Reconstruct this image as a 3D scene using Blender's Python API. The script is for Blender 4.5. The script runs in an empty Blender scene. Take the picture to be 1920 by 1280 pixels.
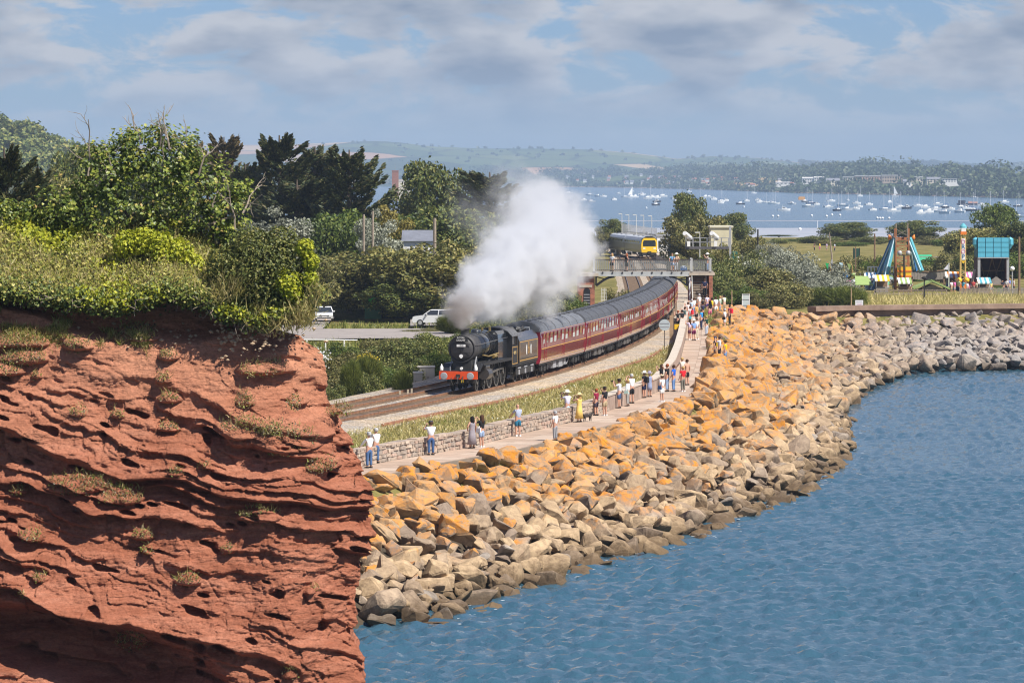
import bpy, bmesh, math, random
import numpy as np
from mathutils import Vector, Matrix
random.seed(7); RNG = np.random.default_rng(11)
S = bpy.context.scene; COL = S.collection
# ------------------------------------------------------------------ camera, sky, sun, exposure
HC, YH, FP = 18.7, 335.0, 7400.0            # eye height (m), horizon row and focal length (photograph pixels)
cam = bpy.data.objects.new('camera', bpy.data.cameras.new('camera')); COL.objects.link(cam)
cam.data.sensor_width = 36; cam.data.lens = FP/1920*36
cam.data.shift_y = (YH-640)/1920; cam.location = (0, 0, HC); cam.rotation_euler = (math.pi/2, 0, 0)
cam.data.clip_start = 1; cam.data.clip_end = 40000; S.camera = cam
SUN_EL, SUN_AZ = math.radians(52), math.atan2(.74, -.56)
W = bpy.data.worlds.new('World'); S.world = W; W.use_nodes = True
def world():
    nt = W.node_tree; nt.nodes.clear(); N = nt.nodes.new; L = nt.links.new
    out = N('ShaderNodeOutputWorld'); bg = N('ShaderNodeBackground'); bg.inputs[1].default_value = .078
    sky = N('ShaderNodeTexSky'); sky.sky_type = 'NISHITA'; sky.sun_disc = False
    sky.sun_elevation = SUN_EL; sky.sun_rotation = SUN_AZ; sky.air_density = 1.0; sky.dust_density = .3; sky.ozone_density = 3
    tint = N('ShaderNodeMix'); tint.data_type = 'RGBA'; tint.blend_type = 'MULTIPLY'; tint.inputs[0].default_value = 1
    tint.inputs[7].default_value = (.40, .55, .88, 1); L(sky.outputs[0], tint.inputs[6])
    tc = N('ShaderNodeTexCoord'); mp = N('ShaderNodeMapping'); mp.inputs['Scale'].default_value = (34, 34, 92)
    mp.inputs['Location'].default_value = (3.1, .4, 1.7)
    L(tc.outputs['Generated'], mp.inputs[0])
    n1 = N('ShaderNodeTexNoise'); n1.inputs['Scale'].default_value = 1; n1.inputs['Detail'].default_value = 10; n1.inputs['Roughness'].default_value = .62
    n1.inputs['Distortion'].default_value = .35
    L(mp.outputs[0], n1.inputs[0])
    r1 = N('ShaderNodeMapRange'); r1.interpolation_type = 'SMOOTHSTEP'; r1.inputs[1].default_value = .40; r1.inputs[2].default_value = .53; r1.inputs[3].default_value = 0; r1.inputs[4].default_value = .9
    L(n1.outputs[0], r1.inputs[0])
    # the underside of each cloud is the bluish grey of its shade: same field sampled a little higher
    mp2 = N('ShaderNodeVectorMath'); mp2.operation = 'ADD'; mp2.inputs[1].default_value = (.12, 0, .32); L(mp.outputs[0], mp2.inputs[0])
    n2 = N('ShaderNodeTexNoise'); n2.inputs['Scale'].default_value = 1; n2.inputs['Detail'].default_value = 4; n2.inputs['Roughness'].default_value = .5
    L(mp2.outputs[0], n2.inputs[0])
    r2 = N('ShaderNodeMapRange'); r2.inputs[1].default_value = .44; r2.inputs[2].default_value = .70; L(n2.outputs[0], r2.inputs[0])
    cc = N('ShaderNodeMix'); cc.data_type = 'RGBA'; cc.inputs[6].default_value = (5.0, 5.0, 5.2, 1); cc.inputs[7].default_value = (1.9, 2.3, 3.05, 1)
    L(r2.outputs[0], cc.inputs[0])
    # thinner towards the horizon
    sp = N('ShaderNodeSeparateXYZ'); L(tc.outputs['Generated'], sp.inputs[0])
    r3 = N('ShaderNodeMapRange'); r3.interpolation_type = 'SMOOTHSTEP'; r3.inputs[1].default_value = .004; r3.inputs[2].default_value = .03; L(sp.outputs[2], r3.inputs[0])
    mu = N('ShaderNodeMath'); mu.operation = 'MULTIPLY'; L(r1.outputs[0], mu.inputs[0]); L(r3.outputs[0], mu.inputs[1])
    r5 = N('ShaderNodeMapRange'); r5.inputs[1].default_value = .08; r5.inputs[2].default_value = .5; r5.inputs[3].default_value = 1; r5.inputs[4].default_value = .22; L(sp.outputs[2], r5.inputs[0])     # cloud cover thinned overhead, out of view, to weaken the sky's fill light
    mu5 = N('ShaderNodeMath'); mu5.operation = 'MULTIPLY'; L(mu.outputs[0], mu5.inputs[0]); L(r5.outputs[0], mu5.inputs[1]); mu = mu5
    mx = N('ShaderNodeMix'); mx.data_type = 'RGBA'; L(mu.outputs[0], mx.inputs[0]); L(tint.outputs[2], mx.inputs[6]); L(cc.outputs[2], mx.inputs[7])
    L(mx.outputs[2], bg.inputs[0]); L(bg.outputs[0], out.inputs[0])
world()
sun = bpy.data.objects.new('sun', bpy.data.lights.new('sun', 'SUN')); COL.objects.link(sun)
sun.data.energy = 5.0; sun.data.angle = math.radians(.55); sun.data.color = (1, .95, .87)
SUNV = Vector((math.cos(SUN_EL)*math.sin(SUN_AZ), math.cos(SUN_EL)*math.cos(SUN_AZ), math.sin(SUN_EL)))
sun.rotation_euler = SUNV.to_track_quat('Z', 'Y').to_euler()
S.view_settings.view_transform = 'Standard'; S.view_settings.look = 'None'; S.view_settings.gamma = 1; S.view_settings.exposure = .6
S.view_settings.use_curve_mapping = False
cy = S.cycles; cy.pixel_filter_type = 'BLACKMAN_HARRIS'; cy.filter_width = 1.15; cy.sample_clamp_indirect = 4; cy.max_bounces = 7; cy.diffuse_bounces = 3; cy.glossy_bounces = 3; cy.transmission_bounces = 4; cy.volume_bounces = 4; cy.transparent_max_bounces = 8
# ------------------------------------------------------------------ helpers
def P(px, py, D): return Vector(((px-960)*D/FP, D, HC-(py-YH)*D/FP))      # a photograph pixel at distance D
def G(px, py, z):                                                         # a photograph pixel on the level z
    D = FP*(HC-z)/(py-YH); return Vector(((px-960)*D/FP, D, z))
def XA(px, D): return (px-960)*D/FP
def link(name, data, parent=None, loc=None, rz=None):
    o = bpy.data.objects.new(name, data); COL.objects.link(o)
    if parent is not None: o.parent = parent
    if loc is not None: o.location = loc
    if rz is not None: o.rotation_euler = (0, 0, rz)
    return o
def tag(o, label=None, cat=None, group=None, kind=None):
    if label: o['label'] = label
    if cat: o['category'] = cat
    if group: o['group'] = group
    if kind: o['kind'] = kind
    return o
def thing(name, label, cat, loc=(0, 0, 0), rz=0, group=None): return tag(link(name, None, None, loc, rz), label, cat, group)
def copy_tree(o, parent=None, loc=None, rz=None, label=None):
    c = o.copy(); COL.objects.link(c); c.parent = parent
    if loc is not None: c.location = loc
    if rz is not None: c.rotation_euler = (0, 0, rz)
    if label: c['label'] = label
    for ch in list(o.children): copy_tree(ch, c)
    return c
class MB:
    def __init__(s): s.v = []; s.f = []; s.m = []; s.mi = 0; s.sm = []; s.smooth = False
    def add(s, vs, fs, T=None):
        b = len(s.v)
        for p in vs: s.v.append(tuple(T @ Vector(p)) if T is not None else tuple(p))
        for f in fs: s.f.append(tuple(b+i for i in f)); s.m.append(s.mi); s.sm.append(s.smooth)
        return s
    def box(s, x0, x1, y0, y1, z0, z1, T=None):
        return s.add([(x0, y0, z0), (x1, y0, z0), (x1, y1, z0), (x0, y1, z0), (x0, y0, z1), (x1, y0, z1), (x1, y1, z1), (x0, y1, z1)],
                     [(0, 3, 2, 1), (4, 5, 6, 7), (0, 1, 5, 4), (1, 2, 6, 5), (2, 3, 7, 6), (3, 0, 4, 7)], T)
    def bar(s, a, b, w, h=None, up=(0, 0, 1)):
        a, b = Vector(a), Vector(b); h = w if h is None else h; d = (b-a); l = d.length; d.normalize(); u = Vector(up)
        if abs(d.dot(u)) > .98: u = Vector((0, 1, 0))
        x = d.cross(u).normalized(); z = x.cross(d)
        M = Matrix((x, d, z)).transposed().to_4x4(); M.translation = a
        return s.box(-w/2, w/2, 0, l, -h/2, h/2, M)
    def tube(s, pts, r, n=8, cap=True, flat=1):
        pts = [Vector(p) for p in pts]; k = len(pts); r = r if hasattr(r, '__len__') else [r]*k; b = len(s.v); pu = None
        vs = []
        for i, p in enumerate(pts):
            d = (pts[min(i+1, k-1)]-pts[max(i-1, 0)]).normalized()
            if pu is None: pu = Vector((0, 0, 1)) if abs(d.z) < .95 else Vector((1, 0, 0))
            x = d.cross(pu).normalized(); pu = x.cross(d).normalized()
            for j in range(n):
                a = 2*math.pi*j/n; vs.append(p+x*math.cos(a)*r[i]+pu*math.sin(a)*r[i]*flat)
        fs = [(i*n+j, i*n+(j+1) % n, (i+1)*n+(j+1) % n, (i+1)*n+j) for i in range(k-1) for j in range(n)]
        if cap: fs += [tuple(range(n-1, -1, -1)), tuple((k-1)*n+j for j in range(n))]
        return s.add(vs, fs)
    def cyl(s, c, axis, r, l, n=14, r2=None):
        c, a = Vector(c), Vector(axis).normalized(); return s.tube([c-a*l/2, c+a*l/2], [r, r if r2 is None else r2], n)
    def lathe(s, prof, n=12, T=None):                                    # prof: (r, z) pairs round z
        vs = [(r*math.cos(2*math.pi*j/n), r*math.sin(2*math.pi*j/n), z) for r, z in prof for j in range(n)]; k = len(prof)
        fs = [(i*n+j, i*n+(j+1) % n, (i+1)*n+(j+1) % n, (i+1)*n+j) for i in range(k-1) for j in range(n)]
        fs += [tuple(range(n-1, -1, -1)), tuple((k-1)*n+j for j in range(n))]
        return s.add(vs, fs, T)
    def prism(s, poly, x0, x1, T=None):                                  # poly in (y, z), extruded along x
        n = len(poly); vs = [(x0, y, z) for y, z in poly]+[(x1, y, z) for y, z in poly]
        return s.add(vs, [(i, (i+1) % n, n+(i+1) % n, n+i) for i in range(n)]+[tuple(range(n-1, -1, -1)), tuple(range(n, 2*n))], T)
    def build(s, name, mats, parent=None, loc=None, rz=None):
        me = bpy.data.meshes.new(name); me.from_pydata(s.v, [], s.f)
        for m in (mats if isinstance(mats, (list, tuple)) else [mats]): me.materials.append(m)
        me.polygons.foreach_set('material_index', s.m); me.polygons.foreach_set('use_smooth', s.sm)
        bm = bmesh.new(); bm.from_mesh(me); bmesh.ops.recalc_face_normals(bm, faces=bm.faces); bm.to_mesh(me); bm.free()
        return link(name, me, parent, loc, rz)
def npmesh(name, V, F, mat, rnd=None, smooth=False):
    V = np.asarray(V, np.float32); F = np.asarray(F, np.int32); k = F.shape[1]; me = bpy.data.meshes.new(name)
    me.vertices.add(len(V)); me.vertices.foreach_set('co', V.ravel()); me.loops.add(F.size); me.loops.foreach_set('vertex_index', F.ravel())
    me.polygons.add(len(F)); me.polygons.foreach_set('loop_start', np.arange(len(F), dtype=np.int32)*k)
    me.polygons.foreach_set('use_smooth', np.full(len(F), smooth))
    if rnd is not None: me.attributes.new('rnd', 'FLOAT', 'FACE').data.foreach_set('value', np.asarray(rnd, np.float32))
    me.materials.append(mat); me.update(calc_edges=True); return me
def grid(U, Vv):                                                         # faces of a U x V vertex grid
    i = np.arange(U-1)[:, None]*Vv+np.arange(Vv-1)[None, :]; i = i.ravel()
    return np.stack([i, i+Vv, i+Vv+1, i+1], 1)
# value noise for shaping geometry
_perm = RNG.random((64, 64, 64)).astype(np.float32)
def vnoise(x, y, z=0.):
    x, y, z = np.broadcast_arrays(np.asarray(x, float), np.asarray(y, float), np.asarray(z, float))
    xi, yi, zi = np.floor(x).astype(int), np.floor(y).astype(int), np.floor(z).astype(int); f = lambda t: t*t*(3-2*t)
    u, v, w = f(x-xi), f(y-yi), f(z-zi); g = lambda a, b, c: _perm[(xi+a) & 63, (yi+b) & 63, (zi+c) & 63]
    l = lambda a, b, t: a+(b-a)*t
    return l(l(l(g(0, 0, 0), g(1, 0, 0), u), l(g(0, 1, 0), g(1, 1, 0), u), v), l(l(g(0, 0, 1), g(1, 0, 1), u), l(g(0, 1, 1), g(1, 1, 1), u), v), w)
def fbm(x, y, z=0., o=4, r=.5):
    s = 0; a = 1; t = 0
    for k in range(o): s = s+a*vnoise(x*2**k+17*k, y*2**k+5*k, np.asarray(z)*2**k+9*k); t += a; a *= r
    return s/t
def sstep(a, b, x): t = np.clip((x-a)/(b-a), 0, 1); return t*t*(3-2*t)
# ------------------------------------------------------------------ materials
def newmat(name):
    m = bpy.data.materials.new(name); m.use_nodes = True; nt = m.node_tree; nt.nodes.clear()
    out = nt.nodes.new('ShaderNodeOutputMaterial'); return m, nt, nt.nodes.new, nt.links.new, out
def ramp(N, stops):
    r = N('ShaderNodeValToRGB'); e = r.color_ramp.elements
    while len(e) < len(stops): e.new(.5)
    for el, (p, c) in zip(e, stops): el.position = p; el.color = (*c, 1)
    return r
def mat(name, c, rough=.6, var=.12, scale=3, metal=0, bump=0, bscale=None, spec=.5, obj=True, c2=None, coat=0, hue=False):
    m, nt, N, L, out = newmat(name); b = N('ShaderNodeBsdfPrincipled'); L(b.outputs[0], out.inputs[0])
    b.inputs['Roughness'].default_value = rough; b.inputs['Metallic'].default_value = metal; b.inputs['Specular IOR Level'].default_value = spec
    b.inputs['Coat Weight'].default_value = coat; b.inputs['Coat Roughness'].default_value = .08
    tc = N('ShaderNodeTexCoord'); src = tc.outputs['Object'] if obj else N('ShaderNodeNewGeometry').outputs['Position']
    n = N('ShaderNodeTexNoise'); n.inputs['Scale'].default_value = scale; n.inputs['Detail'].default_value = 6; n.inputs['Roughness'].default_value = .65; L(src, n.inputs[0])
    lo = tuple(x*(1-var) for x in c); hi = c2 if c2 else tuple(min(1, x*(1+var)) for x in c)
    r = ramp(N, [(.3, lo), (.7, hi)]); L(n.outputs[0], r.inputs[0]); col = r.outputs[0]
    if hue:
        oi = N('ShaderNodeObjectInfo'); hs = N('ShaderNodeHueSaturation'); mr = N('ShaderNodeMapRange'); mr.inputs[3].default_value = .75; mr.inputs[4].default_value = 1.2
        L(oi.outputs['Random'], mr.inputs[0]); L(mr.outputs[0], hs.inputs['Value']); L(col, hs.inputs['Color']); col = hs.outputs[0]
    L(col, b.inputs['Base Color'])
    if bump:
        n2 = N('ShaderNodeTexNoise'); n2.inputs['Scale'].default_value = bscale or scale*6; n2.inputs['Detail'].default_value = 5; L(src, n2.inputs[0])
        bp = N('ShaderNodeBump'); bp.inputs['Strength'].default_value = min(1, bump*4); bp.inputs['Distance'].default_value = bump; L(n2.outputs[0], bp.inputs['Height']); L(bp.outputs[0], b.inputs['Normal'])
    return m
def leafmat(name, stops, trans=.25, rough=.5, spec=.35, patch=0, pc=None, pscale=.3):
    m, nt, N, L, out = newmat(name); b = N('ShaderNodeBsdfPrincipled'); b.inputs['Roughness'].default_value = rough; b.inputs['Specular IOR Level'].default_value = spec
    a = N('ShaderNodeAttribute'); a.attribute_name = 'rnd'; r = ramp(N, stops); L(a.outputs['Fac'], r.inputs[0]); col = r.outputs[0]
    oi = N('ShaderNodeObjectInfo'); hs = N('ShaderNodeHueSaturation'); mr = N('ShaderNodeMapRange'); mr.inputs[3].default_value = .78; mr.inputs[4].default_value = 1.22
    L(oi.outputs['Random'], mr.inputs[0]); L(mr.outputs[0], hs.inputs['Value']); L(col, hs.inputs['Color']); col = hs.outputs[0]
    if patch:
        n = N('ShaderNodeTexNoise'); n.inputs['Scale'].default_value = pscale; n.inputs['Detail'].default_value = 3; L(N('ShaderNodeNewGeometry').outputs['Position'], n.inputs[0])
        mr2 = N('ShaderNodeMapRange'); mr2.inputs[1].default_value = .5; mr2.inputs[2].default_value = .62; mr2.inputs[4].default_value = patch; L(n.outputs[0], mr2.inputs[0])
        mx = N('ShaderNodeMix'); mx.data_type = 'RGBA'; L(mr2.outputs[0], mx.inputs[0]); L(col, mx.inputs[6]); mx.inputs[7].default_value = (*pc, 1); col = mx.outputs[2]
    L(col, b.inputs['Base Color']); t = N('ShaderNodeBsdfTranslucent'); L(col, t.inputs[0])
    ms = N('ShaderNodeMixShader'); ms.inputs[0].default_value = trans; L(b.outputs[0], ms.inputs[1]); L(t.outputs[0], ms.inputs[2]); L(ms.outputs[0], out.inputs[0])
    return m
def unit(v): return v/np.maximum(np.linalg.norm(v, axis=-1, keepdims=True), 1e-9)
def leaves(name, pts, size, m, up=.35, aspect=.55, nrm=None, jit=1., rnd=None, rng=RNG, along=None):
    """diamond leaves at pts; nrm: outward direction that the leaf faces lean to"""
    n = len(pts); r = rng.normal(size=(n, 3))*jit
    if nrm is not None: r = r+nrm*1.2
    r[:, 2] += up; nn = unit(r); a = unit(np.cross(nn, rng.normal(size=(n, 3))))
    if along is not None: a = unit(along+rng.normal(size=(n, 3))*.25); nn = unit(np.cross(a, rng.normal(size=(n, 3))))
    b = np.cross(nn, a); s = (size*rng.uniform(.6, 1.35, n))[:, None]
    V = np.stack([pts-a*s, pts+b*s*aspect+nn*s*.12, pts+a*s, pts-b*s*aspect+nn*s*.12], 1).reshape(-1, 3)
    F = np.arange(4*n).reshape(n, 4)
    return npmesh(name, V, F, m, rng.random(n) if rnd is None else rnd)
# ================================================================== SETTING
def xt(D):                                                               # centre line of the train's track
    s = (np.asarray(D, float)-400)/200; return (((-2.1173*s+8.2527)*s-11.5593)*s+11.1772)*s+15.2945
def xtd(D):
    s = (np.asarray(D, float)-400)/200; return (((4*-2.1173*s+3*8.2527)*s-2*11.5593)*s+11.1772)/200
def tnormal(D): d = xtd(D); l = np.sqrt(1+d*d); return 1/l, -d/l         # unit vector to the right of the track
def tpos(D, off): nx, ny = tnormal(D); return xt(D)+off*nx, D+off*ny
ZR = 5.1                                                                 # rail top
def pz(D): return 4.5+np.clip((np.asarray(D, float)-290)/95, 0, 1)*1.4   # promenade level
EDGE = np.array([(-40, 110), (-12.5, 168), (-9.2, 180), (-4.4, 196), (.2, 208), (2.7, 218.2), (6.1, 230.2), (8.7, 242.5), (12.4, 263.5), (14.5, 289.7), (15.8, 309.8), (17.1, 331), (18.3, 352), (20.1, 384), (22.6, 402), (28, 413), (36, 420), (60, 428), (120, 440), (700, 520)], float)
def edge_dist(x, y):                                                     # >0 seaward of the promenade's outer edge
    x = np.asarray(x, float); y = np.asarray(y, float); best = np.full(x.shape, 1e9); sg = np.zeros(x.shape)
    for (ax, ay), (bx, by) in zip(EDGE[:-1], EDGE[1:]):
        dx, dy = bx-ax, by-ay; l2 = dx*dx+dy*dy; t = np.clip(((x-ax)*dx+(y-ay)*dy)/l2, 0, 1)
        ex, ey = x-ax-t*dx, y-ay-t*dy; d = np.hypot(ex, ey); c = (x-ax)*dy-(y-ay)*dx; up = d < best-1e-9
        best = np.where(up, d, best); sg = np.where(up, np.sign(c), sg)
    return best*sg
def wfac(x, y): return np.where(np.asarray(y) > 325, np.interp(x, [26, 29.6, 33, 37.4, 42.6, 50.6, 66], [1.03, 1.2, 1.45, 1.78, 2.26, 3.0, 3.2]), 1.0)   # the defence flattens out in the corner of the bay
def ground_z(x, y):
    x = np.asarray(x, float); y = np.asarray(y, float); off = (x-xt(np.clip(y, 205, 850)))
    z = np.where(y < 420, 3.75, 4.5)+.5*(fbm(x*.05, y*.03, 3)-.5)
    z = np.where(y > 420, 4.5+.5*(fbm(x*.02, y*.02, 3)-.5), z)
    z = np.where((y > 416) & (x > 30), 4.35+.05*(fbm(x*.1, y*.1, 3)-.5), z)
    bed = sstep(-8.8, -6.2, off)*(1-sstep(60, 90, off)); z = z*(1-bed)+bed*(4.72+.1*(fbm(x*.4, y*.4, 1)-.5))
    d = edge_dist(x, y); z = np.where(d > -3.2, np.minimum(z, np.where(y < 395, pz(y)-.25, 4.4)), z)
    z = z-np.clip(d, 0, 12*wfac(x, y))*.60/wfac(x, y)
    shore = sstep(938, 990, y+6*(fbm(x*.02, 1, 2)-.5)); z = z*(1-shore)+shore*-.6
    return z
gm, nt, N, L, out = newmat('grassland')
def _grass_ground():
    b = N('ShaderNodeBsdfPrincipled'); b.inputs['Roughness'].default_value = .9; b.inputs['Specular IOR Level'].default_value = .1; L(b.outputs[0], out.inputs[0])
    g = N('ShaderNodeNewGeometry').outputs['Position']; n = N('ShaderNodeTexNoise'); n.inputs['Scale'].default_value = .35; n.inputs['Detail'].default_value = 9; n.inputs['Roughness'].default_value = .7; L(g, n.inputs[0])
    r = ramp(N, [(.3, (.06, .068, .02)), (.45, (.145, .132, .04)), (.56, (.225, .185, .065)), (.7, (.30, .24, .12))]); L(n.outputs[0], r.inputs[0])
    sz = N('ShaderNodeSeparateXYZ'); L(g, sz.inputs[0]); mz = N('ShaderNodeMapRange'); mz.inputs[1].default_value = 3.0; mz.inputs[2].default_value = 3.45; L(sz.outputs[2], mz.inputs[0]); mg = N('ShaderNodeMix'); mg.data_type = 'RGBA'; L(mz.outputs[0], mg.inputs[0]); mg.inputs[6].default_value = (.075, .058, .04, 1); L(r.outputs[0], mg.inputs[7])     # dark rubble below the defence's crest
    L(mg.outputs[2], b.inputs['Base Color']); bp = N('ShaderNodeBump'); bp.inputs['Distance'].default_value = .2; bp.inputs['Strength'].default_value = .7
    n2 = N('ShaderNodeTexNoise'); n2.inputs['Scale'].default_value = 5; n2.inputs['Detail'].default_value = 6; L(g, n2.inputs[0]); L(n2.outputs[0], bp.inputs['Height']); L(bp.outputs[0], b.inputs['Normal'])
_grass_ground()
gx = np.unique(np.concatenate([np.arange(-700, -60, 20), np.arange(-60, 90, 1.5), np.arange(90, 1000, 25)]))
gy = np.unique(np.concatenate([np.arange(100, 470, 2.), np.arange(470, 900, 8), np.arange(900, 1010, 4), np.arange(1010, 1300, 30)]))
GX, GY = np.meshgrid(gx, gy, indexing='ij')
ground = link('ground', npmesh('ground', np.stack([GX, GY, ground_z(GX, GY)], -1).reshape(-1, 3), grid(len(gx), len(gy)), gm, smooth=True)); tag(ground, kind='structure')
# ---- sea with real chop near the camera
wm, nt, N, L, out = newmat('sea_water')
def _water(base, bscale, bdist, rough):
    b = N('ShaderNodeBsdfPrincipled'); b.inputs['Base Color'].default_value = (*base, 1); b.inputs['Roughness'].default_value = rough; b.inputs['IOR'].default_value = 1.333; L(b.outputs[0], out.inputs[0])
    g = N('ShaderNodeNewGeometry').outputs['Position']; mp = N('ShaderNodeMapping'); mp.inputs['Scale'].default_value = bscale; L(g, mp.inputs[0])
    n = N('ShaderNodeTexNoise'); n.inputs['Scale'].default_value = 1; n.inputs['Detail'].default_value = 5; n.inputs['Roughness'].default_value = .6; L(mp.outputs[0], n.inputs[0])
    bp = N('ShaderNodeBump'); bp.inputs['Distance'].default_value = bdist; bp.inputs['Strength'].default_value = 1; L(n.outputs[0], bp.inputs['Height']); L(bp.outputs[0], b.inputs['Normal'])
_water((.034, .090, .130), (3.6, 3.0, 1), .10, .05)
sx = np.unique(np.concatenate([np.arange(-2500, -20, 80), np.arange(-20, 66, .25), np.arange(66, 2500, 60)]))
sy = np.unique(np.concatenate([np.arange(-600, 138, 30), np.arange(138, 250, .33), np.arange(250, 425, .75), np.arange(425, 620, 40)]))
SX, SY = np.meshgrid(sx, sy, indexing='ij'); SZ = np.zeros_like(SX); wr = np.random.default_rng(3)
for k in range(34):
    lam = .55*(1.9/.55)**(wr.random()); th = math.radians(-58+wr.normal()*33); kk = 2*math.pi/lam; am = .021*lam**1.0*wr.uniform(.6, 1.3)
    SZ += am*(np.exp(1.1*np.sin(kk*(SX*math.cos(th)+SY*math.sin(th))+1.2*vnoise(SX*.08, SY*.08, k)*6+wr.uniform(0, 6)))/1.8-.7)
SZ *= .45+.8*fbm(SX*.06, SY*.035, 5, 3)
core = sstep(-20, -14, SX)*(1-sstep(60, 66, SX))*sstep(138, 142, SY)*(1-sstep(415, 425, SY)); SZ *= core
sea = link('sea', npmesh('sea', np.stack([SX, SY, SZ], -1).reshape(-1, 3), grid(len(sx), len(sy)), wm, smooth=True)); tag(sea, kind='structure')
# ---- ballast, tracks
bal, nt, N, L, out = newmat('ballast')
def _ballast():
    b = N('ShaderNodeBsdfPrincipled'); b.inputs['Roughness'].default_value = .9; b.inputs['Specular IOR Level'].default_value = .15; L(b.outputs[0], out.inputs[0])
    g = N('ShaderNodeNewGeometry').outputs['Position']; v = N('ShaderNodeTexVoronoi'); v.inputs['Scale'].default_value = 11; L(g, v.inputs[0])
    r = ramp(N, [(0, (.14, .115, .09)), (.35, (.44, .37, .29)), (.7, (.56, .48, .39)), (1, (.70, .64, .56))]); s = N('ShaderNodeSeparateColor'); L(v.outputs['Color'], s.inputs[0]); L(s.outputs[0], r.inputs[0])
    n = N('ShaderNodeTexNoise'); n.inputs['Scale'].default_value = .5; n.inputs['Detail'].default_value = 5; L(g, n.inputs[0]); rr = ramp(N, [(.35, (.72, .74, .78)), (.65, (1, .9, .76))]); L(n.outputs[0], rr.inputs[0])
    mx = N('ShaderNodeMix'); mx.data_type = 'RGBA'; mx.blend_type = 'MULTIPLY'; mx.inputs[0].default_value = 1; L(r.outputs[0], mx.inputs[6]); L(rr.outputs[0], mx.inputs[7]); L(mx.outputs[2], b.inputs['Base Color'])
    bp = N('ShaderNodeBump'); bp.inputs['Distance'].default_value = .06; bp.inputs['Strength'].default_value = .9; bp.invert = True; L(v.outputs['Distance'], bp.inputs['Height']); L(bp.outputs[0], b.inputs['Normal'])
_ballast()
TD = np.unique(np.concatenate([np.arange(205, 480, 2.), np.arange(480, 851, 8)]))
offs = np.array([-8.2, -6.4, -5.2, -1.9, -1.5, 1.4, 1.9, 3.0, 3.9, 4.6]); oz = np.array([4.55, 4.9, 4.92, 4.92, 4.92, 4.92, 4.93, 4.9, 4.82, 4.62])
bv = [];
for o_, z_ in zip(offs, oz):
    x_, y_ = tpos(TD, o_*np.where((TD > 395) & (abs(o_) > 2), np.clip(1-(TD-395)/400, .75, 1), 1)); bv.append(np.stack([x_, y_, np.full_like(TD, z_)+.05*(fbm(x_, y_, 2)-.5)], -1))
tag(link('gravel_trackbed', npmesh('gravel_trackbed', np.array(bv).reshape(-1, 3), grid(len(offs), len(TD)), bal, smooth=True)), kind='structure')
rust = mat('rusty_steel', (.17, .075, .035), .75, .35, 2, bump=.004, c2=(.30, .15, .075)); railtop = mat('polished_rail', (.30, .22, .17), .3, .2, 2, metal=.8)
sleeper_m = mat('weathered_sleeper', (.20, .135, .085), .9, .4, 3, bump=.01, hue=True)
slp = MB().box(-1.25, 1.25, -.125, .125, -.13, 0); slp_o = None
for ti, off in enumerate((0., -3.4)):
    tr = link('railway_track', None, None, (0, 0, 0)); tag(tr, ['steam train track of rusty rails nearest the sea', 'second railway track on the landward side'][ti], kind='structure')
    for s in (-.75, .75):
        x_, y_ = tpos(TD, off+s); mb = MB(); n = len(TD); w = .035
        nx, ny = tnormal(TD); vs = []
        for a, z in ((-w, ZR-.15), (w, ZR-.15), (w, ZR), (-w, ZR)):
            vs += [(x_[i]+a*nx[i], y_[i]+a*ny[i], z) for i in range(n)]
        mb.add(vs, [(a*n+i, a*n+i+1, ((a+1) % 4)*n+i+1, ((a+1) % 4)*n+i) for a in (0, 1, 3) for i in range(n-1)]); mb.mi = 1
        mb.f += [(2*n+i, 2*n+i+1, 3*n+i+1, 3*n+i) for i in range(n-1)]; mb.m += [1]*(n-1); mb.sm += [False]*(n-1)
        mb.build('rail', [rust, railtop], tr)
    d = 226.; k = 0; far = MB()
    while d < 700:
        x_, y_ = tpos(d, off); a = -math.atan(float(xtd(d)))
        if k < 300:
            if slp_o is None: slp_o = slp.build('sleeper', sleeper_m, tr); o = slp_o
            else: o = slp_o.copy(); COL.objects.link(o); o.parent = tr
            o.location = (x_, y_, 4.96+random.uniform(-.01, .01)); o.rotation_euler = (0, 0, a+random.uniform(-.015, .015)); o.scale = (random.uniform(.97, 1.03), random.uniform(.9, 1.1), 1)
        else: far.box(-1.25, 1.25, -.125, .125, 4.83, 4.96, Matrix.Translation((float(x_), float(y_), 0)) @ Matrix.Rotation(a, 4, 'Z'))
        k += 1; d += .65
    tag(far.build('sleeper', sleeper_m, tr), kind='stuff')
# rusty trough along the seaward shoulder
cd = np.arange(222, 320, 2.); pts = []
for d in cd:
    x_, y_ = tpos(d, 4.0+.25*math.sin(d*.13)); pts.append((float(x_), float(y_), 4.92))
mb = MB()
for a, b in zip(pts[:-1], pts[1:]): mb.bar(a, b, .16, .15)
pipe_m = mat('rusty_trough', (.28, .10, .05), .8, .35, 1.2, c2=(.40, .19, .10), bump=.01)
tag(mb.build('cable_pipe', pipe_m), 'long rusty red pipe lying between the ballast and the dry grass', 'pipe')
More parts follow.
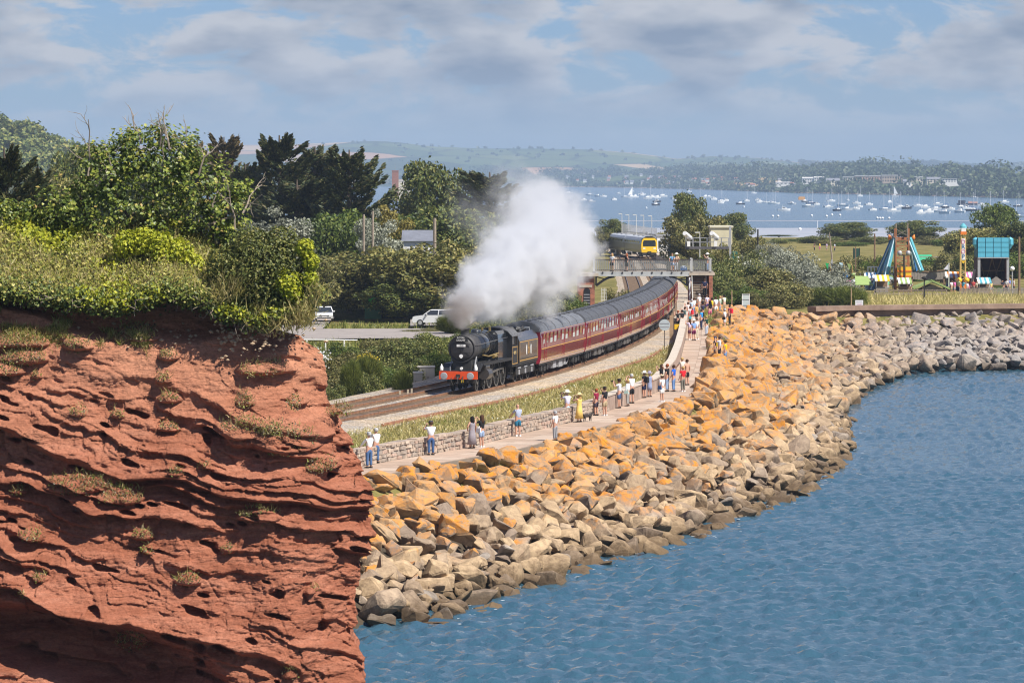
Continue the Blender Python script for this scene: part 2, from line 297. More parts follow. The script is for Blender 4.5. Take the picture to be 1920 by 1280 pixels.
# ---- promenade of concrete slabs
WB = np.array([(-11.5, 181), (-6.87, 197), (-2.3, 208.5), (.24, 219), (3.65, 231), (6.2, 243), (9.9, 264), (12.0, 290), (13.3, 310), (14.5, 331), (15.6, 352), (17.4, 385)], float)
def curve(pts, step):                                                    # points along a polyline, smoothed, with directions
    p = np.asarray(pts, float); t = np.concatenate([[0], np.cumsum(np.hypot(*np.diff(p, axis=0).T))]); s = np.arange(0, t[-1], .5)
    q = np.stack([np.interp(s, t, p[:, 0]), np.interp(s, t, p[:, 1])], 1); k = np.ones(13)/13
    qq = np.stack([np.convolve(np.pad(q[:, i], 6, mode='reflect', reflect_type='odd'), k, 'valid') for i in (0, 1)], 1)
    t2 = np.concatenate([[0], np.cumsum(np.hypot(*np.diff(qq, axis=0).T))]); s2 = np.arange(0, t2[-1], step)
    r = np.stack([np.interp(s2, t2, qq[:, 0]), np.interp(s2, t2, qq[:, 1])], 1); d = unit(np.gradient(r, axis=0)); return r, d
wallp, walld = curve(WB, 1.0)
conc = mat('promenade_concrete', (.40, .325, .255), .85, .16, 1.2, bump=.004, hue=False, c2=(.47, .39, .31))
prom_base = []
nW = len(wallp); right = np.stack([walld[:, 1], -walld[:, 0]], 1)
for o_, dz in ((-.5, -.03), (2.9, -.03), (2.9, -1.2)):
    q = wallp+right*o_; prom_base.append(np.column_stack([q, pz(q[:, 1])+dz]))
prom = link('promenade', npmesh('promenade', np.array(prom_base).reshape(-1, 3), grid(3, nW), mat('concrete_bed', (.20, .16, .12), .95, .2, 1), smooth=False)); tag(prom, 'pink concrete walkway between the low wall and the boulders', kind='structure')
slab_mats = [mat('slab_concrete', c, .85, .14, 1.5, bump=.004) for c in ((.42, .305, .225), (.45, .345, .26), (.38, .275, .20))]
i = 0
while i < nW-3:
    for a, b in ((.02, 1.32), (1.34, 2.75)):
        p0, p1 = wallp[i], wallp[i+2]; r0, r1 = right[i], right[i+2]; g = .012
        e = (p1-p0)*g; cs = [p0+r0*a+e, p0+r0*b+e, p1+r1*b-e, p1+r1*a-e]; dz = random.uniform(-.008, .008)
        mb = MB().add([(c[0], c[1], float(pz(c[1]))+z+dz) for z in (-.1, 0) for c in cs], [(4, 5, 6, 7), (0, 1, 5, 4), (1, 2, 6, 5), (2, 3, 7, 6), (3, 0, 4, 7)])
        mb.build('slab', random.choice(slab_mats), prom)
    i += 2
# ---- low sea wall
stone_ms = [mat('wall_stone', c, .85, .3, 4, bump=.02) for c in ((.38, .295, .225), (.43, .335, .255), (.31, .25, .20), (.39, .275, .21))]
mortar = mat('mortar', (.33, .285, .235), .95, .2, 3, bump=.01); render_m = mat('wall_render', (.30, .20, .15), .85, .28, .8, c2=(.42, .32, .25), bump=.008); cope_m = mat('coping_concrete', (.50, .43, .35), .85, .16, 1.5, bump=.006)
wall = thing('stone_wall', 'long low sea wall of rough stone along the promenade', 'wall')
iS = int(np.argmin(abs(wallp[:, 1]-241)))
def wall_strip(i0, i1, o0, o1, z0, z1, m, name, par):
    prof = [(o0, z0), (o1, z0), (o1, z1), (o0, z1)]; vs = []; n = i1-i0
    for o_, z_ in prof:
        q = wallp[i0:i1]+right[i0:i1]*o_; vs += [(x, y, float(pz(y))+z_) for x, y in q]
    mb = MB().add(vs, [(a*n+i, a*n+i+1, ((a+1) % 4)*n+i+1, ((a+1) % 4)*n+i) for a in range(4) for i in range(n-1)]+[(0, n, 2*n, 3*n), (n-1, 2*n-1, 3*n-1, 4*n-1)])
    return mb.build(name, m, par)
wall_strip(0, iS+1, -.5, -.09, -.4, .78, mortar, 'core', wall)
wall_strip(iS, nW, -.48, -.02, -.4, .88, render_m, 'rendered_wall', wall)
k = 0; rest = MB()
def stone_block(mb, p, d, r, w, h, zc, dep, T0=0):
    pts = []
    for sx_ in (-1, 1):
        for sz_ in (-1, 1):
            for f_ in (0, 1):
                q = p+d*(sx_*w/2*random.uniform(.82, 1)*(1-.1*f_))+r*(f_*dep*random.uniform(.6, 1.1)); pts.append((q[0], q[1], zc+sz_*h/2*random.uniform(.78, 1)*(1-.12*f_)))
    mb.add(pts, [(0, 1, 5, 4), (1, 3, 7, 5), (3, 2, 6, 7), (2, 0, 4, 6), (4, 5, 7, 6), ] if False else [(1, 3, 7, 5), (0, 4, 6, 2), (0, 1, 5, 4), (2, 6, 7, 3), (4, 5, 7, 6) if False else (1, 5, 7, 3)][:4]+[(0, 2, 3, 1)])
def block8(mb, p, d, r, w, h, zc, dep):
    c = []
    for f_ in (0, 1):
        for sx_, sz_ in ((-1, -1), (1, -1), (1, 1), (-1, 1)):
            q = p+d*(sx_*w/2*random.uniform(.74, 1)*(1-.12*f_))+r*(f_*dep*random.uniform(.55, 1.1)); c.append((q[0], q[1], zc+sz_*h/2*random.uniform(.8, 1)*(1-.12*f_)))
    mb.add(c, [(4, 5, 6, 7), (0, 1, 5, 4), (1, 2, 6, 5), (2, 3, 7, 6), (3, 0, 4, 7)])
s = 0.
starts = []
for row in range(4):
    s = 13.+random.random()*.3
    while s < iS:
        w = random.uniform(.22, .85); i = int(s); f = s-i
        if i+1 >= nW: break
        starts.append((s, row, w)); s += w+.025
starts.sort()
for s, row, w in starts:
    i = int(s+w/2); f = s+w/2-i; p = wallp[i]*(1-f)+wallp[i+1]*f-right[i]*.085; mb = MB() if k < 300 else rest
    h = random.uniform(.17, .23); block8(mb, p, walld[i], right[i], w, h, float(pz(p[1]))+.09+row*.22+random.uniform(-.03, .03)+.03*math.sin(s*.9+row), random.uniform(.06, .11))
    if k < 300: mb.build('stone', random.choice(stone_ms), wall)
    k += 1
if rest.v: tag(rest.build('stone', stone_ms[0], wall), kind='stuff')
s = 12
while s < nW-1:                                                          # coping stones
    e = min(s+1, nW-1); q0, q1 = wallp[s], wallp[e]; far_ = s >= iS; o0, o1 = (-.54, .03) if far_ else (-.56, .0); g = (q1-q0)*.012; zt = .885 if far_ else .78; th = .09 if far_ else random.uniform(.07, .13)
    cs = [q0+right[s]*o0+g, q0+right[s]*o1+g, q1+right[e]*o1-g, q1+right[e]*o0-g]
    MB().add([(c[0], c[1], float(pz(c[1]))+zt+z) for z in (0, th) for c in cs], [(0, 3, 2, 1), (4, 5, 6, 7), (0, 1, 5, 4), (1, 2, 6, 5), (2, 3, 7, 6), (3, 0, 4, 7)]).build('coping_stone', cope_m if far_ else stone_ms[random.randrange(3)], wall); s += 1
# ---- far sea wall with an overhanging lip
lipm = mat('brown_seawall', (.24, .155, .11), .85, .25, .6, c2=(.34, .235, .17), bump=.01)
sw = thing('concrete_seawall', 'long brown concrete sea wall with overhanging lip above grey boulders', 'wall')
swp = [(31.5, 415.5), (36, 419), (60, 427), (90, 433), (120, 439)]
m1 = MB(); m2 = MB()
for a, b in zip(swp[:-1], swp[1:]):
    d = unit(np.array([b[0]-a[0], b[1]-a[1]], float)); r = np.array([d[1], -d[0]])
    def qd(mb, o0, o1, z0, z1): mb.add([(p[0]+r[0]*o_, p[1]+r[1]*o_, z) for z in (z0, z1) for p, o_ in ((a, o0), (b, o0), (b, o1), (a, o1))], [(0, 3, 2, 1), (4, 5, 6, 7), (0, 1, 5, 4), (1, 2, 6, 5), (2, 3, 7, 6), (3, 0, 4, 7)])
    qd(m1, -.5, .15, 2.5, 4.75); qd(m2, -.6, .75, 4.75, 5.25)
m1.build('wall_face', lipm, sw); m2.build('lip', lipm, sw)
# ---- boulders of the sea defence
rk, nt, N, L, out = newmat('armour_rock')
def _rock():
    b = N('ShaderNodeBsdfPrincipled'); b.inputs['Roughness'].default_value = .85; b.inputs['Specular IOR Level'].default_value = .25; L(b.outputs[0], out.inputs[0])
    geo = N('ShaderNodeNewGeometry'); g = geo.outputs['Position']; sp = N('ShaderNodeSeparateXYZ'); L(g, sp.inputs[0]); a = N('ShaderNodeAttribute'); a.attribute_name = 'rnd'
    oi = N('ShaderNodeObjectInfo'); ad = N('ShaderNodeMath'); ad.operation = 'ADD'; L(a.outputs['Fac'], ad.inputs[0]); L(oi.outputs['Random'], ad.inputs[1]); fr = N('ShaderNodeMath'); fr.operation = 'FRACT'; L(ad.outputs[0], fr.inputs[0])
    n = N('ShaderNodeTexNoise'); n.inputs['Scale'].default_value = 2.4; n.inputs['Detail'].default_value = 9; n.inputs['Roughness'].default_value = .74; L(g, n.inputs[0])
    stone = ramp(N, [(0, (.26, .20, .15)), (.3, (.40, .29, .175)), (.6, (.47, .345, .21)), (.85, (.38, .28, .185)), (1, (.33, .285, .235))]); L(fr.outputs[0], stone.inputs[0])
    mo = N('ShaderNodeMix'); mo.data_type = 'RGBA'; mo.blend_type = 'MULTIPLY'; mo.inputs[0].default_value = 1; r0 = ramp(N, [(.28, (.38, .35, .33)), (.45, (.85, .82, .8)), (.6, (1.1, 1.08, 1.05)), (.75, (1.35, 1.3, 1.2))]); L(n.outputs[0], r0.inputs[0]); L(stone.outputs[0], mo.inputs[6]); L(r0.outputs[0], mo.inputs[7])
    # grey limestone towards the far end of the defence
    mrx = N('ShaderNodeMapRange'); mrx.inputs[1].default_value = 27; mrx.inputs[2].default_value = 44; L(sp.outputs[0], mrx.inputs[0])
    nx = N('ShaderNodeMath'); nx.operation = 'MULTIPLY_ADD'; nx.inputs[1].default_value = .8; nx.inputs[2].default_value = -.55; L(fr.outputs[0], nx.inputs[0])
    ax = N('ShaderNodeMath'); ax.operation = 'ADD'; ax.use_clamp = True; L(mrx.outputs[0], ax.inputs[0]); L(nx.outputs[0], ax.inputs[1])
    gy_ = N('ShaderNodeMix'); gy_.data_type = 'RGBA'; L(ax.outputs[0], gy_.inputs[0]); L(mo.outputs[2], gy_.inputs[6]); grr = ramp(N, [(.3, (.17, .16, .155)), (.6, (.34, .31, .28)), (.75, (.44, .40, .35))]); L(n.outputs[0], grr.inputs[0]); L(grr.outputs[0], gy_.inputs[7])
    # orange lichen on the upper, sunny sides above the splash line
    nl = N('ShaderNodeTexNoise'); nl.inputs['Scale'].default_value = .42; nl.inputs['Detail'].default_value = 4; L(g, nl.inputs[0])
    h = N('ShaderNodeMath'); h.operation = 'MULTIPLY_ADD'; h.inputs[1].default_value = 3.4; L(nl.outputs[0], h.inputs[0]); L(sp.outputs[2], h.inputs[2])
    rj = N('ShaderNodeMath'); rj.operation = 'MULTIPLY_ADD'; rj.inputs[1].default_value = 2.4; L(fr.outputs[0], rj.inputs[0]); L(h.outputs[0], rj.inputs[2])
    mz = N('ShaderNodeMapRange'); mz.inputs[1].default_value = 5.15; mz.inputs[2].default_value = 5.7; L(rj.outputs[0], mz.inputs[0])
    sn = N('ShaderNodeSeparateXYZ'); L(geo.outputs['Normal'], sn.inputs[0]); mn = N('ShaderNodeMapRange'); mn.inputs[1].default_value = -.35; mn.inputs[2].default_value = .15; L(sn.outputs[2], mn.inputs[0])
    fl = N('ShaderNodeMath'); fl.operation = 'MULTIPLY'; L(mz.outputs[0], fl.inputs[0]); L(mn.outputs[0], fl.inputs[1])
    np_ = N('ShaderNodeMapRange'); np_.inputs[1].default_value = .40; np_.inputs[2].default_value = .54; L(n.outputs[0], np_.inputs[0]); f2 = N('ShaderNodeMath'); f2.operation = 'MULTIPLY'; L(fl.outputs[0], f2.inputs[0]); L(np_.outputs[0], f2.inputs[1])
    mr4 = N('ShaderNodeMapRange'); mr4.inputs[1].default_value = 24; mr4.inputs[2].default_value = 40; mr4.inputs[3].default_value = .93; mr4.inputs[4].default_value = .12; L(sp.outputs[0], mr4.inputs[0]); f3 = N('ShaderNodeMath'); f3.operation = 'MULTIPLY'; L(f2.outputs[0], f3.inputs[0]); L(mr4.outputs[0], f3.inputs[1])
    h7 = N('ShaderNodeMath'); h7.operation = 'MULTIPLY'; h7.inputs[1].default_value = 7.31; L(fr.outputs[0], h7.inputs[0]); h8 = N('ShaderNodeMath'); h8.operation = 'FRACT'; L(h7.outputs[0], h8.inputs[0]); h9 = N('ShaderNodeMapRange'); h9.inputs[1].default_value = .12; h9.inputs[2].default_value = .75; h9.inputs[3].default_value = .55; L(h8.outputs[0], h9.inputs[0]); f4 = N('ShaderNodeMath'); f4.operation = 'MULTIPLY'; L(f3.outputs[0], f4.inputs[0]); L(h9.outputs[0], f4.inputs[1]); f3 = f4      # some stones carry little lichen
    lc = ramp(N, [(.3, (.31, .13, .03)), (.5, (.53, .195, .012)), (.72, (.64, .27, .016))]); L(n.outputs[0], lc.inputs[0])
    m2_ = N('ShaderNodeMix'); m2_.data_type = 'RGBA'; L(f3.outputs[0], m2_.inputs[0]); L(gy_.outputs[2], m2_.inputs[6]); L(lc.outputs[0], m2_.inputs[7])
    # dark weed and wet band at the waterline
    wz = N('ShaderNodeMath'); wz.operation = 'MULTIPLY_ADD'; wz.inputs[1].default_value = .9; L(n.outputs[0], wz.inputs[0]); L(sp.outputs[2], wz.inputs[2])
    wb = N('ShaderNodeMapRange'); wb.inputs[1].default_value = .75; wb.inputs[2].default_value = 1.6; wb.inputs[3].default_value = .8; wb.inputs[4].default_value = 0; L(wz.outputs[0], wb.inputs[0])
    m3 = N('ShaderNodeMix'); m3.data_type = 'RGBA'; L(wb.outputs[0], m3.inputs[0]); L(m2_.outputs[2], m3.inputs[6]); m3.inputs[7].default_value = (.07, .042, .018, 1); L(m3.outputs[2], b.inputs['Base Color'])
    n4 = N('ShaderNodeTexNoise'); n4.inputs['Scale'].default_value = 6; n4.inputs['Detail'].default_value = 8; n4.inputs['Roughness'].default_value = .7; L(g, n4.inputs[0]); bp = N('ShaderNodeBump'); bp.inputs['Distance'].default_value = .12; bp.inputs['Strength'].default_value = .6; L(n4.outputs[0], bp.inputs['Height']); L(bp.outputs[0], b.inputs['Normal'])
_rock()
def rock_mesh(seed, cuts=2):
    r = np.random.default_rng(seed); bm = bmesh.new(); sc = np.array([r.uniform(.8, 1.25), r.uniform(.65, 1.0), r.uniform(.5, .8)])
    for k in range(15):
        v = r.normal(size=3); v /= np.abs(v).max()**.75*np.linalg.norm(v)**.25; v *= r.uniform(.8, 1.05); bm.verts.new(v*sc*.72)
    bmesh.ops.convex_hull(bm, input=bm.verts); bmesh.ops.delete(bm, geom=[v for v in bm.verts if not v.link_faces], context='VERTS')
    bmesh.ops.dissolve_limit(bm, angle_limit=.22, verts=bm.verts, edges=bm.edges)
    bmesh.ops.bevel(bm, geom=bm.edges[:], offset=.055, segments=1, affect='EDGES', clamp_overlap=True); bmesh.ops.triangulate(bm, faces=bm.faces)
    if cuts > 1: bmesh.ops.subdivide_edges(bm, edges=[e for e in bm.edges if e.calc_length() > .16], cuts=1, use_grid_fill=True); bmesh.ops.triangulate(bm, faces=bm.faces); bm.normal_update()
    q = np.array([v.co[:] for v in bm.verts]); dsp = (fbm(q[:, 0]*2.2+seed, q[:, 1]*2.2, q[:, 2]*2.2, 3, .6)-.5)*.24; ch = np.floor(fbm(q[:, 0]*1.3, q[:, 1]*1.3+seed, q[:, 2]*1.3, 2)*9)/9*.12
    for v, d_, c_ in zip(bm.verts, dsp, ch): v.co += v.normal*(d_+c_*.8-.05)
    me = bpy.data.meshes.new('boulder'); bm.to_mesh(me); bm.free(); me.materials.append(rk); return me
RM = [rock_mesh(100+i) for i in range(26)]
epath, edir = curve([tuple(p) for p in EDGE[1:]], .25)
esel = (epath[:, 1] > 156) & (epath[:, 0] < 66); epath = epath[esel]; edir = edir[esel]; eright = np.stack([edir[:, 1], -edir[:, 0]], 1)
rr = np.random.default_rng(21); cand = []; Ls = len(epath)
def try_rocks(n, smin, smax, mind, dz):
    placed = []; cell = {}; k = rr.integers(0, Ls, n); o_ = rr.uniform(-.1, 10.1, n); pp_ = epath[k]+eright[k]*o_[:, None]; area = rr.random(n) < .5      # the corner of the bay is filled over its whole area
    pp_[area] = np.column_stack([rr.uniform(16, 66, area.sum()), rr.uniform(324, 430, area.sum())]); E = edge_dist(pp_[:, 0], pp_[:, 1]); WF = wfac(pp_[:, 0], pp_[:, 1]); okm = (E > -.15) & (E < 10*WF) & (pp_[:, 1] > 158)
    for p, ed, wf in zip(pp_[okm], E[okm], WF[okm]):
        sz = rr.uniform(smin, smax); key = (int(p[0]//2), int(p[1]//2)); ok = True
        for a in (-1, 0, 1):
            for b in (-1, 0, 1):
                for q in cell.get((key[0]+a, key[1]+b), ()):
                    if math.hypot(p[0]-q[0], p[1]-q[1]) < (sz+q[2])*mind: ok = False; break
                if not ok: break
            if not ok: break
        if not ok: continue
        ed = float(ed); wf = float(wf)
        top = 4.5 if p[1] < 300 else float(np.interp(p[1], [300, 385, 405, 416], [4.6, 5.4, 4.7, 3.75])); near_ = float(np.interp(p[1], [250, 275], [1, 0])); z = top+.25-.5*near_-max(ed, 0)*.5/wf+rr.uniform(-.2, .35)+dz+(.2 if ed > 8*wf else 0)
        if ed < .25*near_: continue
        if ed < 1.6: z += .25*(1-near_)
        if ed < .4: z -= .3*(1-near_)
        cell.setdefault(key, []).append((p[0], p[1], sz)); placed.append((p[0], p[1], z, sz))
    return placed
cand = try_rocks(30000, .9, 1.62, .53, .05)+try_rocks(30000, .5, .95, .66, .0)
cand += [(p[0], p[1], p[2]-.55, p[3]) for p in try_rocks(20000, 1.0, 1.6, .7, 0)]
# stray boulders lying in the shallows
for px, py, s_ in ((1420, 955, .8), (1500, 905, .7), (1345, 992, .8), (1225, 1040, .9), (800, 1140, 1.1), (715, 1172, 1.), (1585, 800, .8), (1600, 790, .6), (1575, 835, .5), (960, 1092, .8), (1520, 880, .7)):
    q = G(px, py, 0); cand.append((q.x, q.y, .1, s_))
cand = [c for c in cand if c[2] > -1.1]
vis = sorted(cand, key=lambda c: -(c[3]/c[1])*(1 if c[1] > 178 else .2)*(1 if c[0]*FP/c[1]+960 > 672 and c[0]*FP/c[1] < 940 else 0)*(1 if c[2] > -.25 else .3))
big, small = vis[:300], vis[300:]
def rlabel(x, y, z):
    px = x*FP/y+960
    where = 'left of the hatted couple' if px < 1000 else 'in front of the hatted couple' if px < 1130 else 'in front of the blue shirted man' if px < 1300 else 'at the outer bend' if px < 1500 else 'beneath the brown sea wall'
    if z > 3.1: return 'orange lichened boulder along the top edge '+where
    if z > 1.9: return 'half orange boulder on the upper slope '+where
    if z > .8: return 'tan brown angular boulder on the lower slope '+where
    return 'dark wet boulder at the waterline '+where
for x, y, z, s_ in big:
    o = link('boulder', random.choice(RM), None, (x, y, z)); o.scale = (s_*random.uniform(.9, 1.25), s_*random.uniform(.8, 1.1), s_*random.uniform(.75, 1.05)); o.rotation_euler = (random.uniform(-.6, .6)+.25, random.uniform(-.6, .6), random.uniform(0, 6.28))
    l = rlabel(x, y, z); tag(o, l, 'boulder', l)
RL = [rock_mesh(100+i, 1) for i in range(26)]; RV = [np.array([v.co[:] for v in m.vertices]) for m in RL]; RF = [np.array([p.vertices[:] for p in m.polygons]) for m in RL]
Vs = []; Fs = []; Rn = []; b = 0
for x, y, z, s_ in small:
    k = rr.integers(0, len(RM)); R = np.array(Matrix.Rotation(rr.uniform(0, 6.28), 3, 'Z') @ Matrix.Rotation(rr.uniform(-.5, .7), 3, 'X') @ Matrix.Rotation(rr.uniform(-.6, .6), 3, 'Y'))
    v = (RV[k]*s_*rr.uniform(.8, 1.2, 3)) @ R.T+np.array([x, y, z]); Vs.append(v); Fs.append(RF[k]+b); b += len(v); Rn.append(np.full(len(RF[k]), rr.random()))
tag(link('boulders', npmesh('boulders', np.concatenate(Vs), np.concatenate(Fs), rk, np.concatenate(Rn))), 'heap of further rock armour boulders below and beyond the nearest ones', kind='stuff')
fm = []; rf0 = random.Random(17)
_c = np.array(cand); _far = edge_dist(_c[:, 0], _c[:, 1]) > 7.6*wfac(_c[:, 0], _c[:, 1])
for c, far_ in zip(cand, _far):
    if abs(c[2]) < .75 and far_:
        fm.append((c[0]+rf0.gauss(.25, .8), c[1]+rf0.gauss(-.4, .8)))
fmb = MB()
for x, y in fm:
    a0 = rf0.uniform(0, 6); n_ = 7; r_ = rf0.uniform(.03, .11); fmb.add([(x+r_*rf0.uniform(.5, 1.6)*math.cos(a0+6.283*q/n_), y+r_*rf0.uniform(.5, 1.3)*math.sin(a0+6.283*q/n_), .075) for q in range(n_)], [tuple(range(n_))])
tag(fmb.build('foam', mat('foam', (.62, .64, .64), .7, .15, 6)), 'thin white foam washing round the lowest boulders', kind='stuff')
# ================================================================== RED CLIFF
CS = 122/FP                                                              # metres per photograph pixel at the cliff
def cX(px): return (px-960)*CS
def cZ(py): return HC-(py-YH)*CS
er, nt, N, L, out = newmat('red_sandstone')
def _red():
    b = N('ShaderNodeBsdfPrincipled'); b.inputs['Roughness'].default_value = .95; b.inputs['Specular IOR Level'].default_value = .1; L(b.outputs[0], out.inputs[0])
    geo = N('ShaderNodeNewGeometry'); g = geo.outputs['Position']; rot = N('ShaderNodeMapping'); rot.inputs['Rotation'].default_value = (0, -.29, 0); rot.inputs['Scale'].default_value = (.35, .35, 2.6); L(g, rot.inputs[0])
    n = N('ShaderNodeTexNoise'); n.inputs['Scale'].default_value = 1.; n.inputs['Detail'].default_value = 9; n.inputs['Roughness'].default_value = .68; L(rot.outputs[0], n.inputs[0])
    r = ramp(N, [(.28, (.185, .063, .037)), (.42, (.325, .118, .066)), (.56, (.415, .165, .098)), (.75, (.51, .235, .15))]); L(n.outputs[0], r.inputs[0])
    # pale dusty upper slope: loose sand that has slid down
    sp = N('ShaderNodeSeparateXYZ'); L(g, sp.inputs[0]); n2 = N('ShaderNodeTexNoise'); n2.inputs['Scale'].default_value = .5; n2.inputs['Detail'].default_value = 5; L(g, n2.inputs[0])
    ma = N('ShaderNodeMath'); ma.operation = 'MULTIPLY_ADD'; ma.inputs[1].default_value = 5; L(n2.outputs[0], ma.inputs[0]); L(sp.outputs[2], ma.inputs[2])
    mr = N('ShaderNodeMapRange'); mr.inputs[1].default_value = 12.6; mr.inputs[2].default_value = 16.2; mr.inputs[4].default_value = .75; L(ma.outputs[0], mr.inputs[0])
    mx = N('ShaderNodeMix'); mx.data_type = 'RGBA'; L(mr.outputs[0], mx.inputs[0]); L(r.outputs[0], mx.inputs[6]); mx.inputs[7].default_value = (.55, .265, .16, 1)
    n3 = N('ShaderNodeTexNoise'); n3.inputs['Scale'].default_value = 9; n3.inputs['Detail'].default_value = 6; n3.inputs['Roughness'].default_value = .7; L(g, n3.inputs[0])
    r3 = ramp(N, [(.3, (.72, .7, .68)), (.6, (1.08, 1.06, 1.05))]); L(n3.outputs[0], r3.inputs[0]); m2 = N('ShaderNodeMix'); m2.data_type = 'RGBA'; m2.blend_type = 'MULTIPLY'; m2.inputs[0].default_value = 1; L(mx.outputs[2], m2.inputs[6]); L(r3.outputs[0], m2.inputs[7])
    L(m2.outputs[2], b.inputs['Base Color']); bp = N('ShaderNodeBump'); bp.inputs['Distance'].default_value = .07; bp.inputs['Strength'].default_value = .8; L(n3.outputs[0], bp.inputs['Height'])
    rt2 = N('ShaderNodeMapping'); rt2.inputs['Rotation'].default_value = (0, -.29, 0); rt2.inputs['Scale'].default_value = (1.6, 1.6, 11); L(g, rt2.inputs[0]); n5 = N('ShaderNodeTexNoise'); n5.inputs['Scale'].default_value = 1; n5.inputs['Detail'].default_value = 7; n5.inputs['Roughness'].default_value = .7; n5.inputs['Distortion'].default_value = .6; L(rt2.outputs[0], n5.inputs[0])
    bp2 = N('ShaderNodeBump'); bp2.inputs['Distance'].default_value = .22; bp2.inputs['Strength'].default_value = .75; L(n5.outputs[0], bp2.inputs['Height']); L(bp.outputs[0], bp2.inputs['Normal']); L(bp2.outputs[0], b.inputs['Normal'])
_red()
prof = np.array([(520, 572), (560, 574), (600, 576), (640, 582), (720, 600), (780, 632), (860, 676), (905, 700), (960, 702), (1010, 700), (1090, 697), (1150, 704), (1230, 700), (1300, 690), (1500, 665)], float)
lip = np.array([(-200, 545), (0, 548), (60, 556), (130, 567), (230, 577), (262, 566), (300, 550), (380, 562), (415, 585), (480, 606), (520, 596), (560, 576), (600, 545)], float)
NU, NV = 640, 600
u = np.linspace(0, 1, NU); z = np.linspace(-.5, 15.3, NV); U, Z = np.meshgrid(u, z, indexing='ij')
XL = cX(-160)
_zc = np.interp(-160+760*np.minimum(u/.86, 1), [-160, 380, 440, 520, 560, 600], [15.3, 15.2, 14.7, 14.35, 14.2, 13.35]); Z = -.5+(Z+.5)*((_zc+.5)/15.8)[:, None]; xe = cX(np.interp((HC-Z)/CS+YH, prof[:, 0], prof[:, 1])); f = np.where(U < .86, U/.86, 1.0); back = np.clip((U-.86)/.14, 0, 1)
X = XL+(xe-XL)*np.minimum(f, 1); X = X-back*1.1
round_ = sstep(.80, 1., f)
Y = 116.2+np.where(Z < 11.5, (Z-3)*.40, 3.4+(Z-11.5)*.42)+round_**1.5*2.6+back*9
bx = X-cX(300); B = Z+.27*bx+1.9*(fbm(X*.2, Z*.3, 4, 3)-.5)+.55*(fbm(X*.75, Z*.95, 7, 3)-.5)
def ledge(B, per, seed, lo, hi, sharp=.16):
    t = -B/per+seed; i = np.floor(t); fr = t-i; h = vnoise(i*3.7+seed, X*.28+i*1.3, Z*.05+seed); a = sstep(lo, hi, h)*(.55+.9*vnoise(X*.9, i*2.1, seed))
    p = fr**1.5*(1-sstep(1-sharp, 1, fr)); return p*a
strat = 1-sstep(11.2, 12.8, Z+.18*bx+1.4*(fbm(X*.35, Z*.35, 2, 2)-.5))
strat = np.maximum(strat, .22)
rough = fbm(X*1.1, Z*1.9, 13, 5, .6)-.5
out_ = strat*(0.72*ledge(B, 2.3, 3.3, .44, .62, .12)+.55*ledge(B+.25*rough, 1.05, 9.1, .46, .64, .14)+.34*ledge(B+.3*rough, .47, 15.2, .45, .68, .2)+.09*ledge(B+.2*rough, .2, 22.4, .4, .7, .3))
out_ += .9*(fbm(X*.3, Z*.3, 11, 3)-.5)+.50*rough*(.35+.65*strat)+.16*(fbm(X*4, Z*6, 17, 4, .6)-.5)
wb_ = fbm(X*1.1, Z*1.1, 51, 3); blk = vnoise(np.floor(X*1.15+wb_*2.2+.35*B)*3.17+.5, np.floor(B*2.4+wb_*.8)*1.73+.5, 4.5)-.5; blk2 = vnoise(np.floor(X*2.9+wb_*3)*2.37+.5, np.floor(B*6.5+wb_)*1.31+.5, 8.5)-.5; out_ += strat*(.34*blk+.13*blk2)        # jointed blocks
vj = np.abs(fbm(X*.8+.4*Z, Z*.18, 41, 2)-.5); out_ -= .05*strat*sstep(.035, 0, vj)*sstep(.52, .62, fbm(X*.9, Z*.9, 44, 2))
pit = fbm(X*1.3, (Z+.27*bx)*3.4, 31, 2); out_ -= .45*sstep(.74, .82, pit)*strat
cav = 1-np.hypot((X-cX(190))/5.2, (Z+.22*(X-cX(190))-cZ(1185))/1.15); out_ -= 1.9*sstep(0, .55, cav); out_ += 1.1*sstep(.0, .5, 1-np.hypot((X-cX(60))/2.6, (Z-cZ(1300))/1.0))
# mossy hummocks standing proud of the slope, each with a dark hollow beneath
HUM = [(262, 628, 42, 20), (160, 645, 26, 14), (60, 668, 40, 20), (50, 640, 50, 16), (500, 690, 42, 16), (470, 745, 17, 15), (540, 820, 60, 30), (480, 800, 60, 24), (325, 665, 18, 12), (330, 742, 20, 12), (318, 706, 14, 12), (175, 895, 60, 22), (250, 915, 40, 20),
       (85, 700, 10, 7), (165, 765, 14, 12), (235, 770, 12, 9), (270, 1180, 30, 22), (60, 905, 16, 10), (90, 985, 22, 14), (110, 1055, 14, 9), (445, 1010, 13, 11), (290, 985, 18, 12), (375, 1062, 22, 14), (500, 950, 36, 16), (560, 750, 14, 12), (610, 865, 26, 14), (640, 770, 24, 14), (20, 690, 40, 16), (600, 1085, 10, 8), (565, 1225, 16, 10), (350, 870, 14, 9), (330, 795, 18, 10), (300, 1010, 14, 9), (80, 1085, 12, 8), (400, 860, 12, 8)]
hum = np.zeros_like(X)
for px, py, a, c in HUM:
    dx = (X-cX(px))/(a*CS*1.15); dz = (Z-cZ(py))/(c*CS*1.2); r2 = dx*dx+np.where(dz < 0, dz*2.2, dz)**2; hgt = min(.55, .016*a+.1)
    hum = np.maximum(hum, hgt*np.clip(1-r2, 0, 1)**.6)
out_ += hum
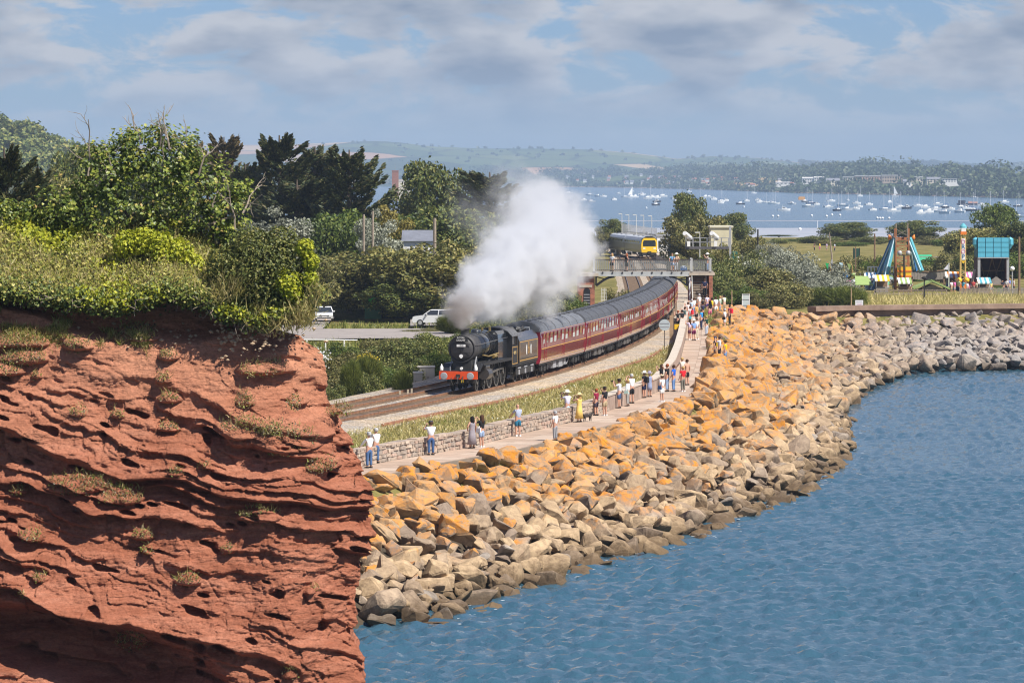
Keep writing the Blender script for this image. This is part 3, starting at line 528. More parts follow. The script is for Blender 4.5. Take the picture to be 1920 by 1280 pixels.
# deep hollow under the overhanging turf
ly = np.interp(X/CS+960, lip[:, 0], lip[:, 1]); dl = (HC-Z)/CS+YH-ly      # pixels below the lip line
hol = np.interp(X/CS+960, [-200, 0, 90, 150, 230, 300, 380, 420, 440, 480, 540, 585, 600], [30, 22, 26, 44, 56, 72, 66, 30, 22, 44, 46, 40, 20])
hollow = sstep(-25, 3, dl)*(1-sstep(.8, 1.25, dl/hol)); out_ -= hollow*.95
Y = Y-out_*(1-.75*back); X = X+((out_-.45)*.6+1.0*(fbm(Z*.45, 3.3, 2, 3)-.5)+.45*(fbm(Z*2.1, Y*.6, 8, 3)-.5))*round_*(1-.6*back)
cliff = link('cliff', npmesh('cliff', np.stack([X, Y, Z], -1).reshape(-1, 3), grid(NU, NV), er, smooth=True)); tag(cliff, 'red sandstone cliff with dipping ledges', kind='structure')
CY = Y; CXg = X
def cliff_pt(px, py):                                                    # surface point of the cliff seen at a pixel
    j = int(np.clip(np.searchsorted(z, cZ(py)), 1, NV-2)); i = int(np.argmin(abs(CXg[:int(NU*.86), j]-cX(px)))); return np.array([CXg[i, j], CY[i, j], z[j]])
# loose pale stones in the soil below the turf
pm = [mat('pale_pebble', c, .9, .2, 6, hue=True) for c in ((.52, .38, .24), (.45, .24, .15))]; pm2 = MB(); rp = random.Random(5)
for k in range(150):
    px = rp.choice([rp.gauss(435, 18), rp.gauss(500, 40), rp.gauss(330, 70)]); py = 632+rp.gauss(0, 16)+(px-430)*.05; q = cliff_pt(px, py); s_ = rp.uniform(.025, .085)
    pm2.add([(q[0]+s_*a, q[1]-.02+s_*b, q[2]+s_*.7*c) for a, b, c in ((1, 0, 0), (-1, 0, .1), (0, 1, 0), (0, -1, 0), (0, 0, 1), (.1, 0, -1))], [(0, 2, 4), (2, 1, 4), (1, 3, 4), (3, 0, 4), (2, 0, 5), (1, 2, 5), (3, 1, 5), (0, 3, 5)])
tag(pm2.build('loose_stones', pm[0]), 'pale stones in the red soil under the turf edge', kind='stuff')
# ---- turf bank above the cliff, with a ragged overhanging edge
tm_, nt, N, L, out = newmat('turf_soil')
def _turf():
    b = N('ShaderNodeBsdfPrincipled'); b.inputs['Roughness'].default_value = .95; L(b.outputs[0], out.inputs[0]); n = N('ShaderNodeTexNoise'); n.inputs['Scale'].default_value = 2; n.inputs['Detail'].default_value = 6; L(N('ShaderNodeNewGeometry').outputs['Position'], n.inputs[0])
    r = ramp(N, [(.35, (.05, .045, .018)), (.6, (.10, .095, .03))]); L(n.outputs[0], r.inputs[0]); L(r.outputs[0], b.inputs['Base Color'])
_turf()
TU, TV = 160, 60; tu = np.linspace(-170, 600, TU); tvv = np.linspace(0, 1, TV); A, Bv = np.meshgrid(tu, tvv, indexing='ij')
lipy = np.interp(A, lip[:, 0], lip[:, 1])+5*(fbm(A*.05, 1, 1, 3)-.5)*2
topy = np.interp(A, [-200, 0, 100, 200, 320, 380, 440, 500, 560, 600], [392, 398, 418, 424, 420, 445, 500, 520, 540, 560])
py_ = lipy+(topy-lipy)*np.clip((Bv-.25)/.75, 0, 1)**.8; fr = np.clip(.25-Bv, 0, .25)/.25
TX = cX(A)*1.0; TZ = HC-(py_-YH)*CS-fr*.05+.5*(fbm(A*.02, Bv*4, 3)-.5)*np.clip(Bv*2, 0, 1)
TY = 120.65-np.sin(np.clip(Bv/.3, 0, 1)*1.57)*.75+np.clip(Bv-.25, 0, 1)*6.5+.5*(fbm(A*.012, Bv*3, 6)-.5)+fr*1.6
kx = TY/122; TX = TX*kx; TZ = HC-(HC-TZ)*kx
turf = link('turf_bank', npmesh('turf_bank', np.stack([TX, TY, TZ], -1).reshape(-1, 3), grid(TU, TV), tm_, smooth=True)); tag(turf, kind='structure')
tmesh = np.stack([TX, TY, TZ], -1)
def turf_sample(n, v0, v1, u0=0, u1=1, rng=RNG):
    i = rng.uniform(u0*(TU-1), u1*(TU-1)-1e-3, n); j = rng.uniform(v0*(TV-1), v1*(TV-1)-1e-3, n); a = i.astype(int); b = j.astype(int); fi, fj = (i-a)[:, None], (j-b)[:, None]
    return tmesh[a, b]*(1-fi)*(1-fj)+tmesh[np.minimum(a+1, TU-1), b]*fi*(1-fj)+tmesh[a, np.minimum(b+1, TV-1)]*(1-fi)*fj+tmesh[np.minimum(a+1, TU-1), np.minimum(b+1, TV-1)]*fi*fj
lm_dark = leafmat('bramble_leaf', [(0, (.045, .065, .016)), (.5, (.10, .135, .025)), (1, (.22, .24, .05))], .2)
lm_ivy = leafmat('yellow_ivy_leaf', [(0, (.16, .20, .015)), (.5, (.36, .38, .02)), (1, (.52, .50, .05))], .3)
lm_mix = leafmat('bank_leaf', [(0, (.09, .11, .02)), (.35, (.22, .24, .035)), (.7, (.38, .355, .065)), (1, (.54, .46, .15))], .25)
gr_y = leafmat('dry_grass', [(0, (.24, .23, .06)), (.4, (.42, .36, .12)), (.8, (.58, .47, .20)), (1, (.66, .56, .30))], .3)
gr_g = leafmat('green_grass', [(0, (.09, .12, .02)), (.5, (.20, .24, .04)), (1, (.36, .36, .08))], .3)
OUTW = np.array([.25, -.85, .45])
ivyp = turf_sample(60000, .1, 1); e = fbm(ivyp[:, 0]*.55, ivyp[:, 2]*.9, 4, 3); hi = sstep(.45, 1, (ivyp[:, 2]-15.2)/2.4)
sel = e+.28*hi-.10*(ivyp[:, 0] < cX(200)*1.0) > .60; m1 = ivyp[sel][:13000]; m2 = ivyp[~sel][:24000]
jit = lambda p, s: p+RNG.normal(size=p.shape)*s
tag(link('ivy', leaves('ivy', jit(m1, .10)+OUTW*.15, .058, lm_ivy, .3, .75, np.tile(OUTW, (len(m1), 1)))), 'bright yellow green ivy spreading over the clifftop bank', kind='stuff')
tag(link('ground_cover', leaves('ground_cover', jit(m2, .11)+OUTW*.1, .05, lm_mix, .3, .7, np.tile(OUTW, (len(m2), 1)))), 'mixed low plants covering the clifftop bank', kind='stuff')
lp = turf_sample(15000, 0, .33); tag(link('bramble', leaves('bramble', jit(lp, .13)+OUTW*.12+np.array([0, 0, -.06]), .055, lm_dark, .2, .7, np.tile(OUTW, (len(lp), 1)))), 'dark green trailing bramble along the overhanging clifftop edge', kind='stuff')
def blades(name, base, h, m, lean=.35, w=.012, rng=RNG, dirv=None):
    n = len(base); d = rng.normal(size=(n, 3))*lean; d[:, 2] = 1
    if dirv is not None: d += dirv
    d = unit(d); hh = (h*rng.uniform(.5, 1.3, n))[:, None]; s = unit(np.cross(d, rng.normal(size=(n, 3))))*w*rng.uniform(.7, 1.4, (n, 1)); mid = base+d*hh*.55; tip = base+d*hh+rng.normal(size=(n, 3))*hh*.22
    V = np.stack([base-s, base+s, mid+s*.8, tip, mid-s*.8], 1).reshape(-1, 3); i = np.arange(n)[:, None]*5
    F = np.concatenate([i+np.array([[0, 1, 2, 4]]), i+np.array([[4, 2, 3, 3]])], 0)
    F4 = (i+np.array([[0, 1, 2, 4]])); T = np.stack([base-s, base+s, mid+s*.8, mid-s*.8, tip+s*.15, tip-s*.15], 1).reshape(-1, 3); i6 = np.arange(n)[:, None]*6
    F = np.concatenate([i6+np.array([[0, 1, 2, 3]]), i6+np.array([[3, 2, 4, 5]])], 0); r = rng.random(n); return npmesh(name, T, F, m, np.concatenate([r, r]))
gp = turf_sample(9000, .2, 1, 0, .8); gsel = fbm(gp[:, 0]*.5, gp[:, 2]*.7, 9, 2) > .46
tag(link('dry_grass', blades('dry_grass', gp[gsel], .38, gr_y, .35, .01)), 'dry straw coloured grass stems on the clifftop bank', kind='stuff')
# grass and moss on the face itself, below the hollow and on every hummock
fp = []; fp2 = []; mossp = []
for k in range(9000):
    px = RNG.uniform(-10, 290); py = RNG.normal(600+px*.09, 16)
    if fbm(px*.03, py*.05, 3, 2) > .45 and py > np.interp(px, [0, 100, 200, 290], [566, 590, 618, 622]): (fp if RNG.random() < .5 else fp2).append(cliff_pt(px, py))
for px, py, a, c in HUM:
    for k in range(int(a*c*.55)+30):
        t = RNG.uniform(0, 6.28); r = math.sqrt(RNG.random()); q = cliff_pt(px+a*r*math.cos(t), py+c*r*math.sin(t)-c*.3); (mossp if RNG.random() < .6 else (fp2 if RNG.random() < .75 else fp)).append(q)
tag(link('grass', blades('grass', jit(np.array(fp), .03), .16, gr_g, .5, .009, dirv=np.array([0, -.5, 0]))), 'green grass tufts on the red cliff face', kind='stuff')
tag(link('dry_grass', blades('dry_grass', jit(np.array(fp2), .03), .18, gr_y, .6, .008, dirv=np.array([.1, -.6, 0]))), 'dry grass tufts on the red cliff face', kind='stuff')
lm_moss = leafmat('cushion_moss', [(0, (.07, .05, .03)), (.5, (.14, .10, .04)), (.8, (.16, .16, .035)), (1, (.22, .23, .04))], .1)
mp_ = np.array(mossp); tag(link('moss', leaves('moss', jit(mp_, .035)+np.array([0, -.03, 0]), .032, lm_moss, .3, .7, np.tile(OUTW, (len(mp_), 1)))), 'brown and green cushion moss clinging to the cliff ledges', kind='stuff')
# roots hanging out of the undercut turf
rootm = mat('pale_root', (.30, .23, .17), .9, .25, 8); mb = MB(); rq = random.Random(4)
for k in range(70):
    px = rq.uniform(-5, 590); ly_ = float(np.interp(px, lip[:, 0], lip[:, 1])); p = np.array([cX(px)*.983, 119.9+rq.uniform(-.1, .25), HC-(ly_-YH-6)*CS*.983]); pts = [p]; d = np.array([rq.choice((-1, 1))*rq.uniform(.3, 1), rq.uniform(-.1, .2), -rq.uniform(.05, .5)])
    if k % 4 == 0: d = np.array([rq.uniform(-.2, .2), .1, -1])
    for j in range(rq.randint(4, 7)):
        d = d+np.array([rq.gauss(0, .25), rq.gauss(0, .12), rq.gauss(0, .3)]); p = p+d/np.linalg.norm(d)*rq.uniform(.06, .13); pts.append(p)
    mb.tube(pts, [rq.uniform(.008, .014)*(1-.6*i/len(pts)) for i in range(len(pts))], 5)
tag(mb.build('roots', rootm), 'pale roots dangling beneath the overhanging turf', kind='stuff')
# ================================================================== TRAINS
_ad = np.arange(205, 850, .25); _as = np.concatenate([[0], np.cumsum(np.hypot(np.diff(xt(_ad)), .25))])
def atd(s): return float(np.interp(s, _as, _ad))                        # depth at arc length s along the track
def sat(d): return float(np.interp(d, _ad, _as))
def place(o, s0, s1, off=0):                                            # front end at s0, rear at s1; local +x points forward (towards the camera)
    a = np.array(tpos(atd(s0), off)); b = np.array(tpos(atd(s1), off)); d = a-b; o.location = (float(a[0]), float(a[1]), ZR); o.rotation_euler = (0, 0, math.atan2(d[1], d[0]))
black = mat('black_paint', (.016, .016, .018), .42, .3, 2, spec=.5); gloss = mat('gloss_black_boiler', (.022, .024, .028), .16, .2, 1.5, spec=.6, coat=.6); smoke_m = mat('smokebox_black', (.045, .042, .042), .62, .25, 3, bump=.004)
red = mat('red_bufferbeam', (.72, .075, .012), .45, .08, 2); steel = mat('oily_steel', (.22, .21, .20), .38, .3, 6, metal=.7); white = mat('white_paint', (.78, .77, .74), .5, .05, 3); grey = mat('grey_paint', (.30, .30, .31), .6, .15, 3)
gold = mat('lining_yellow', (.55, .30, .07), .5, .1, 3); frame_m = mat('grimy_frames', (.028, .026, .024), .6, .4, 4); pale = mat('pale_headlamp', (.85, .84, .8), .4, .04, 3); brass = mat('brass', (.45, .30, .09), .35, .2, 4, metal=.6)
glassm = mat('dark_glass', (.03, .035, .04), .06, .2, 2, spec=.8)
def text_mesh(s, size, m, parent, loc, rot, name='lettering', ext=.004):
    cu = bpy.data.curves.new(name, 'FONT'); cu.body = s; cu.size = size; cu.align_x = 'CENTER'; cu.align_y = 'CENTER'; cu.extrude = ext; cu.resolution_u = 2
    o = bpy.data.objects.new('t', cu); COL.objects.link(o); me = bpy.data.meshes.new_from_object(o.evaluated_get(bpy.context.evaluated_depsgraph_get())); bpy.data.objects.remove(o); bpy.data.curves.remove(cu)
    me.name = name; me.materials.clear(); me.materials.append(m); q = link(name, me, parent, loc); q.rotation_euler = rot; return q
def wheel(parent, x, y, r, spokes, name='wheel'):
    sgn = 1 if y > 0 else -1; mb = MB(); n = 28; vs = []
    for k, (rr_, yy) in enumerate(((r, -.065), (r, .065), (r*.87, .065), (r*.87, -.065))): vs += [(x+rr_*math.cos(6.2832*j/n), y+yy*sgn, r+rr_*math.sin(6.2832*j/n)) for j in range(n)]
    mb.add(vs, [(a*n+j, a*n+(j+1) % n, ((a+1) % 4)*n+(j+1) % n, ((a+1) % 4)*n+j) for a in range(4) for j in range(n)])
    for j in range(spokes):
        t = 6.2832*j/spokes; mb.bar((x+.12*math.cos(t), y, r+.12*math.sin(t)), (x+r*.9*math.cos(t), y, r+r*.9*math.sin(t)), .05, .05)
    mb.mi = 1; mb.cyl((x, y+.02*sgn, r), (0, 1, 0), r*.2, .2, 12); vs = []
    for rr_ in (r*.99, r*.9): vs += [(x+rr_*math.cos(6.2832*j/n), y+.068*sgn, r+rr_*math.sin(6.2832*j/n)) for j in range(n)]
    mb.add(vs, [(j, (j+1) % n, n+(j+1) % n, n+j) for j in range(n)]); return mb.build(name, [frame_m, steel], parent)
def steam_loco():
    t = thing('steam_locomotive', 'black steam locomotive with orange red buffer beam pouring out white smoke', 'locomotive')
    mb = MB(); mb.smooth = True; mb.tube([(-1.05, 0, 2.72), (-1.0, 0, 2.72), (-2.95, 0, 2.72)], [.84, .875, .875], 32); mb.build('smokebox', smoke_m, t)
    mb = MB(); mb.smooth = True; mb.tube([(-.86, 0, 2.72), (-.93, 0, 2.72), (-1.05, 0, 2.72)], [.45, .72, .78], 32); d = mb.build('smokebox_door', smoke_m, t)
    mb = MB(); mb.smooth = True
    n = 32; mb.add([(-1.02+xx, rr_*math.cos(6.2832*j/n), 2.72+rr_*math.sin(6.2832*j/n)) for xx, rr_ in ((0, .895), (.05, .88), (.05, .80), (0, .79)) for j in range(n)], [(a*n+j, a*n+(j+1) % n, (a+1)*n+(j+1) % n, (a+1)*n+j) for a in range(3) for j in range(n)]); mb.build('door_ring', smoke_m, d)
    MB().cyl((-.82, 0, 2.66), (1, 0, 0), .05, .1, 10).bar((-.8, 0, 2.66), (-.8, .02, 2.42), .03).bar((-.82, -.62, 3.02), (-.82, .62, 3.02), .03, .05).bar((-.84, -.5, 2.52), (-.84, .6, 2.48), .02).build('door_handle', black, d)
    pl = MB().box(-.80, -.77, -.285, .285, 2.865, 3.015).build('number_plate', white, t); text_mesh('1Z10', .15, black, pl, (-.767, 0, 2.94), (math.pi/2, 0, math.pi/2))
    h = MB(); h.prism([(-.46, 3.2), (.46, 3.2), (.42, 3.42), (.27, 3.55), (-.27, 3.55), (-.42, 3.42)], -.78, -.73); hb = h.build('headboard', black, t)
    text_mesh('ROYAL', .165, pale, hb, (-.725, 0, 3.44), (math.pi/2, 0, math.pi/2)); text_mesh('DUCHY', .165, pale, hb, (-.725, 0, 3.28), (math.pi/2, 0, math.pi/2))
    MB().add([(-.80, .13*math.cos(a)*(.8 if math.sin(a) < 0 else 1), 2.26+.13*math.sin(a)) for a in np.linspace(0, 6.28, 13)[:-1]]+[(-.86, .1*math.cos(a), 2.26+.1*math.sin(a)) for a in np.linspace(0, 6.28, 13)[:-1]], [tuple(range(12))]+[(i, (i+1) % 12, 12+(i+1) % 12, 12+i) for i in range(12)]).build('badge', pale, t)
    mb = MB(); mb.smooth = True; mb.lathe([(.36, 3.48), (.27, 3.62), (.265, 3.9), (.32, 3.96), (.31, 4.02), (.22, 4.02), (.2, 3.8)], 20, Matrix.Translation((-1.95, 0, 0))); mb.build('chimney', smoke_m, t)
    mb = MB(); mb.smooth = True; mb.tube([(-2.95, 0, 2.74), (-5.2, 0, 2.78), (-7.3, 0, 2.80)], [.80, .86, .90], 32); bo = mb.build('boiler', gloss, t)
    for x, r in ((-3.05, .825), (-4.3, .853), (-5.6, .883), (-6.6, .90)):
        n = 32; b2 = MB(); b2.add([(x+xx, rr_*math.cos(6.2832*j/n), 2.77+rr_*math.sin(6.2832*j/n)) for xx, rr_ in ((-.04, r), (-.04, r+.015), (.04, r+.015), (.04, r)) for j in range(n)], [(a*n+j, a*n+(j+1) % n, (a+1)*n+(j+1) % n, (a+1)*n+j) for a in range(3) for j in range(n)]); b2.build('boiler_band', black, bo)
    mb = MB(); mb.smooth = True; mb.lathe([(.36, 3.5), (.33, 3.68), (.28, 3.8), (.12, 3.86), (.01, 3.87)], 18, Matrix.Translation((-5.1, 0, 0))); mb.build('dome', gloss, t)
    mb = MB(); mb.prism([(-.98, 1.7), (-1.0, 2.9), (-.95, 3.4), (-.78, 3.62), (.78, 3.62), (.95, 3.4), (1.0, 2.9), (.98, 1.7)], -10.1, -7.3); mb.build('firebox', gloss, t)
    mb = MB(); [mb.cyl((-8.3+.5*k, .2-.4*k, 3.72), (0, 0, 1), .08, .28, 8) for k in (0, 1)]; mb.build('safety_valve', brass, t)
    cab = MB(); cab.box(-12.0, -10.1, -1.3, -1.26, 1.2, 2.55).box(-12.0, -10.1, 1.26, 1.3, 1.2, 2.55).box(-10.16, -10.1, -1.3, 1.3, 2.55, 2.6).box(-12, -11.85, 1.26, 1.3, 2.55, 3.3).box(-10.3, -10.1, 1.26, 1.3, 2.55, 3.3).box(-11.15, -11.05, 1.26, 1.3, 2.55, 3.3).box(-12, -11.85, -1.3, -1.26, 2.55, 3.3).box(-10.3, -10.1, -1.3, -1.26, 2.55, 3.3).box(-12, -10.1, -1.3, 1.3, 1.15, 1.25)
    cab.add([(-10.1, y, z) for y, z in ((-1.3, 1.25), (1.3, 1.25), (1.3, 3.25), (.8, 3.6), (0, 3.75), (-.8, 3.6), (-1.3, 3.25))], [tuple(range(7))]); c = cab.build('cab', black, t)
    rf = [(-1.36, 3.2), (-1.05, 3.52), (-.55, 3.74), (0, 3.8), (.55, 3.74), (1.05, 3.52), (1.36, 3.2)]; MB().prism(rf+[(y, z-.05) for y, z in rf[::-1]], -12.3, -9.95).build('roof', mat('cab_roof', (.10, .10, .105), .6, .2, 2), c)
    for s in (1, -1):
        MB().box(-10.09, -10.07, .62*s-.22, .62*s+.22, 2.85, 3.3).build('window', glassm, c)
        w = MB().box(-11.05, -10.35, 1.27*s-.005, 1.27*s+.005, 2.6, 3.22).build('window', glassm, c)
        pn = MB(); pn.box(-11.9, -10.25, s*1.303-.002, s*1.303+.002, 1.32, 1.36).box(-11.9, -10.25, s*1.303-.002, s*1.303+.002, 2.42, 2.46).box(-11.9, -11.86, s*1.303-.002, s*1.303+.002, 1.36, 2.42).box(-10.29, -10.25, s*1.303-.002, s*1.303+.002, 1.36, 2.42); pn.build('lining', gold, c)
        text_mesh('45110', .3, mat('cream_number', (.70, .52, .22), .5, .05, 2), c, (-11.07, s*1.306, 2.05), (math.pi/2, 0, math.pi if s > 0 else 0), 'cab_number')
    rp_ = MB()
    for s in (1, -1): rp_.box(-10.1, -1.6, min(.75*s, 1.32*s), max(.75*s, 1.32*s), 1.72, 1.78); rp_.box(-10.1, -1.6, 1.30*s-.015, 1.30*s+.015, 1.62, 1.80)
    for s in (1, -1): rp_.add([(-1.6, .75*s, 1.78), (-1.6, 1.32*s, 1.78), (-.9, 1.25*s, 1.36), (-.9, .75*s, 1.36)], [(0, 1, 2, 3)])
    rp_.box(-1.0, -.02, -1.25, 1.25, 1.32, 1.36); rp_.build('running_plate', black, t)
    MB().box(-9.9, -1.2, -.52, .52, .85, 1.75).box(-2.95, -1.05, -.6, .6, 1.36, 2.0).box(-1.05, -.1, -.55, -.5, .6, 1.36).box(-1.05, -.1, .5, .55, .6, 1.36).box(-1.2, -.9, -.95, .95, .55, .75).build('frames', frame_m, t)
    bb = MB().box(-.06, 0, -1.26, 1.26, .83, 1.34).build('buffer_beam', red, t)
    for s in (1, -1):
        b = MB().cyl((.17, .86*s, 1.05), (1, 0, 0), .13, .34, 14, .11).build('buffer', black, t); q = MB(); q.smooth = False; q.lathe([(.1, -.03), (.225, -.015), (.235, 0), (.2, .025), (.01, .035)], 20, Matrix.Translation((.36, .86*s, 1.05)) @ Matrix.Rotation(math.pi/2, 4, 'Y')); q.build('buffer_head', grey, b)
        la = MB(); la.smooth = True; la.lathe([(.1, 0), (.11, .05), (.11, .22), (.07, .3), (.03, .38), (.04, .42)], 12, Matrix.Translation((-.12, 1.12*s, 1.37))); la.build('lamp', pale, t)
    MB().cyl((-.03, .2, 1.52), (1, 0, 0), .09, .14, 12).build('lamp', pale, t); MB().bar((-.1, .2, 1.36), (-.1, .2, 1.46), .05).bar((-.1, -.55, 1.36), (-.1, -.55, 1.62), .05).build('lamp_iron', grey, t)
    MB().tube([(0, .3, 1.0), (.16, .3, .95), (.2, .3, .7), (.08, .32, .5)], .035, 8).tube([(0, -.45, .9), (.15, -.45, .8), (.13, -.35, .5), (.02, -.3, .45)], .03, 8).box(0, .12, -.12, .12, .95, 1.15).tube([(.1, 0, 1.0), (.22, 0, .85), (.2, 0, .55)], .045, 8).build('coupling', frame_m, t)
    MB().box(.03, .06, .2, .34, .62, .8).build('hose_tag', mat('yellow_tag', (.75, .50, .03), .5, .05, 2), t)
    for s in (1, -1):
        cy_ = MB(); cy_.smooth = False; cy_.cyl((-2.9, 1.13*s, 1.05), (1, .0, .02), .36, 1.15, 20).cyl((-2.9, 1.13*s, 1.52), (1, 0, 0), .17, 1.25, 14).box(-3.4, -2.4, .6*s if s > 0 else -1.0, 1.0 if s > 0 else -.6, .9, 1.65); cy_.build('cylinder', mat('cylinder_cladding', (.05, .045, .042), .35, .3, 3, spec=.6), t)
        for x in (-1.75, -3.75): wheel(t, x, .74*s, .5, 9)
        for x in (-5.35, -7.5, -9.4): wheel(t, x, .76*s, .92, 16, 'driving_wheel')
        th = .7 if s > 0 else 2.2; cx_, cz_ = .33*math.cos(th), .33*math.sin(th)
        MB().bar((-5.35+cx_, .93*s, .92+cz_), (-9.4+cx_, .93*s, .92+cz_), .05, .11).build('coupling_rod', steel, t)
        MB().bar((-7.5+cx_, 1.02*s, .92+cz_), (-4.35, 1.08*s, 1.02), .05, .13).bar((-4.35, 1.08*s, 1.02), (-3.4, 1.1*s, 1.04), .07).build('connecting_rod', steel, t)
        MB().bar((-5.1, 1.05*s, 1.65), (-5.15, 1.05*s, .95), .05, .1).bar((-5.15, 1.05*s, 1.2), (-3.7, 1.08*s, 1.5), .04, .07).bar((-4.3, 1.02*s, 1.25), (-3.5, 1.02*s, 1.25), .05, .08).bar((-5.7, 1.0*s, .7), (-5.2, 1.04*s, 1.0), .05, .07).build('valve_gear', steel, t)
        hr = MB(); hr.tube([(-1.0, .88*s, 2.95), (-2.9, .93*s, 2.98), (-7.3, .98*s, 3.08), (-9.9, 1.05*s, 3.12)], .022, 6); [hr.cyl((x, .9*s, 2.98), (0, 1, 0), .03, .12, 6) for x in (-1.2, -2.4, -3.8, -5.4, -6.8)]; hr.build('handrail', steel, t)
        MB().bar((-1.15, .78*s, 1.40), (-1.75, .8*s, 2.2), .05, .09).build('stay', grey, t)
        MB().tube([(-7.2, 1.02*s, 2.2), (-4.6, .95*s, 2.1), (-3.0, .95*s, 2.25)], .05, 8).cyl((-6.2, 1.0*s, 2.05), (1, 0, 0), .12, .8, 10).build('ejector_pipe', brass, t)
        MB().box(-10.6, -10.2, min(1.0*s, 1.28*s), max(1.0*s, 1.28*s), .35, .4).box(-10.6, -10.2, min(1.0*s, 1.28*s), max(1.0*s, 1.28*s), .72, .77).box(-10.62, -10.58, 1.2*s-.02, 1.2*s+.02, .35, 1.25).box(-10.22, -10.18, 1.2*s-.02, 1.2*s+.02, .35, 1.25).build('cab_step', frame_m, t)
    return t
def make_tender():
    t = thing('locomotive_tender', 'six wheeled black coal tender behind the steam locomotive cab', 'tender')
    sec = [(-1.3, 1.3), (-1.3, 2.75), (-1.2, 3.0), (-.95, 3.3), (.95, 3.3), (1.2, 3.0), (1.3, 2.75), (1.3, 1.3)]; MB().prism(sec, -6.9, -.35).build('tank', mat('tender_side', (.05, .042, .036), .24, .4, 2.5, coat=.5), t)
    c = MB(); rc = random.Random(3)
    for k in range(70): p = Vector((-rc.uniform(.6, 4.6), rc.uniform(-.8, .8), 3.28+rc.uniform(0, .3))); s_ = rc.uniform(.1, .24); c.add([p+Vector(q)*s_ for q in ((1, 0, 0), (-1, .2, 0), (0, 1, .1), (0, -1, 0), (.2, 0, .8), (0, .1, -1))], [(0, 2, 4), (2, 1, 4), (1, 3, 4), (3, 0, 4), (2, 0, 5), (1, 2, 5), (3, 1, 5), (0, 3, 5)])
    tag(c.build('coal', mat('coal', (.012, .012, .013), .5, .3, 5), t), kind='stuff')
    li = MB()
    for s in (1, -1):
        y = 1.303*s; li.box(-6.8, -.5, y-.002, y+.002, 1.42, 1.47).box(-6.8, -.5, y-.002, y+.002, 2.66, 2.70).box(-6.8, -6.75, y-.002, y+.002, 1.47, 2.66).box(-.55, -.5, y-.002, y+.002, 1.47, 2.66)
    li.build('lining', gold, t)
    for s in (1, -1):                                                    # lion and wheel style crest: a wheel with a crest above, flanked by supporters
        y = 1.306*s; n = 16; cb = MB(); cb.add([(-3.6+r*math.cos(6.2832*j/n), y, 2.05+r*math.sin(6.2832*j/n)) for r in (.24, .16) for j in range(n)], [(j, (j+1) % n, n+(j+1) % n, n+j) for j in range(n)]); cb.box(-3.68, -3.52, y-.002, y+.002, 2.3, 2.62); cb.build('crest', gold, t)
        for x0 in (-4.35, -2.85): MB().add([(x0+dx, y, 2.05+dz) for dx, dz in ((-.1, -.3), (.12, -.22), (.16, .2), (.02, .42), (-.14, .3))], [(0, 1, 2, 3, 4)]).build('crest_supporter', pale, t)
    MB().box(-6.9, -.2, -1.25, 1.25, 1.18, 1.3).box(-6.8, -.4, -1.06, -1.0, .5, 1.18).box(-6.8, -.4, 1.0, 1.06, .5, 1.18).box(-6.6, -.5, -.6, .6, .5, 1.18).build('frames', frame_m, t)
    for s in (1, -1):
        for x in (-1.3, -3.5, -5.7): wheel(t, x, .74*s, .64, 10); MB().box(x-.16, x+.16, 1.04*s-.07, 1.04*s+.07, .5, .82).bar((x-.5, 1.08*s, .95), (x+.5, 1.08*s, .95), .08, .09).build('axlebox', grey, t)
    MB().tube([(-6.4, .8, 3.3), (-6.4, .8, 3.45), (-6.4, -.8, 3.45), (-6.4, -.8, 3.3)], .04, 6).box(-6.6, -5.6, -.45, .45, 3.3, 3.42).build('filler', white, t)
    return t
maroon = mat('maroon_coach', (.21, .022, .032), .2, .25, 1.1, spec=.6, coat=.7); maroon_end = mat('coach_end', (.26, .014, .035), .42, .12, 1.5); roofm = mat('coach_roof', (.135, .14, .15), .55, .22, 1.2); roof_b = mat('coach_roof_dark', (.075, .077, .082), .6, .2, 1.2); cream = mat('cream_curtain', (.42, .44, .40), .7, .2, 2)
MSEC = [(-1.26, .92), (-1.37, 1.25), (-1.41, 1.9), (-1.37, 2.7), (-1.30, 3.12)]
ROOF = [(-1.33, 3.10), (-1.22, 3.36), (-.95, 3.60), (-.5, 3.77), (0, 3.82), (.5, 3.77), (.95, 3.60), (1.22, 3.36), (1.33, 3.10)]
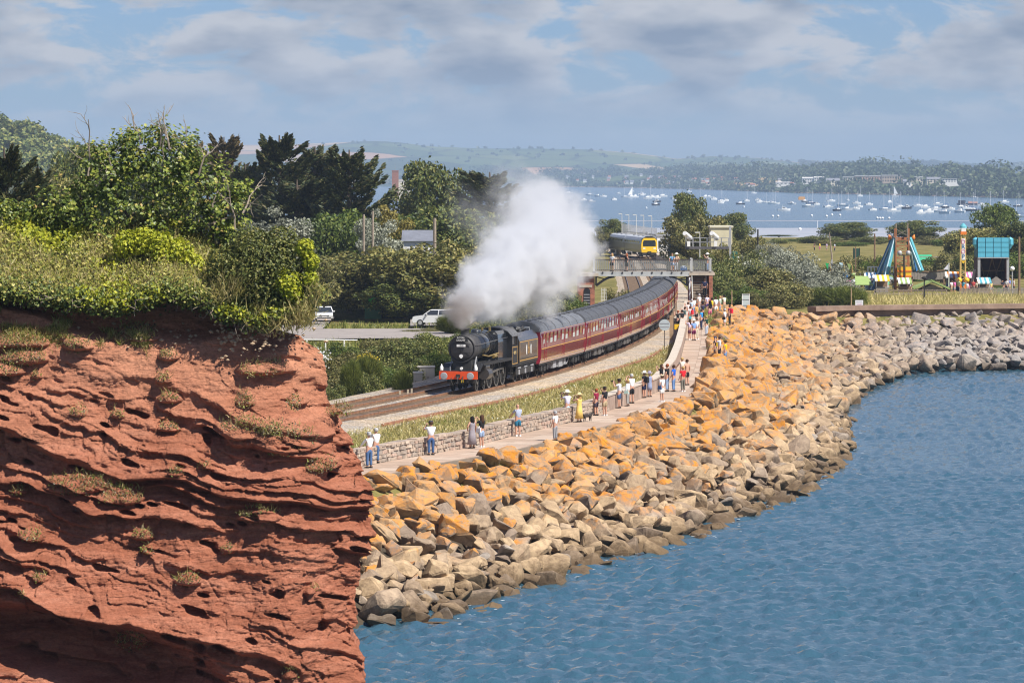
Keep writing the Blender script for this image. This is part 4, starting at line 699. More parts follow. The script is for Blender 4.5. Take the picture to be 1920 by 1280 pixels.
def make_coach(first):
    t = thing('railway_coach', '', 'railway coach'); Lc = 19.35
    b = MB(); sec = MSEC+[(-y, z) for y, z in MSEC[::-1]]; b.prism(sec, -Lc-.2, -.2); b.f = b.f[:-2]; b.m = b.m[:-2]; b.sm = b.sm[:-2]; b.mi = 1; n = len(sec); b.f += [tuple(range(n)), tuple(range(n, 2*n))]; b.m += [1, 1]; b.sm += [False, False]; b.build('body', [maroon, maroon_end], t)
    r = MB(); r.smooth = False; r.prism(ROOF, -Lc-.25, -.15); rf = r.build('roof', roofm if first else roof_b, t)
    for x in np.linspace(-Lc, -.4, 7 if first else 6): MB().prism([(y*1.012, z+.02) for y, z in ROOF]+[(y*.99, z-.02) for y, z in ROOF[::-1]], x-.04, x+.04).build('rib', roof_b, rf)
    for x in np.linspace(-Lc+1.5, -1.5, 9): MB().box(x-.22, x+.22, .21, .49, 3.66, 3.88).build('vent', roof_b, rf)
    bays = [(-1.35, .62)]+[(-2.75-1.62*k, 1.16 if not first else .98) for k in range(10)]+[(-Lc+.75, .62)]
    for s in (1, -1):
        for k, (x, w) in enumerate(bays):
            y0 = 1.395*s; T = Matrix.Translation((x, y0, 2.5)) @ Matrix.Rotation(-.055*s, 4, 'X'); f = MB(); h = .42
            f.box(-w/2-.05, w/2+.05, -.02, .02, h, h+.05, T).box(-w/2-.05, w/2+.05, -.02, .02, -h-.05, -h, T).box(-w/2-.05, -w/2, -.02, .02, -h, h, T).box(w/2, w/2+.05, -.02, .02, -h, h, T).box(-w/2, w/2, -.015, .015, .14, .17, T); fo = f.build('window', maroon, t)
            MB().box(-w/2, w/2, -.008, .008, -h, h, T).build('pane', glassm, fo)
            if k % 3 != 1: MB().box(-w/2+.02, w/2-.02, .009 if s > 0 else -.012, .012 if s > 0 else -.009, -h+.02, -h+.48+.1*(k % 2), T).build('blind', cream, fo)
        li = MB()
        for z0, z1, yy in ((1.90, 1.955, 1.417), (1.13, 1.155, 1.347), (3.02, 3.045, 1.325)): li.box(-Lc-.15, -.25, yy*s-.004, yy*s+.004, z0, z1)
        li.build('lining', gold, t)
        for x in (-1.9, -Lc/2, -Lc+.15):
            d = MB(); T = Matrix.Translation((x, 1.405*s, 0)); d.box(-.36, -.345, -.012, .012, 1.1, 3.0, T).box(.345, .36, -.012, .012, 1.1, 3.0, T); dd = d.build('door', maroon_end, t); MB().cyl((x+.28, 1.43*s, 1.85), (1, 0, 0), .02, .12, 6).build('handle', brass, dd)
        MB().box(-Lc-.1, -.3, 1.15*s-.08, 1.15*s+.08, .80, .92).build('solebar', frame_m, t)
        for c in (-3.1, -Lc+2.7):
            bg = MB(); bg.box(c-1.75, c+1.75, 1.0*s-.06, 1.0*s+.06, .50, .72).box(c-1.5, c-1.0, 1.05*s-.09, 1.05*s+.09, .36, .7).box(c+1.0, c+1.5, 1.05*s-.09, 1.05*s+.09, .36, .7).box(c-.35, c+.35, 1.05*s-.1, 1.05*s+.1, .3, .62); bo = bg.build('bogie', frame_m, t)
            for x in (c-1.28, c+1.28): q = wheel(t, x, .74*s, .46, 0); q.parent = bo
        ub = MB(); ub.box(-8.2, -6.9, .8*s-.3, .8*s+.3, .32, .82).box(-10.9, -9.3, .8*s-.3, .8*s+.3, .28, .82).box(-12.6, -11.8, .85*s-.2, .85*s+.2, .4, .8).bar((-6.2, 1.0*s, .8), (-9.0, 1.0*s, .35), .05).bar((-9.0, 1.0*s, .35), (-13.2, 1.0*s, .35), .05).bar((-13.2, 1.0*s, .35), (-14.4, 1.0*s, .8), .05); ub.build('underframe_box', mat('battery_box', (.10, .09, .08), .7, .35, 3) if not first or s < 0 else grey, t)
    for x0, x1 in ((-.2, 0), (-Lc-.4, -Lc-.2)):
        MB().box(x0, x1, -.52, .52, 1.1, 3.2).build('gangway', frame_m, t)
        for s in (1, -1): MB().cyl(((x0+x1)/2, .87*s, 1.05), (1, 0, 0), .2, abs(x1-x0)+.2, 10).build('buffer', frame_m, t)
    return t
loco = steam_loco(); s0 = sat(251.4); place(loco, s0, s0+12)
ten = make_tender(); place(ten, s0+12.15, s0+19.1)
ORD = ['first maroon coach, directly behind the black tender', 'second maroon coach behind the steam locomotive', 'third maroon coach behind the steam locomotive', 'fourth maroon coach, left of the round grey sign', 'fifth maroon coach, nearest the footbridge on its near side', 'sixth maroon coach, passing under the footbridge', 'last visible maroon coach beyond the footbridge']
cA, cB = make_coach(True), make_coach(False); sc_ = s0+19.5
for k in range(7):
    o = cA if k == 0 else cB if k == 1 else copy_tree(cB); o['label'] = ORD[k]; o['group'] = 'maroon coaches of the steam train'; place(o, sc_, sc_+19.75); sc_ += 19.8
# ---- diesel multiple unit
yel = mat('warning_yellow', (.80, .50, .02), .4, .06, 2); dark_liv = mat('dark_grey_livery', (.105, .095, .095), .35, .2, 1.5, coat=.3); lgrey = mat('light_grey_roof', (.45, .47, .50), .5, .15, 1)
def dmu_car(front):
    t = thing('diesel_railcar', '', 'railcar'); Lc = 22.; sec = [(-1.3, .9), (-1.4, 1.4), (-1.4, 2.4), (-1.28, 3.1), (1.28, 3.1), (1.4, 2.4), (1.4, 1.4), (1.3, .9)]
    MB().prism(sec, -Lc, -.25 if front else 0).build('body', dark_liv, t); R2 = [(-1.3, 3.08), (-1.0, 3.5), (-.5, 3.68), (.5, 3.68), (1.0, 3.5), (1.3, 3.08)]; MB().prism(R2, -Lc, -.2).build('roof', lgrey, t)
    v = MB(); [v.box(x-1.2, x+1.2, -.5, .5, 3.66, 3.76) for x in (-4, -10, -16)]; v.build('roof_pod', grey, t)
    for s in (1, -1):
        for k in range(9): MB().box(-2.6-2.15*k-1.5, -2.6-2.15*k, 1.36*s-.02, 1.36*s+.02, 2.05, 2.85).build('window', glassm, t)
        for c in (-3.6, -Lc+3.6): MB().box(c-1.7, c+1.7, .95*s-.15, .95*s+.15, .2, .75).build('bogie', frame_m, t)
    if front:
        fm = MB(); fp_ = [(-1.3, .95), (-1.38, 1.5), (-1.38, 2.4), (-1.25, 3.1), (-.9, 3.45), (.9, 3.45), (1.25, 3.1), (1.38, 2.4), (1.38, 1.5), (1.3, .95)]; fm.prism(fp_, -.25, .0); e = fm.build('cab_front', yel, t)
        MB().add([(.012, y, z) for y, z in ((-1.12, 2.0), (1.12, 2.0), (1.1, 2.75), (.95, 3.05), (-.95, 3.05), (-1.1, 2.75))]+[(-.05, y, z) for y, z in ((-1.12, 2.0), (1.12, 2.0), (1.1, 2.75), (.95, 3.05), (-.95, 3.05), (-1.1, 2.75))], [tuple(range(6))]+[(i, (i+1) % 6, 6+(i+1) % 6, 6+i) for i in range(6)]).build('windscreen', glassm, e)
        [MB().box(0, .03, y-.2, y+.2, 1.55, 1.75).build('headlight', pale, e) for y in (-.9, .9)]; MB().prism([(-1.36, 3.12), (-.95, 3.5), (-.45, 3.72), (.45, 3.72), (.95, 3.5), (1.36, 3.12), (.9, 3.46), (-.9, 3.46)], -1.2, .02).build('roof_dome', black, t)
        MB().box(-.1, .35, -.3, .3, .75, 1.15).box(-.1, .12, -1.2, 1.2, .45, .9).build('coupler', frame_m, t)
    return t
a = dmu_car(True); a['label'] = 'leading railcar of the diesel train with its yellow cab front'; b_ = dmu_car(False); b_['label'] = 'rear dark grey railcar of the yellow fronted diesel train'
for o in (a, b_): o['group'] = 'diesel train cars'
dA = Vector((XA(1217.5, 676), 676, 0)); dv = Vector((-.105, 1)).normalized()
for o, k in ((a, 0), (b_, 22.4)):
    o.location = (dA.x+dv.x*k, dA.y+dv.y*k, ZR); o.rotation_euler = (0, 0, math.atan2(-dv.y, -dv.x))
# ================================================================== FOOTBRIDGE
brick, nt, N, L, out = newmat('red_brick')
def _brick():
    b = N('ShaderNodeBsdfPrincipled'); b.inputs['Roughness'].default_value = .9; L(b.outputs[0], out.inputs[0]); tc = N('ShaderNodeTexCoord'); mp = N('ShaderNodeMapping'); mp.inputs['Rotation'].default_value = (math.pi/2, 0, 0); L(tc.outputs['Object'], mp.inputs[0])
    t = N('ShaderNodeTexBrick'); t.inputs['Scale'].default_value = 1; t.inputs['Brick Width'].default_value = .23; t.inputs['Row Height'].default_value = .078; t.inputs['Mortar Size'].default_value = .008; t.inputs['Color1'].default_value = (.40, .115, .05, 1); t.inputs['Color2'].default_value = (.27, .075, .04, 1); t.inputs['Mortar'].default_value = (.36, .29, .23, 1); L(mp.outputs[0], t.inputs[0])
    n = N('ShaderNodeTexNoise'); n.inputs['Scale'].default_value = 2.5; n.inputs['Detail'].default_value = 6; L(tc.outputs['Object'], n.inputs[0]); r = ramp(N, [(.35, (.65, .62, .6)), (.65, (1.15, 1.1, 1.05))]); L(n.outputs[0], r.inputs[0]); mx = N('ShaderNodeMix'); mx.data_type = 'RGBA'; mx.blend_type = 'MULTIPLY'; mx.inputs[0].default_value = 1
    L(t.outputs[0], mx.inputs[6]); L(r.outputs[0], mx.inputs[7]); L(mx.outputs[2], b.inputs['Base Color'])
_brick()
bridge_grey = mat('bridge_grey', (.40, .41, .39), .6, .15, 1.2, c2=(.50, .50, .47)); stonem = mat('pale_stone', (.45, .38, .29), .85, .2, 1.5, bump=.01); deckm = mat('deck_concrete', (.33, .29, .25), .9, .15, 1)
BD = 385.; BX = lambda px: XA(px, BD); bz = lambda py: HC-(py-YH)*BD/FP
fb = thing('footbridge', 'grey railed footbridge on red brick piers over both railway tracks', 'footbridge', (BX(1112), BD, 0)); ox = BX(1112)
def fbx(px): return BX(px)-ox
zd = bz(509)
MB().box(fbx(1113), fbx(1338), -.15, 2.1, zd-.12, zd).build('deck', deckm, fb)
for y in (-.3, 2.1): MB().box(fbx(1117), fbx(1292), y, y+.14, bz(517), zd-.02).box(fbx(1117), fbx(1292), y-.06, y+.2, bz(517)-.04, bz(517)+.03).build('girder', bridge_grey, fb)
MB().box(fbx(1292), fbx(1340), -.35, 2.3, bz(516), zd-.13).box(fbx(1088), fbx(1122), -.4, 2.3, bz(516)-.1, zd-.13).build('cap_stone', stonem, fb)
for k in range(9):
    x = fbx(1130+k*18.5); MB().box(x-.06, x+.06, -.36, -.29, zd-.18, zd-.02).build('bracket', frame_m, fb)
for y in (-.12, 2.0):
    MB().box(fbx(1113), fbx(1338), y-.045, y+.045, bz(487)-.05, bz(487)+.02).box(fbx(1113), fbx(1338), y-.02, y+.02, zd+.08, zd+.13).build('handrail', mat('dark_handrail', (.06, .05, .045), .6, .3, 3), fb)
    for k in range(62):
        x = fbx(1115+k*3.56); o = MB().box(x-.028, x+.028, y-.015, y+.015, zd+.06, bz(488)).build('baluster', mat('baluster_grey', (.22, .225, .21), .6, .15, 2), fb) if (k == 0) else None
        if o is not None: b0 = o; x0_ = x
        else: o = b0.copy(); COL.objects.link(o); o.parent = fb; o.location = (x-x0_, 0, 0)
    for px in (1114, 1297, 1332): x = fbx(px); MB().box(x-.09, x+.09, y-.09, y+.09, zd, bz(484)).build('post', bridge_grey, fb)
def archrib(xa, xb, za, zb, y):
    mb = MB(); pts = []
    for t in np.linspace(0, 1, 9): pts.append((xa+(xb-xa)*t, y, za+(zb-za)*math.sin(t*1.57)))
    for a, b in zip(pts[:-1], pts[1:]): mb.bar(a, b, .12, .16)
    mb.bar(pts[0], (xa, y, zb), .12); mb.bar((xa, y, zb), pts[4], .06); mb.build('arch_brace', black, fb)
for y in (-.2, 1.9): archrib(fbx(1118), fbx(1152), bz(536), bz(519), y); archrib(fbx(1289), fbx(1256), bz(536), bz(519), y)
zg = 5.5
pr = MB().box(fbx(1083), fbx(1115), -.1, 2.1, 3.6, bz(518)).build('brick_pier', brick, fb)
aw = MB(); aw.add([(fbx(1094)+.33+.33*math.cos(t), -.12, bz(546)+.33*math.sin(t)) for t in np.linspace(0, 3.1416, 9)]+[(fbx(1094), -.12, bz(582)), (fbx(1094)+.66, -.12, bz(582))], [tuple(range(11))]); aw.build('arched_opening', black, pr)
MB().box(fbx(1086), fbx(1110), -.15, -.1, bz(539)+.02, bz(534)).build('lintel', stonem, pr)
lv = MB(); [lv.box(fbx(1094.5), fbx(1105.5), -.17, -.13, bz(580)+k*.28, bz(580)+k*.28+.09) for k in range(6)]; lv.build('louvre', grey, pr)
MB().box(fbx(1290), fbx(1296), -.1, .5, zg-.4, bz(517)).build('brick_pier', brick, fb); MB().box(fbx(1329), fbx(1336), -.4, 2.2, zg-.5, bz(517)).build('brick_pier', brick, fb); MB().box(fbx(1297), fbx(1329), 1.9, 2.2, zg-.3, zd-.2).build('brick_pier', brick, fb)
MB().box(fbx(1291.5), fbx(1294.5), -.3, -.12, zg-.5, bz(520)).build('drainpipe', white, fb)
nst = 15
for k in range(nst):
    z0 = zg+(zd-zg-.35)*(k/nst); y0 = -3.1+k*.27; MB().box(fbx(1298.5), fbx(1322), y0, y0+.34, z0+.03, z0+.10).box(fbx(1298.5), fbx(1322), y0+.30, y0+.34, z0+.10, z0+.21).build('step', mat('timber_step', (.24, .19, .14), .85, .3, 3) if k == 0 else bpy.data.materials['timber_step'], fb)
for px in (1297, 1323.5):
    x = fbx(px); MB().bar((x, -3.1, zg+.05), (x, .9, zd-.2), .08, .24).build('stringer', stonem, fb); MB().bar((x, -3.1, zg+1.0), (x, .9, zd+.75), .06, .08).bar((x, -3.1, zg-.1), (x, -3.1, zg+1.0), .08).build('stair_rail', black if px > 1310 else bridge_grey, fb)
# pale stone pillar with a mesh box, seen through the arch, and people-sized wall behind it
pp = thing('stone_pillar', 'pale stone pillar topped by a wire mesh frame beside the far track', 'pillar', (XA(1132, 372), 372, 3.9)); MB().box(-.42, .42, -.3, .3, 0, 3.0).box(-.5, .5, -.38, .38, 3.0, 3.15).build('shaft', stonem, pp)
mb = MB(); [mb.bar((x, 0, 3.15), (x*.8, 0, 4.5), .03) for x in (-.25, -.08, .08, .25)]; [mb.bar((-.27, 0, z_), (.27, 0, z_), .03) for z_ in (3.4, 3.7, 4.0, 4.3)]; mb.build('mesh_frame', white, pp)
lw = thing('boundary_wall', 'low pale stone boundary wall left of the far track by the bridge', 'wall', (0, 0, 0)); a1, a2 = P(1140, 584, 375), P(1185, 588, 362); MB().bar((a1.x, a1.y, 5.4), (a2.x+1, a2.y, 5.4), .3, .9).build('wall_body', stonem, lw)
# ---- round back of a speed board, post and yellow box
sg = thing('railway_sign', 'round grey sign seen from behind on a thin post beside the ballast', 'sign', tuple(G(1246, 655, 4.9))); D_ = sg.location.y; pxm = D_/FP
MB().bar((0, 0, 0), (0, 0, 55*pxm), .07).build('post', mat('sign_post', (.10, .075, .06), .7, .3, 3), sg); q = MB(); q.cyl((0, -.06, 46*pxm), (0, 1, 0), 10.5*pxm, .03, 28); di = q.build('disc', mat('sign_back', (.42, .47, .47), .5, .08, 2), sg)
MB().bar((-.38, -.085, 49*pxm), (.38, -.085, 49*pxm), .02, .05).bar((-.38, -.085, 42.5*pxm), (.38, -.085, 42.5*pxm), .02, .05).build('rail', grey, di)
def post(name, label, cat, loc, h, r, m, group=None):
    t = thing(name, label, cat, loc, 0, group); MB().tube([(0, 0, 0), (0, 0, h)], [r, r*.75], 8).build('pole', m, t); return t
tanm = mat('timber_tan', (.36, .24, .14), .85, .25, 2); g = G(1259, 632, 5.1)
bp_ = thing('timber_post', 'thick tan timber post behind the low wall beside the crowd', 'post', (g.x, g.y, 4.6)); MB().box(-.16, .16, -.16, .16, 0, 2.3).build('pole', tanm, bp_); MB().box(-.14, .14, -.14, .14, 2.3, 2.36).build('cap', tanm, bp_)
yb = thing('yellow_box', 'bright yellow box on a stand in front of the crowd', 'box', tuple(G(1270, 634, 5.0))); MB().box(-.25, .25, -.15, .15, .75, 1.2).build('case', yel, yb); MB().bar((0, 0, 0), (0, 0, .75), .06).build('stand', black, yb)
# ---- relay cabinets
cabm = mat('cabinet_beige', (.44, .39, .32), .6, .12, 1.5, c2=(.50, .45, .38)); cz = 3.9
for (x0, x1, top, D_, lab, dz) in ((783, 815, 686, 275, 'tall beige trackside cabinet with two doors beside the locomotive', 0), (776, 792, 697, 271, 'narrow pale cabinet with a hinged panel left of the tall beige cabinet', 0)):
    c = thing('equipment_cabinet', lab, 'cabinet', (XA((x0+x1)/2, D_), D_, cz), .08); w = (x1-x0)*D_/FP/2; h = HC-(top-YH)*D_/FP-cz; MB().box(-w, w, 0, .7, 0, h-.1).build('case', cabm, c); MB().box(-w-.04, w+.04, -.04, .74, h-.1, h).build('lid', mat('cabinet_lid', (.58, .54, .48), .6, .1, 2) if D_ == 275 else bpy.data.materials['cabinet_lid'], c)
    n_ = 2 if x1-x0 > 20 else 1
    for k in range(n_):
        xa = -w+.03+k*2*w/n_; d = MB().box(xa, xa+2*w/n_-.06, -.025, 0, .1, h-.18).build('door', cabm, c); MB().box(xa+.08, xa+.12, -.06, -.025, h*.5, h*.5+.16).build('handle', frame_m, d)
# ---- signal gantry seen from behind
gd = 470.; gt = thing('signal_gantry', 'grey signal gantry walkway with two hooded white signals facing away', 'gantry', (XA(1330, gd), gd, 0)); gx_ = lambda px: XA(px, gd)-XA(1330, gd); gz_ = lambda py: HC-(py-YH)*gd/FP
MB().box(gx_(1285), gx_(1366), -.6, .6, gz_(467), gz_(462.5)).build('walkway', mat('gantry_dark', (.09, .085, .09), .6, .2, 2), gt); galv = mat('galvanised', (.42, .42, .42), .5, .15, 3, metal=.3)
for y in (-.6, .6):
    r_ = MB(); [r_.bar((gx_(1285), y, gz_(p)), (gx_(1366), y, gz_(p)), .06) for p in (446, 454)]; [r_.bar((gx_(p), y, gz_(463)), (gx_(p), y, gz_(446)), .06) for p in np.linspace(1286, 1366, 7)]; r_.build('railing', galv, gt)
for px in (1287, 1337.5):
    sgn = MB().box(gx_(px)+.05, gx_(px)+.42, -.8, -.5, gz_(462), gz_(452)).build('signal_bracket', white, gt); h = MB(); h.smooth = False; a = Vector((gx_(px-4), -1.0, gz_(437))); h.tube([a, a+Vector((.35, .7, -.3)), a+Vector((.72, 1.5, -.62))], [.26, .3, .3], 14); h.build('signal_hood', white, gt)
for px in (1369, 1374): MB().box(gx_(px)-.12, gx_(px)+.12, -.2, .2, 4, gz_(424 if px < 1372 else 490)).build('mast', galv, gt)
gb = thing('green_kiosk', 'narrow dark green kiosk with white edge behind the signal gantry', 'kiosk', (XA(1379, 474), 474, 4.3)); MB().box(-.35, .25, 0, 1.5, 0, 5.6).build('wall', mat('dark_green', (.02, .12, .09), .5, .1, 2), gb); MB().box(.25, .45, -.02, 1.5, 0, 5.0).build('door', white, gb)
# ---- station: platform, lattice fence, lamps, buildings
st = thing('station_platform', 'pale edged station platform left of the diesel train', 'platform', (0, 0, 0)); a1, a2 = (XA(1140, 735), 735.), (XA(1168, 718), 712.)
MB().add([(XA(px, D_), D_, z_) for z_ in (4.6, 5.95) for px, D_ in ((1144, 745), (1158, 716), (1172, 722), (1160, 770))], [(4, 5, 6, 7), (0, 1, 5, 4), (1, 2, 6, 5), (3, 0, 4, 7)]).build('slab_edge', stonem, st)
st2 = thing('station_platform', 'station platform with shelter right of the diesel train', 'platform', (0, 0, 0)); MB().add([(XA(px, D_), D_, z_) for z_ in (4.6, 5.95) for px, D_ in ((1237, 640), (1262, 640), (1250, 760), (1215, 760))], [(4, 5, 6, 7), (0, 1, 5, 4), (1, 2, 6, 5), (3, 0, 4, 7)]).build('slab_edge', stonem, st2)
fcm = mat('fence_slat_grey', (.33, .34, .36), .6, .15, 2); ff = thing('slatted_fence', 'tall grey slatted fence behind the diesel train', 'fence', (0, 0, 0))
for k in range(32):
    t = k/31; px = 1168+(1231-1168)*t; top = 419.5+(428-419.5)*t; D_ = 745-45*t; z1 = HC-(top-YH)*D_/FP; MB().box(XA(px, D_)-.08, XA(px, D_)+.07, D_-.03, D_+.03, 4.5, z1).build('slat', fcm, ff)
mb = MB(); [mb.bar((XA(1167, 745.1), 745.1, z_), (XA(1232, 700.1), 700.1, z_), .08) for z_ in (6.5, 8.8)]; mb.build('rail', fcm, ff)
MB().box(XA(1212, 711), XA(1217, 711), 710.4, 710.5, HC-(441-YH)*711/FP, HC-(436-YH)*711/FP).build('notice', white, ff)
lampm = mat('lamp_post_white', (.62, .62, .58), .5, .08, 2)
for px, top, D_ in ((1166, 401, 760), (1179, 403, 748), (1193, 403, 740), (1207, 404, 730), (1222, 405, 716), (1252, 408, 690), (1312, 436, 520)):
    zt = HC-(top-YH)*D_/FP; lm_ = thing('platform_lamp', 'slim white platform lamp post with a short flat arm', 'lamp post', (XA(px, D_), D_, 4.5), 0, 'platform lamp posts'); lm_['label'] = {1166: 'leftmost slim white platform lamp, above the rear railcar', 1179: 'second platform lamp from the left above the slatted fence', 1193: 'third platform lamp from the left above the slatted fence', 1207: 'fourth platform lamp, above the white notice on the slatted fence', 1222: 'platform lamp above the right end of the slatted fence', 1252: 'platform lamp in front of the bushy tree by the station', 1312: 'short white lamp post between the two signal hoods'}[px]
    MB().tube([(0, 0, 0), (0, 0, zt-4.5)], [.09, .06], 6).build('pole', lampm, lm_); MB().box(-.62, .05, -.1, .1, zt-4.55, zt-4.42).build('lamp_head', lampm, lm_)
def block(name, label, cat, px0, px1, py0, D_, depth, wallm, roofm_, base=4.3, rh=.25, wins=0, group=None, gable=0):
    t = thing(name, label, cat, (XA((px0+px1)/2, D_), D_, base), 0, group); w = XA(px1, D_)-XA(px0, D_); h = HC-(py0-YH)*D_/FP-base
    MB().box(-w/2, w/2, 0, depth, 0, h).build('wall', wallm, t)
    if gable: MB().add([(-w/2-.2, -.3, h), (w/2+.2, -.3, h), (w/2+.2, depth+.3, h), (-w/2-.2, depth+.3, h), (-w/2-.2, depth/2, h+gable), (w/2+.2, depth/2, h+gable)], [(0, 1, 5, 4), (2, 3, 4, 5), (1, 2, 5), (3, 0, 4), (0, 3, 2, 1)]).build('roof', roofm_, t)
    else: MB().box(-w/2-.15, w/2+.15, -.15, depth+.15, h, h+rh).build('roof', roofm_, t)
    for k in range(wins):
        x = -w/2+(k+.5)*w/wins; ww = w/wins*.5; MB().box(x-ww/2, x+ww/2, -.03, .0, h*.35, h*.75).build('window', glassm, t)
    return t
creamw = mat('cream_wall', (.62, .56, .38), .8, .1, 1)
block('cream_building', 'pale cream flat roofed building behind the signal gantry', 'building', 1333, 1373, 427, 540, 6, creamw, mat('cream_roof', (.6, .56, .42), .8, .1, 1))
block('station_shelter', 'white and dark blue station shelter right of the diesel train', 'shelter', 1232, 1252, 443, 690, 4, white, grey, base=5.5, wins=2)
block('blue_kiosk', 'dark blue station kiosk with orange trim below the bushy tree', 'kiosk', 1254, 1272, 452, 640, 4, mat('navy', (.03, .06, .13), .5, .1, 1), mat('terracotta', (.50, .17, .07), .7, .1, 1), wins=2)
# ================================================================== VEGETATION
bark = mat('bark', (.10, .075, .055), .95, .35, 4, bump=.02); bark_p = mat('pale_bark', (.30, .24, .18), .9, .3, 5)
lf_broad = leafmat('broadleaf', [(0, (0.036, 0.058, 0.014)), (.4, (0.091, 0.120, 0.026)), (.75, (0.169, 0.189, 0.042)), (1, (0.312, 0.286, 0.078))], .22)
lf_olive = leafmat('olive_leaf', [(0, (0.065, 0.075, 0.019)), (.4, (0.150, 0.150, 0.036)), (.75, (0.260, 0.234, 0.065)), (1, (0.403, 0.338, 0.117))], .22)
lf_cyp = leafmat('cypress_spray', [(0, (0.019, 0.031, 0.013)), (.5, (0.050, 0.066, 0.022)), (.85, (0.108, 0.110, 0.034)), (1, (0.180, 0.144, 0.060))], .12)
lf_brown = leafmat('brown_cypress', [(0, (.05, .04, .018)), (.5, (.10, .075, .03)), (1, (.17, .12, .05))], .15)
lf_silver = leafmat('silver_leaf', [(0, (.12, .13, .085)), (.5, (.26, .27, .195)), (1, (.44, .45, .36))], .2)
lf_green = leafmat('fresh_leaf', [(0, (.04, .07, .012)), (.5, (.09, .135, .02)), (1, (.20, .23, .04))], .28)
lf_broom = leafmat('feathery_green', [(0, (.06, .085, .015)), (.5, (.13, .16, .025)), (1, (.24, .25, .05))], .25)
lf_yellow = leafmat('yellowing_leaf', [(0, (.14, .12, .02)), (.5, (.25, .20, .04)), (1, (.36, .30, .07))], .25)
def clump_points(centers, radii, n, rng, flat=1.0, fill=.45):
    w = np.asarray(radii)**2; k = rng.choice(len(radii), n, p=w/w.sum()); d = unit(rng.normal(size=(n, 3))); r = np.where(rng.random(n) < fill, rng.random(n)**.5, 1+.12*rng.normal(size=n)); c = np.asarray(centers)[k]; rad = np.asarray(radii)[k]
    off = d*(rad*r)[:, None]; off[:, 2] *= flat; return c+off, d
def limbs(mb, base, centers, n, r0, rng, zfrac=.35):
    h = max(c[2] for c in centers); top = Vector((0, 0, h*.75)); mb.tube([(0, 0, -.3), (.02*h, .01*h, h*.3), top], [r0, r0*.75, r0*.3], 8)
    for c in [centers[i] for i in rng.choice(len(centers), min(n, len(centers)), replace=False)]:
        z0 = rng.uniform(.15, .6)*h*.75; s = Vector((.02*h*z0/h, 0, z0)); c = Vector(c); m_ = s.lerp(c, .55)+Vector((0, 0, .06*h)); mb.tube([s, m_, c], [r0*.4, r0*.25, r0*.07], 5)
PROTO = {}
def broad_proto(key, seed, R, Hh, n, leaf, m, trunk=True, low=.12, label='', cat='tree', name='broadleaf_tree', flat=.8, nc=70, fill=.4):
    rng = np.random.default_rng(seed); cs = []; rs = []
    for k in range(nc):
        d = unit(rng.normal(size=3)); d[2] = d[2]*.9; rr_ = rng.uniform(.45, .95); c = np.array([d[0]*R*rr_, d[1]*R*rr_, Hh*(low+(1-low)*.5)+d[2]*Hh*(1-low)*.5*rr_]); lump = .8+.5*vnoise(c[0]/R*1.5+seed, c[1]/R*1.5, c[2]/Hh*2); c[:2] *= lump; c[2] = max(c[2]*(.9+.12*lump), Hh*low*.7); cs.append(c); rs.append(R*rng.uniform(.16, .30))
    p, d = clump_points(cs, rs, n, rng, flat, fill); p[:, 2] = np.maximum(p[:, 2], .05); t = thing(name, label, cat); link('crown', leaves('crown', p, leaf, m, .5, .6, d, rng=rng), t)
    mb = MB(); limbs(mb, 0, cs, 14, max(.04, R*.05), rng); mb.build('trunk' if cat == 'tree' else 'stem', bark, t); PROTO[key] = [t, R, Hh, False]; return t
def cypress_proto(key, seed, R, Hh, n, leaf, m, name='cypress_tree'):
    rng = np.random.default_rng(seed); P_, D_ = [], []; mb = MB(); mb.tube([(0, 0, -.3), (.2, 0, Hh*.5), (.1, .1, Hh*.97)], [.5, .35, .06], 8); nb = 95
    for k in range(nb):
        f = rng.random()**.85; z0 = Hh*(.1+.82*f); L_ = R*(1.1-.72*f**1.6)*rng.uniform(.5, 1.15); a = rng.uniform(0, 6.28); el = rng.uniform(.0, .35)+.28*f; d = np.array([math.cos(a)*math.cos(el), math.sin(a)*math.cos(el), math.sin(el)]); base = np.array([.1, 0, z0]); m_ = int(n/nb)
        mb.tube([base, base+d*L_*.5+np.array([0, 0, -.1*L_]), base+d*L_*.95], [.1, .07, .02], 4)
        t = rng.uniform(.25, 1.05, m_); side = unit(np.cross(d, [0, 0, 1])); w = L_*.30*(1.1-t)*rng.normal(size=m_); q = base+d*(t*L_)[:, None]+side*w[:, None]; q[:, 2] += -.12*L_*np.sin(t*3.1)+rng.normal(size=m_)*.16-.25*abs(w)+.15*t**3*L_; P_.append(q); D_.append(unit(np.tile(d, (m_, 1))+side*(w*.5)[:, None]+np.array([0, 0, .25])))
    p = np.concatenate(P_); d = np.concatenate(D_); t = thing(name, '', 'tree'); link('crown', leaves('crown', p, leaf, m, .6, .38, None, rng=rng, along=d), t); mb.build('trunk', bark, t); PROTO[key] = [t, R, Hh, False]
def plant(key, px, top, D_, wpx, label, group, base=4.2, rz=None, ysc=None, sink=0):
    t, R, Hh, used = PROTO[key]; h = HC-(top-YH)*D_/FP-base; w = wpx*D_/FP/2; o = t if not used else copy_tree(t); PROTO[key][3] = True
    o.location = (XA(px, D_), D_, base-sink); o.rotation_euler = (0, 0, random.uniform(0, 6.28) if rz is None else rz); sx_ = w/(R*(.62 if key[:3] == 'cyp' else .82)); o.scale = (sx_, sx_ if ysc is None else ysc, (h+sink)/(Hh*1.0)); o['label'] = label; o['group'] = group; return o
cypress_proto('cyp1', 1, 5.5, 19, 26000, .25, lf_cyp); cypress_proto('cyp2', 2, 5.0, 18, 23000, .25, lf_cyp); cypress_proto('cypb', 3, 4.5, 18, 9000, .33, lf_brown)
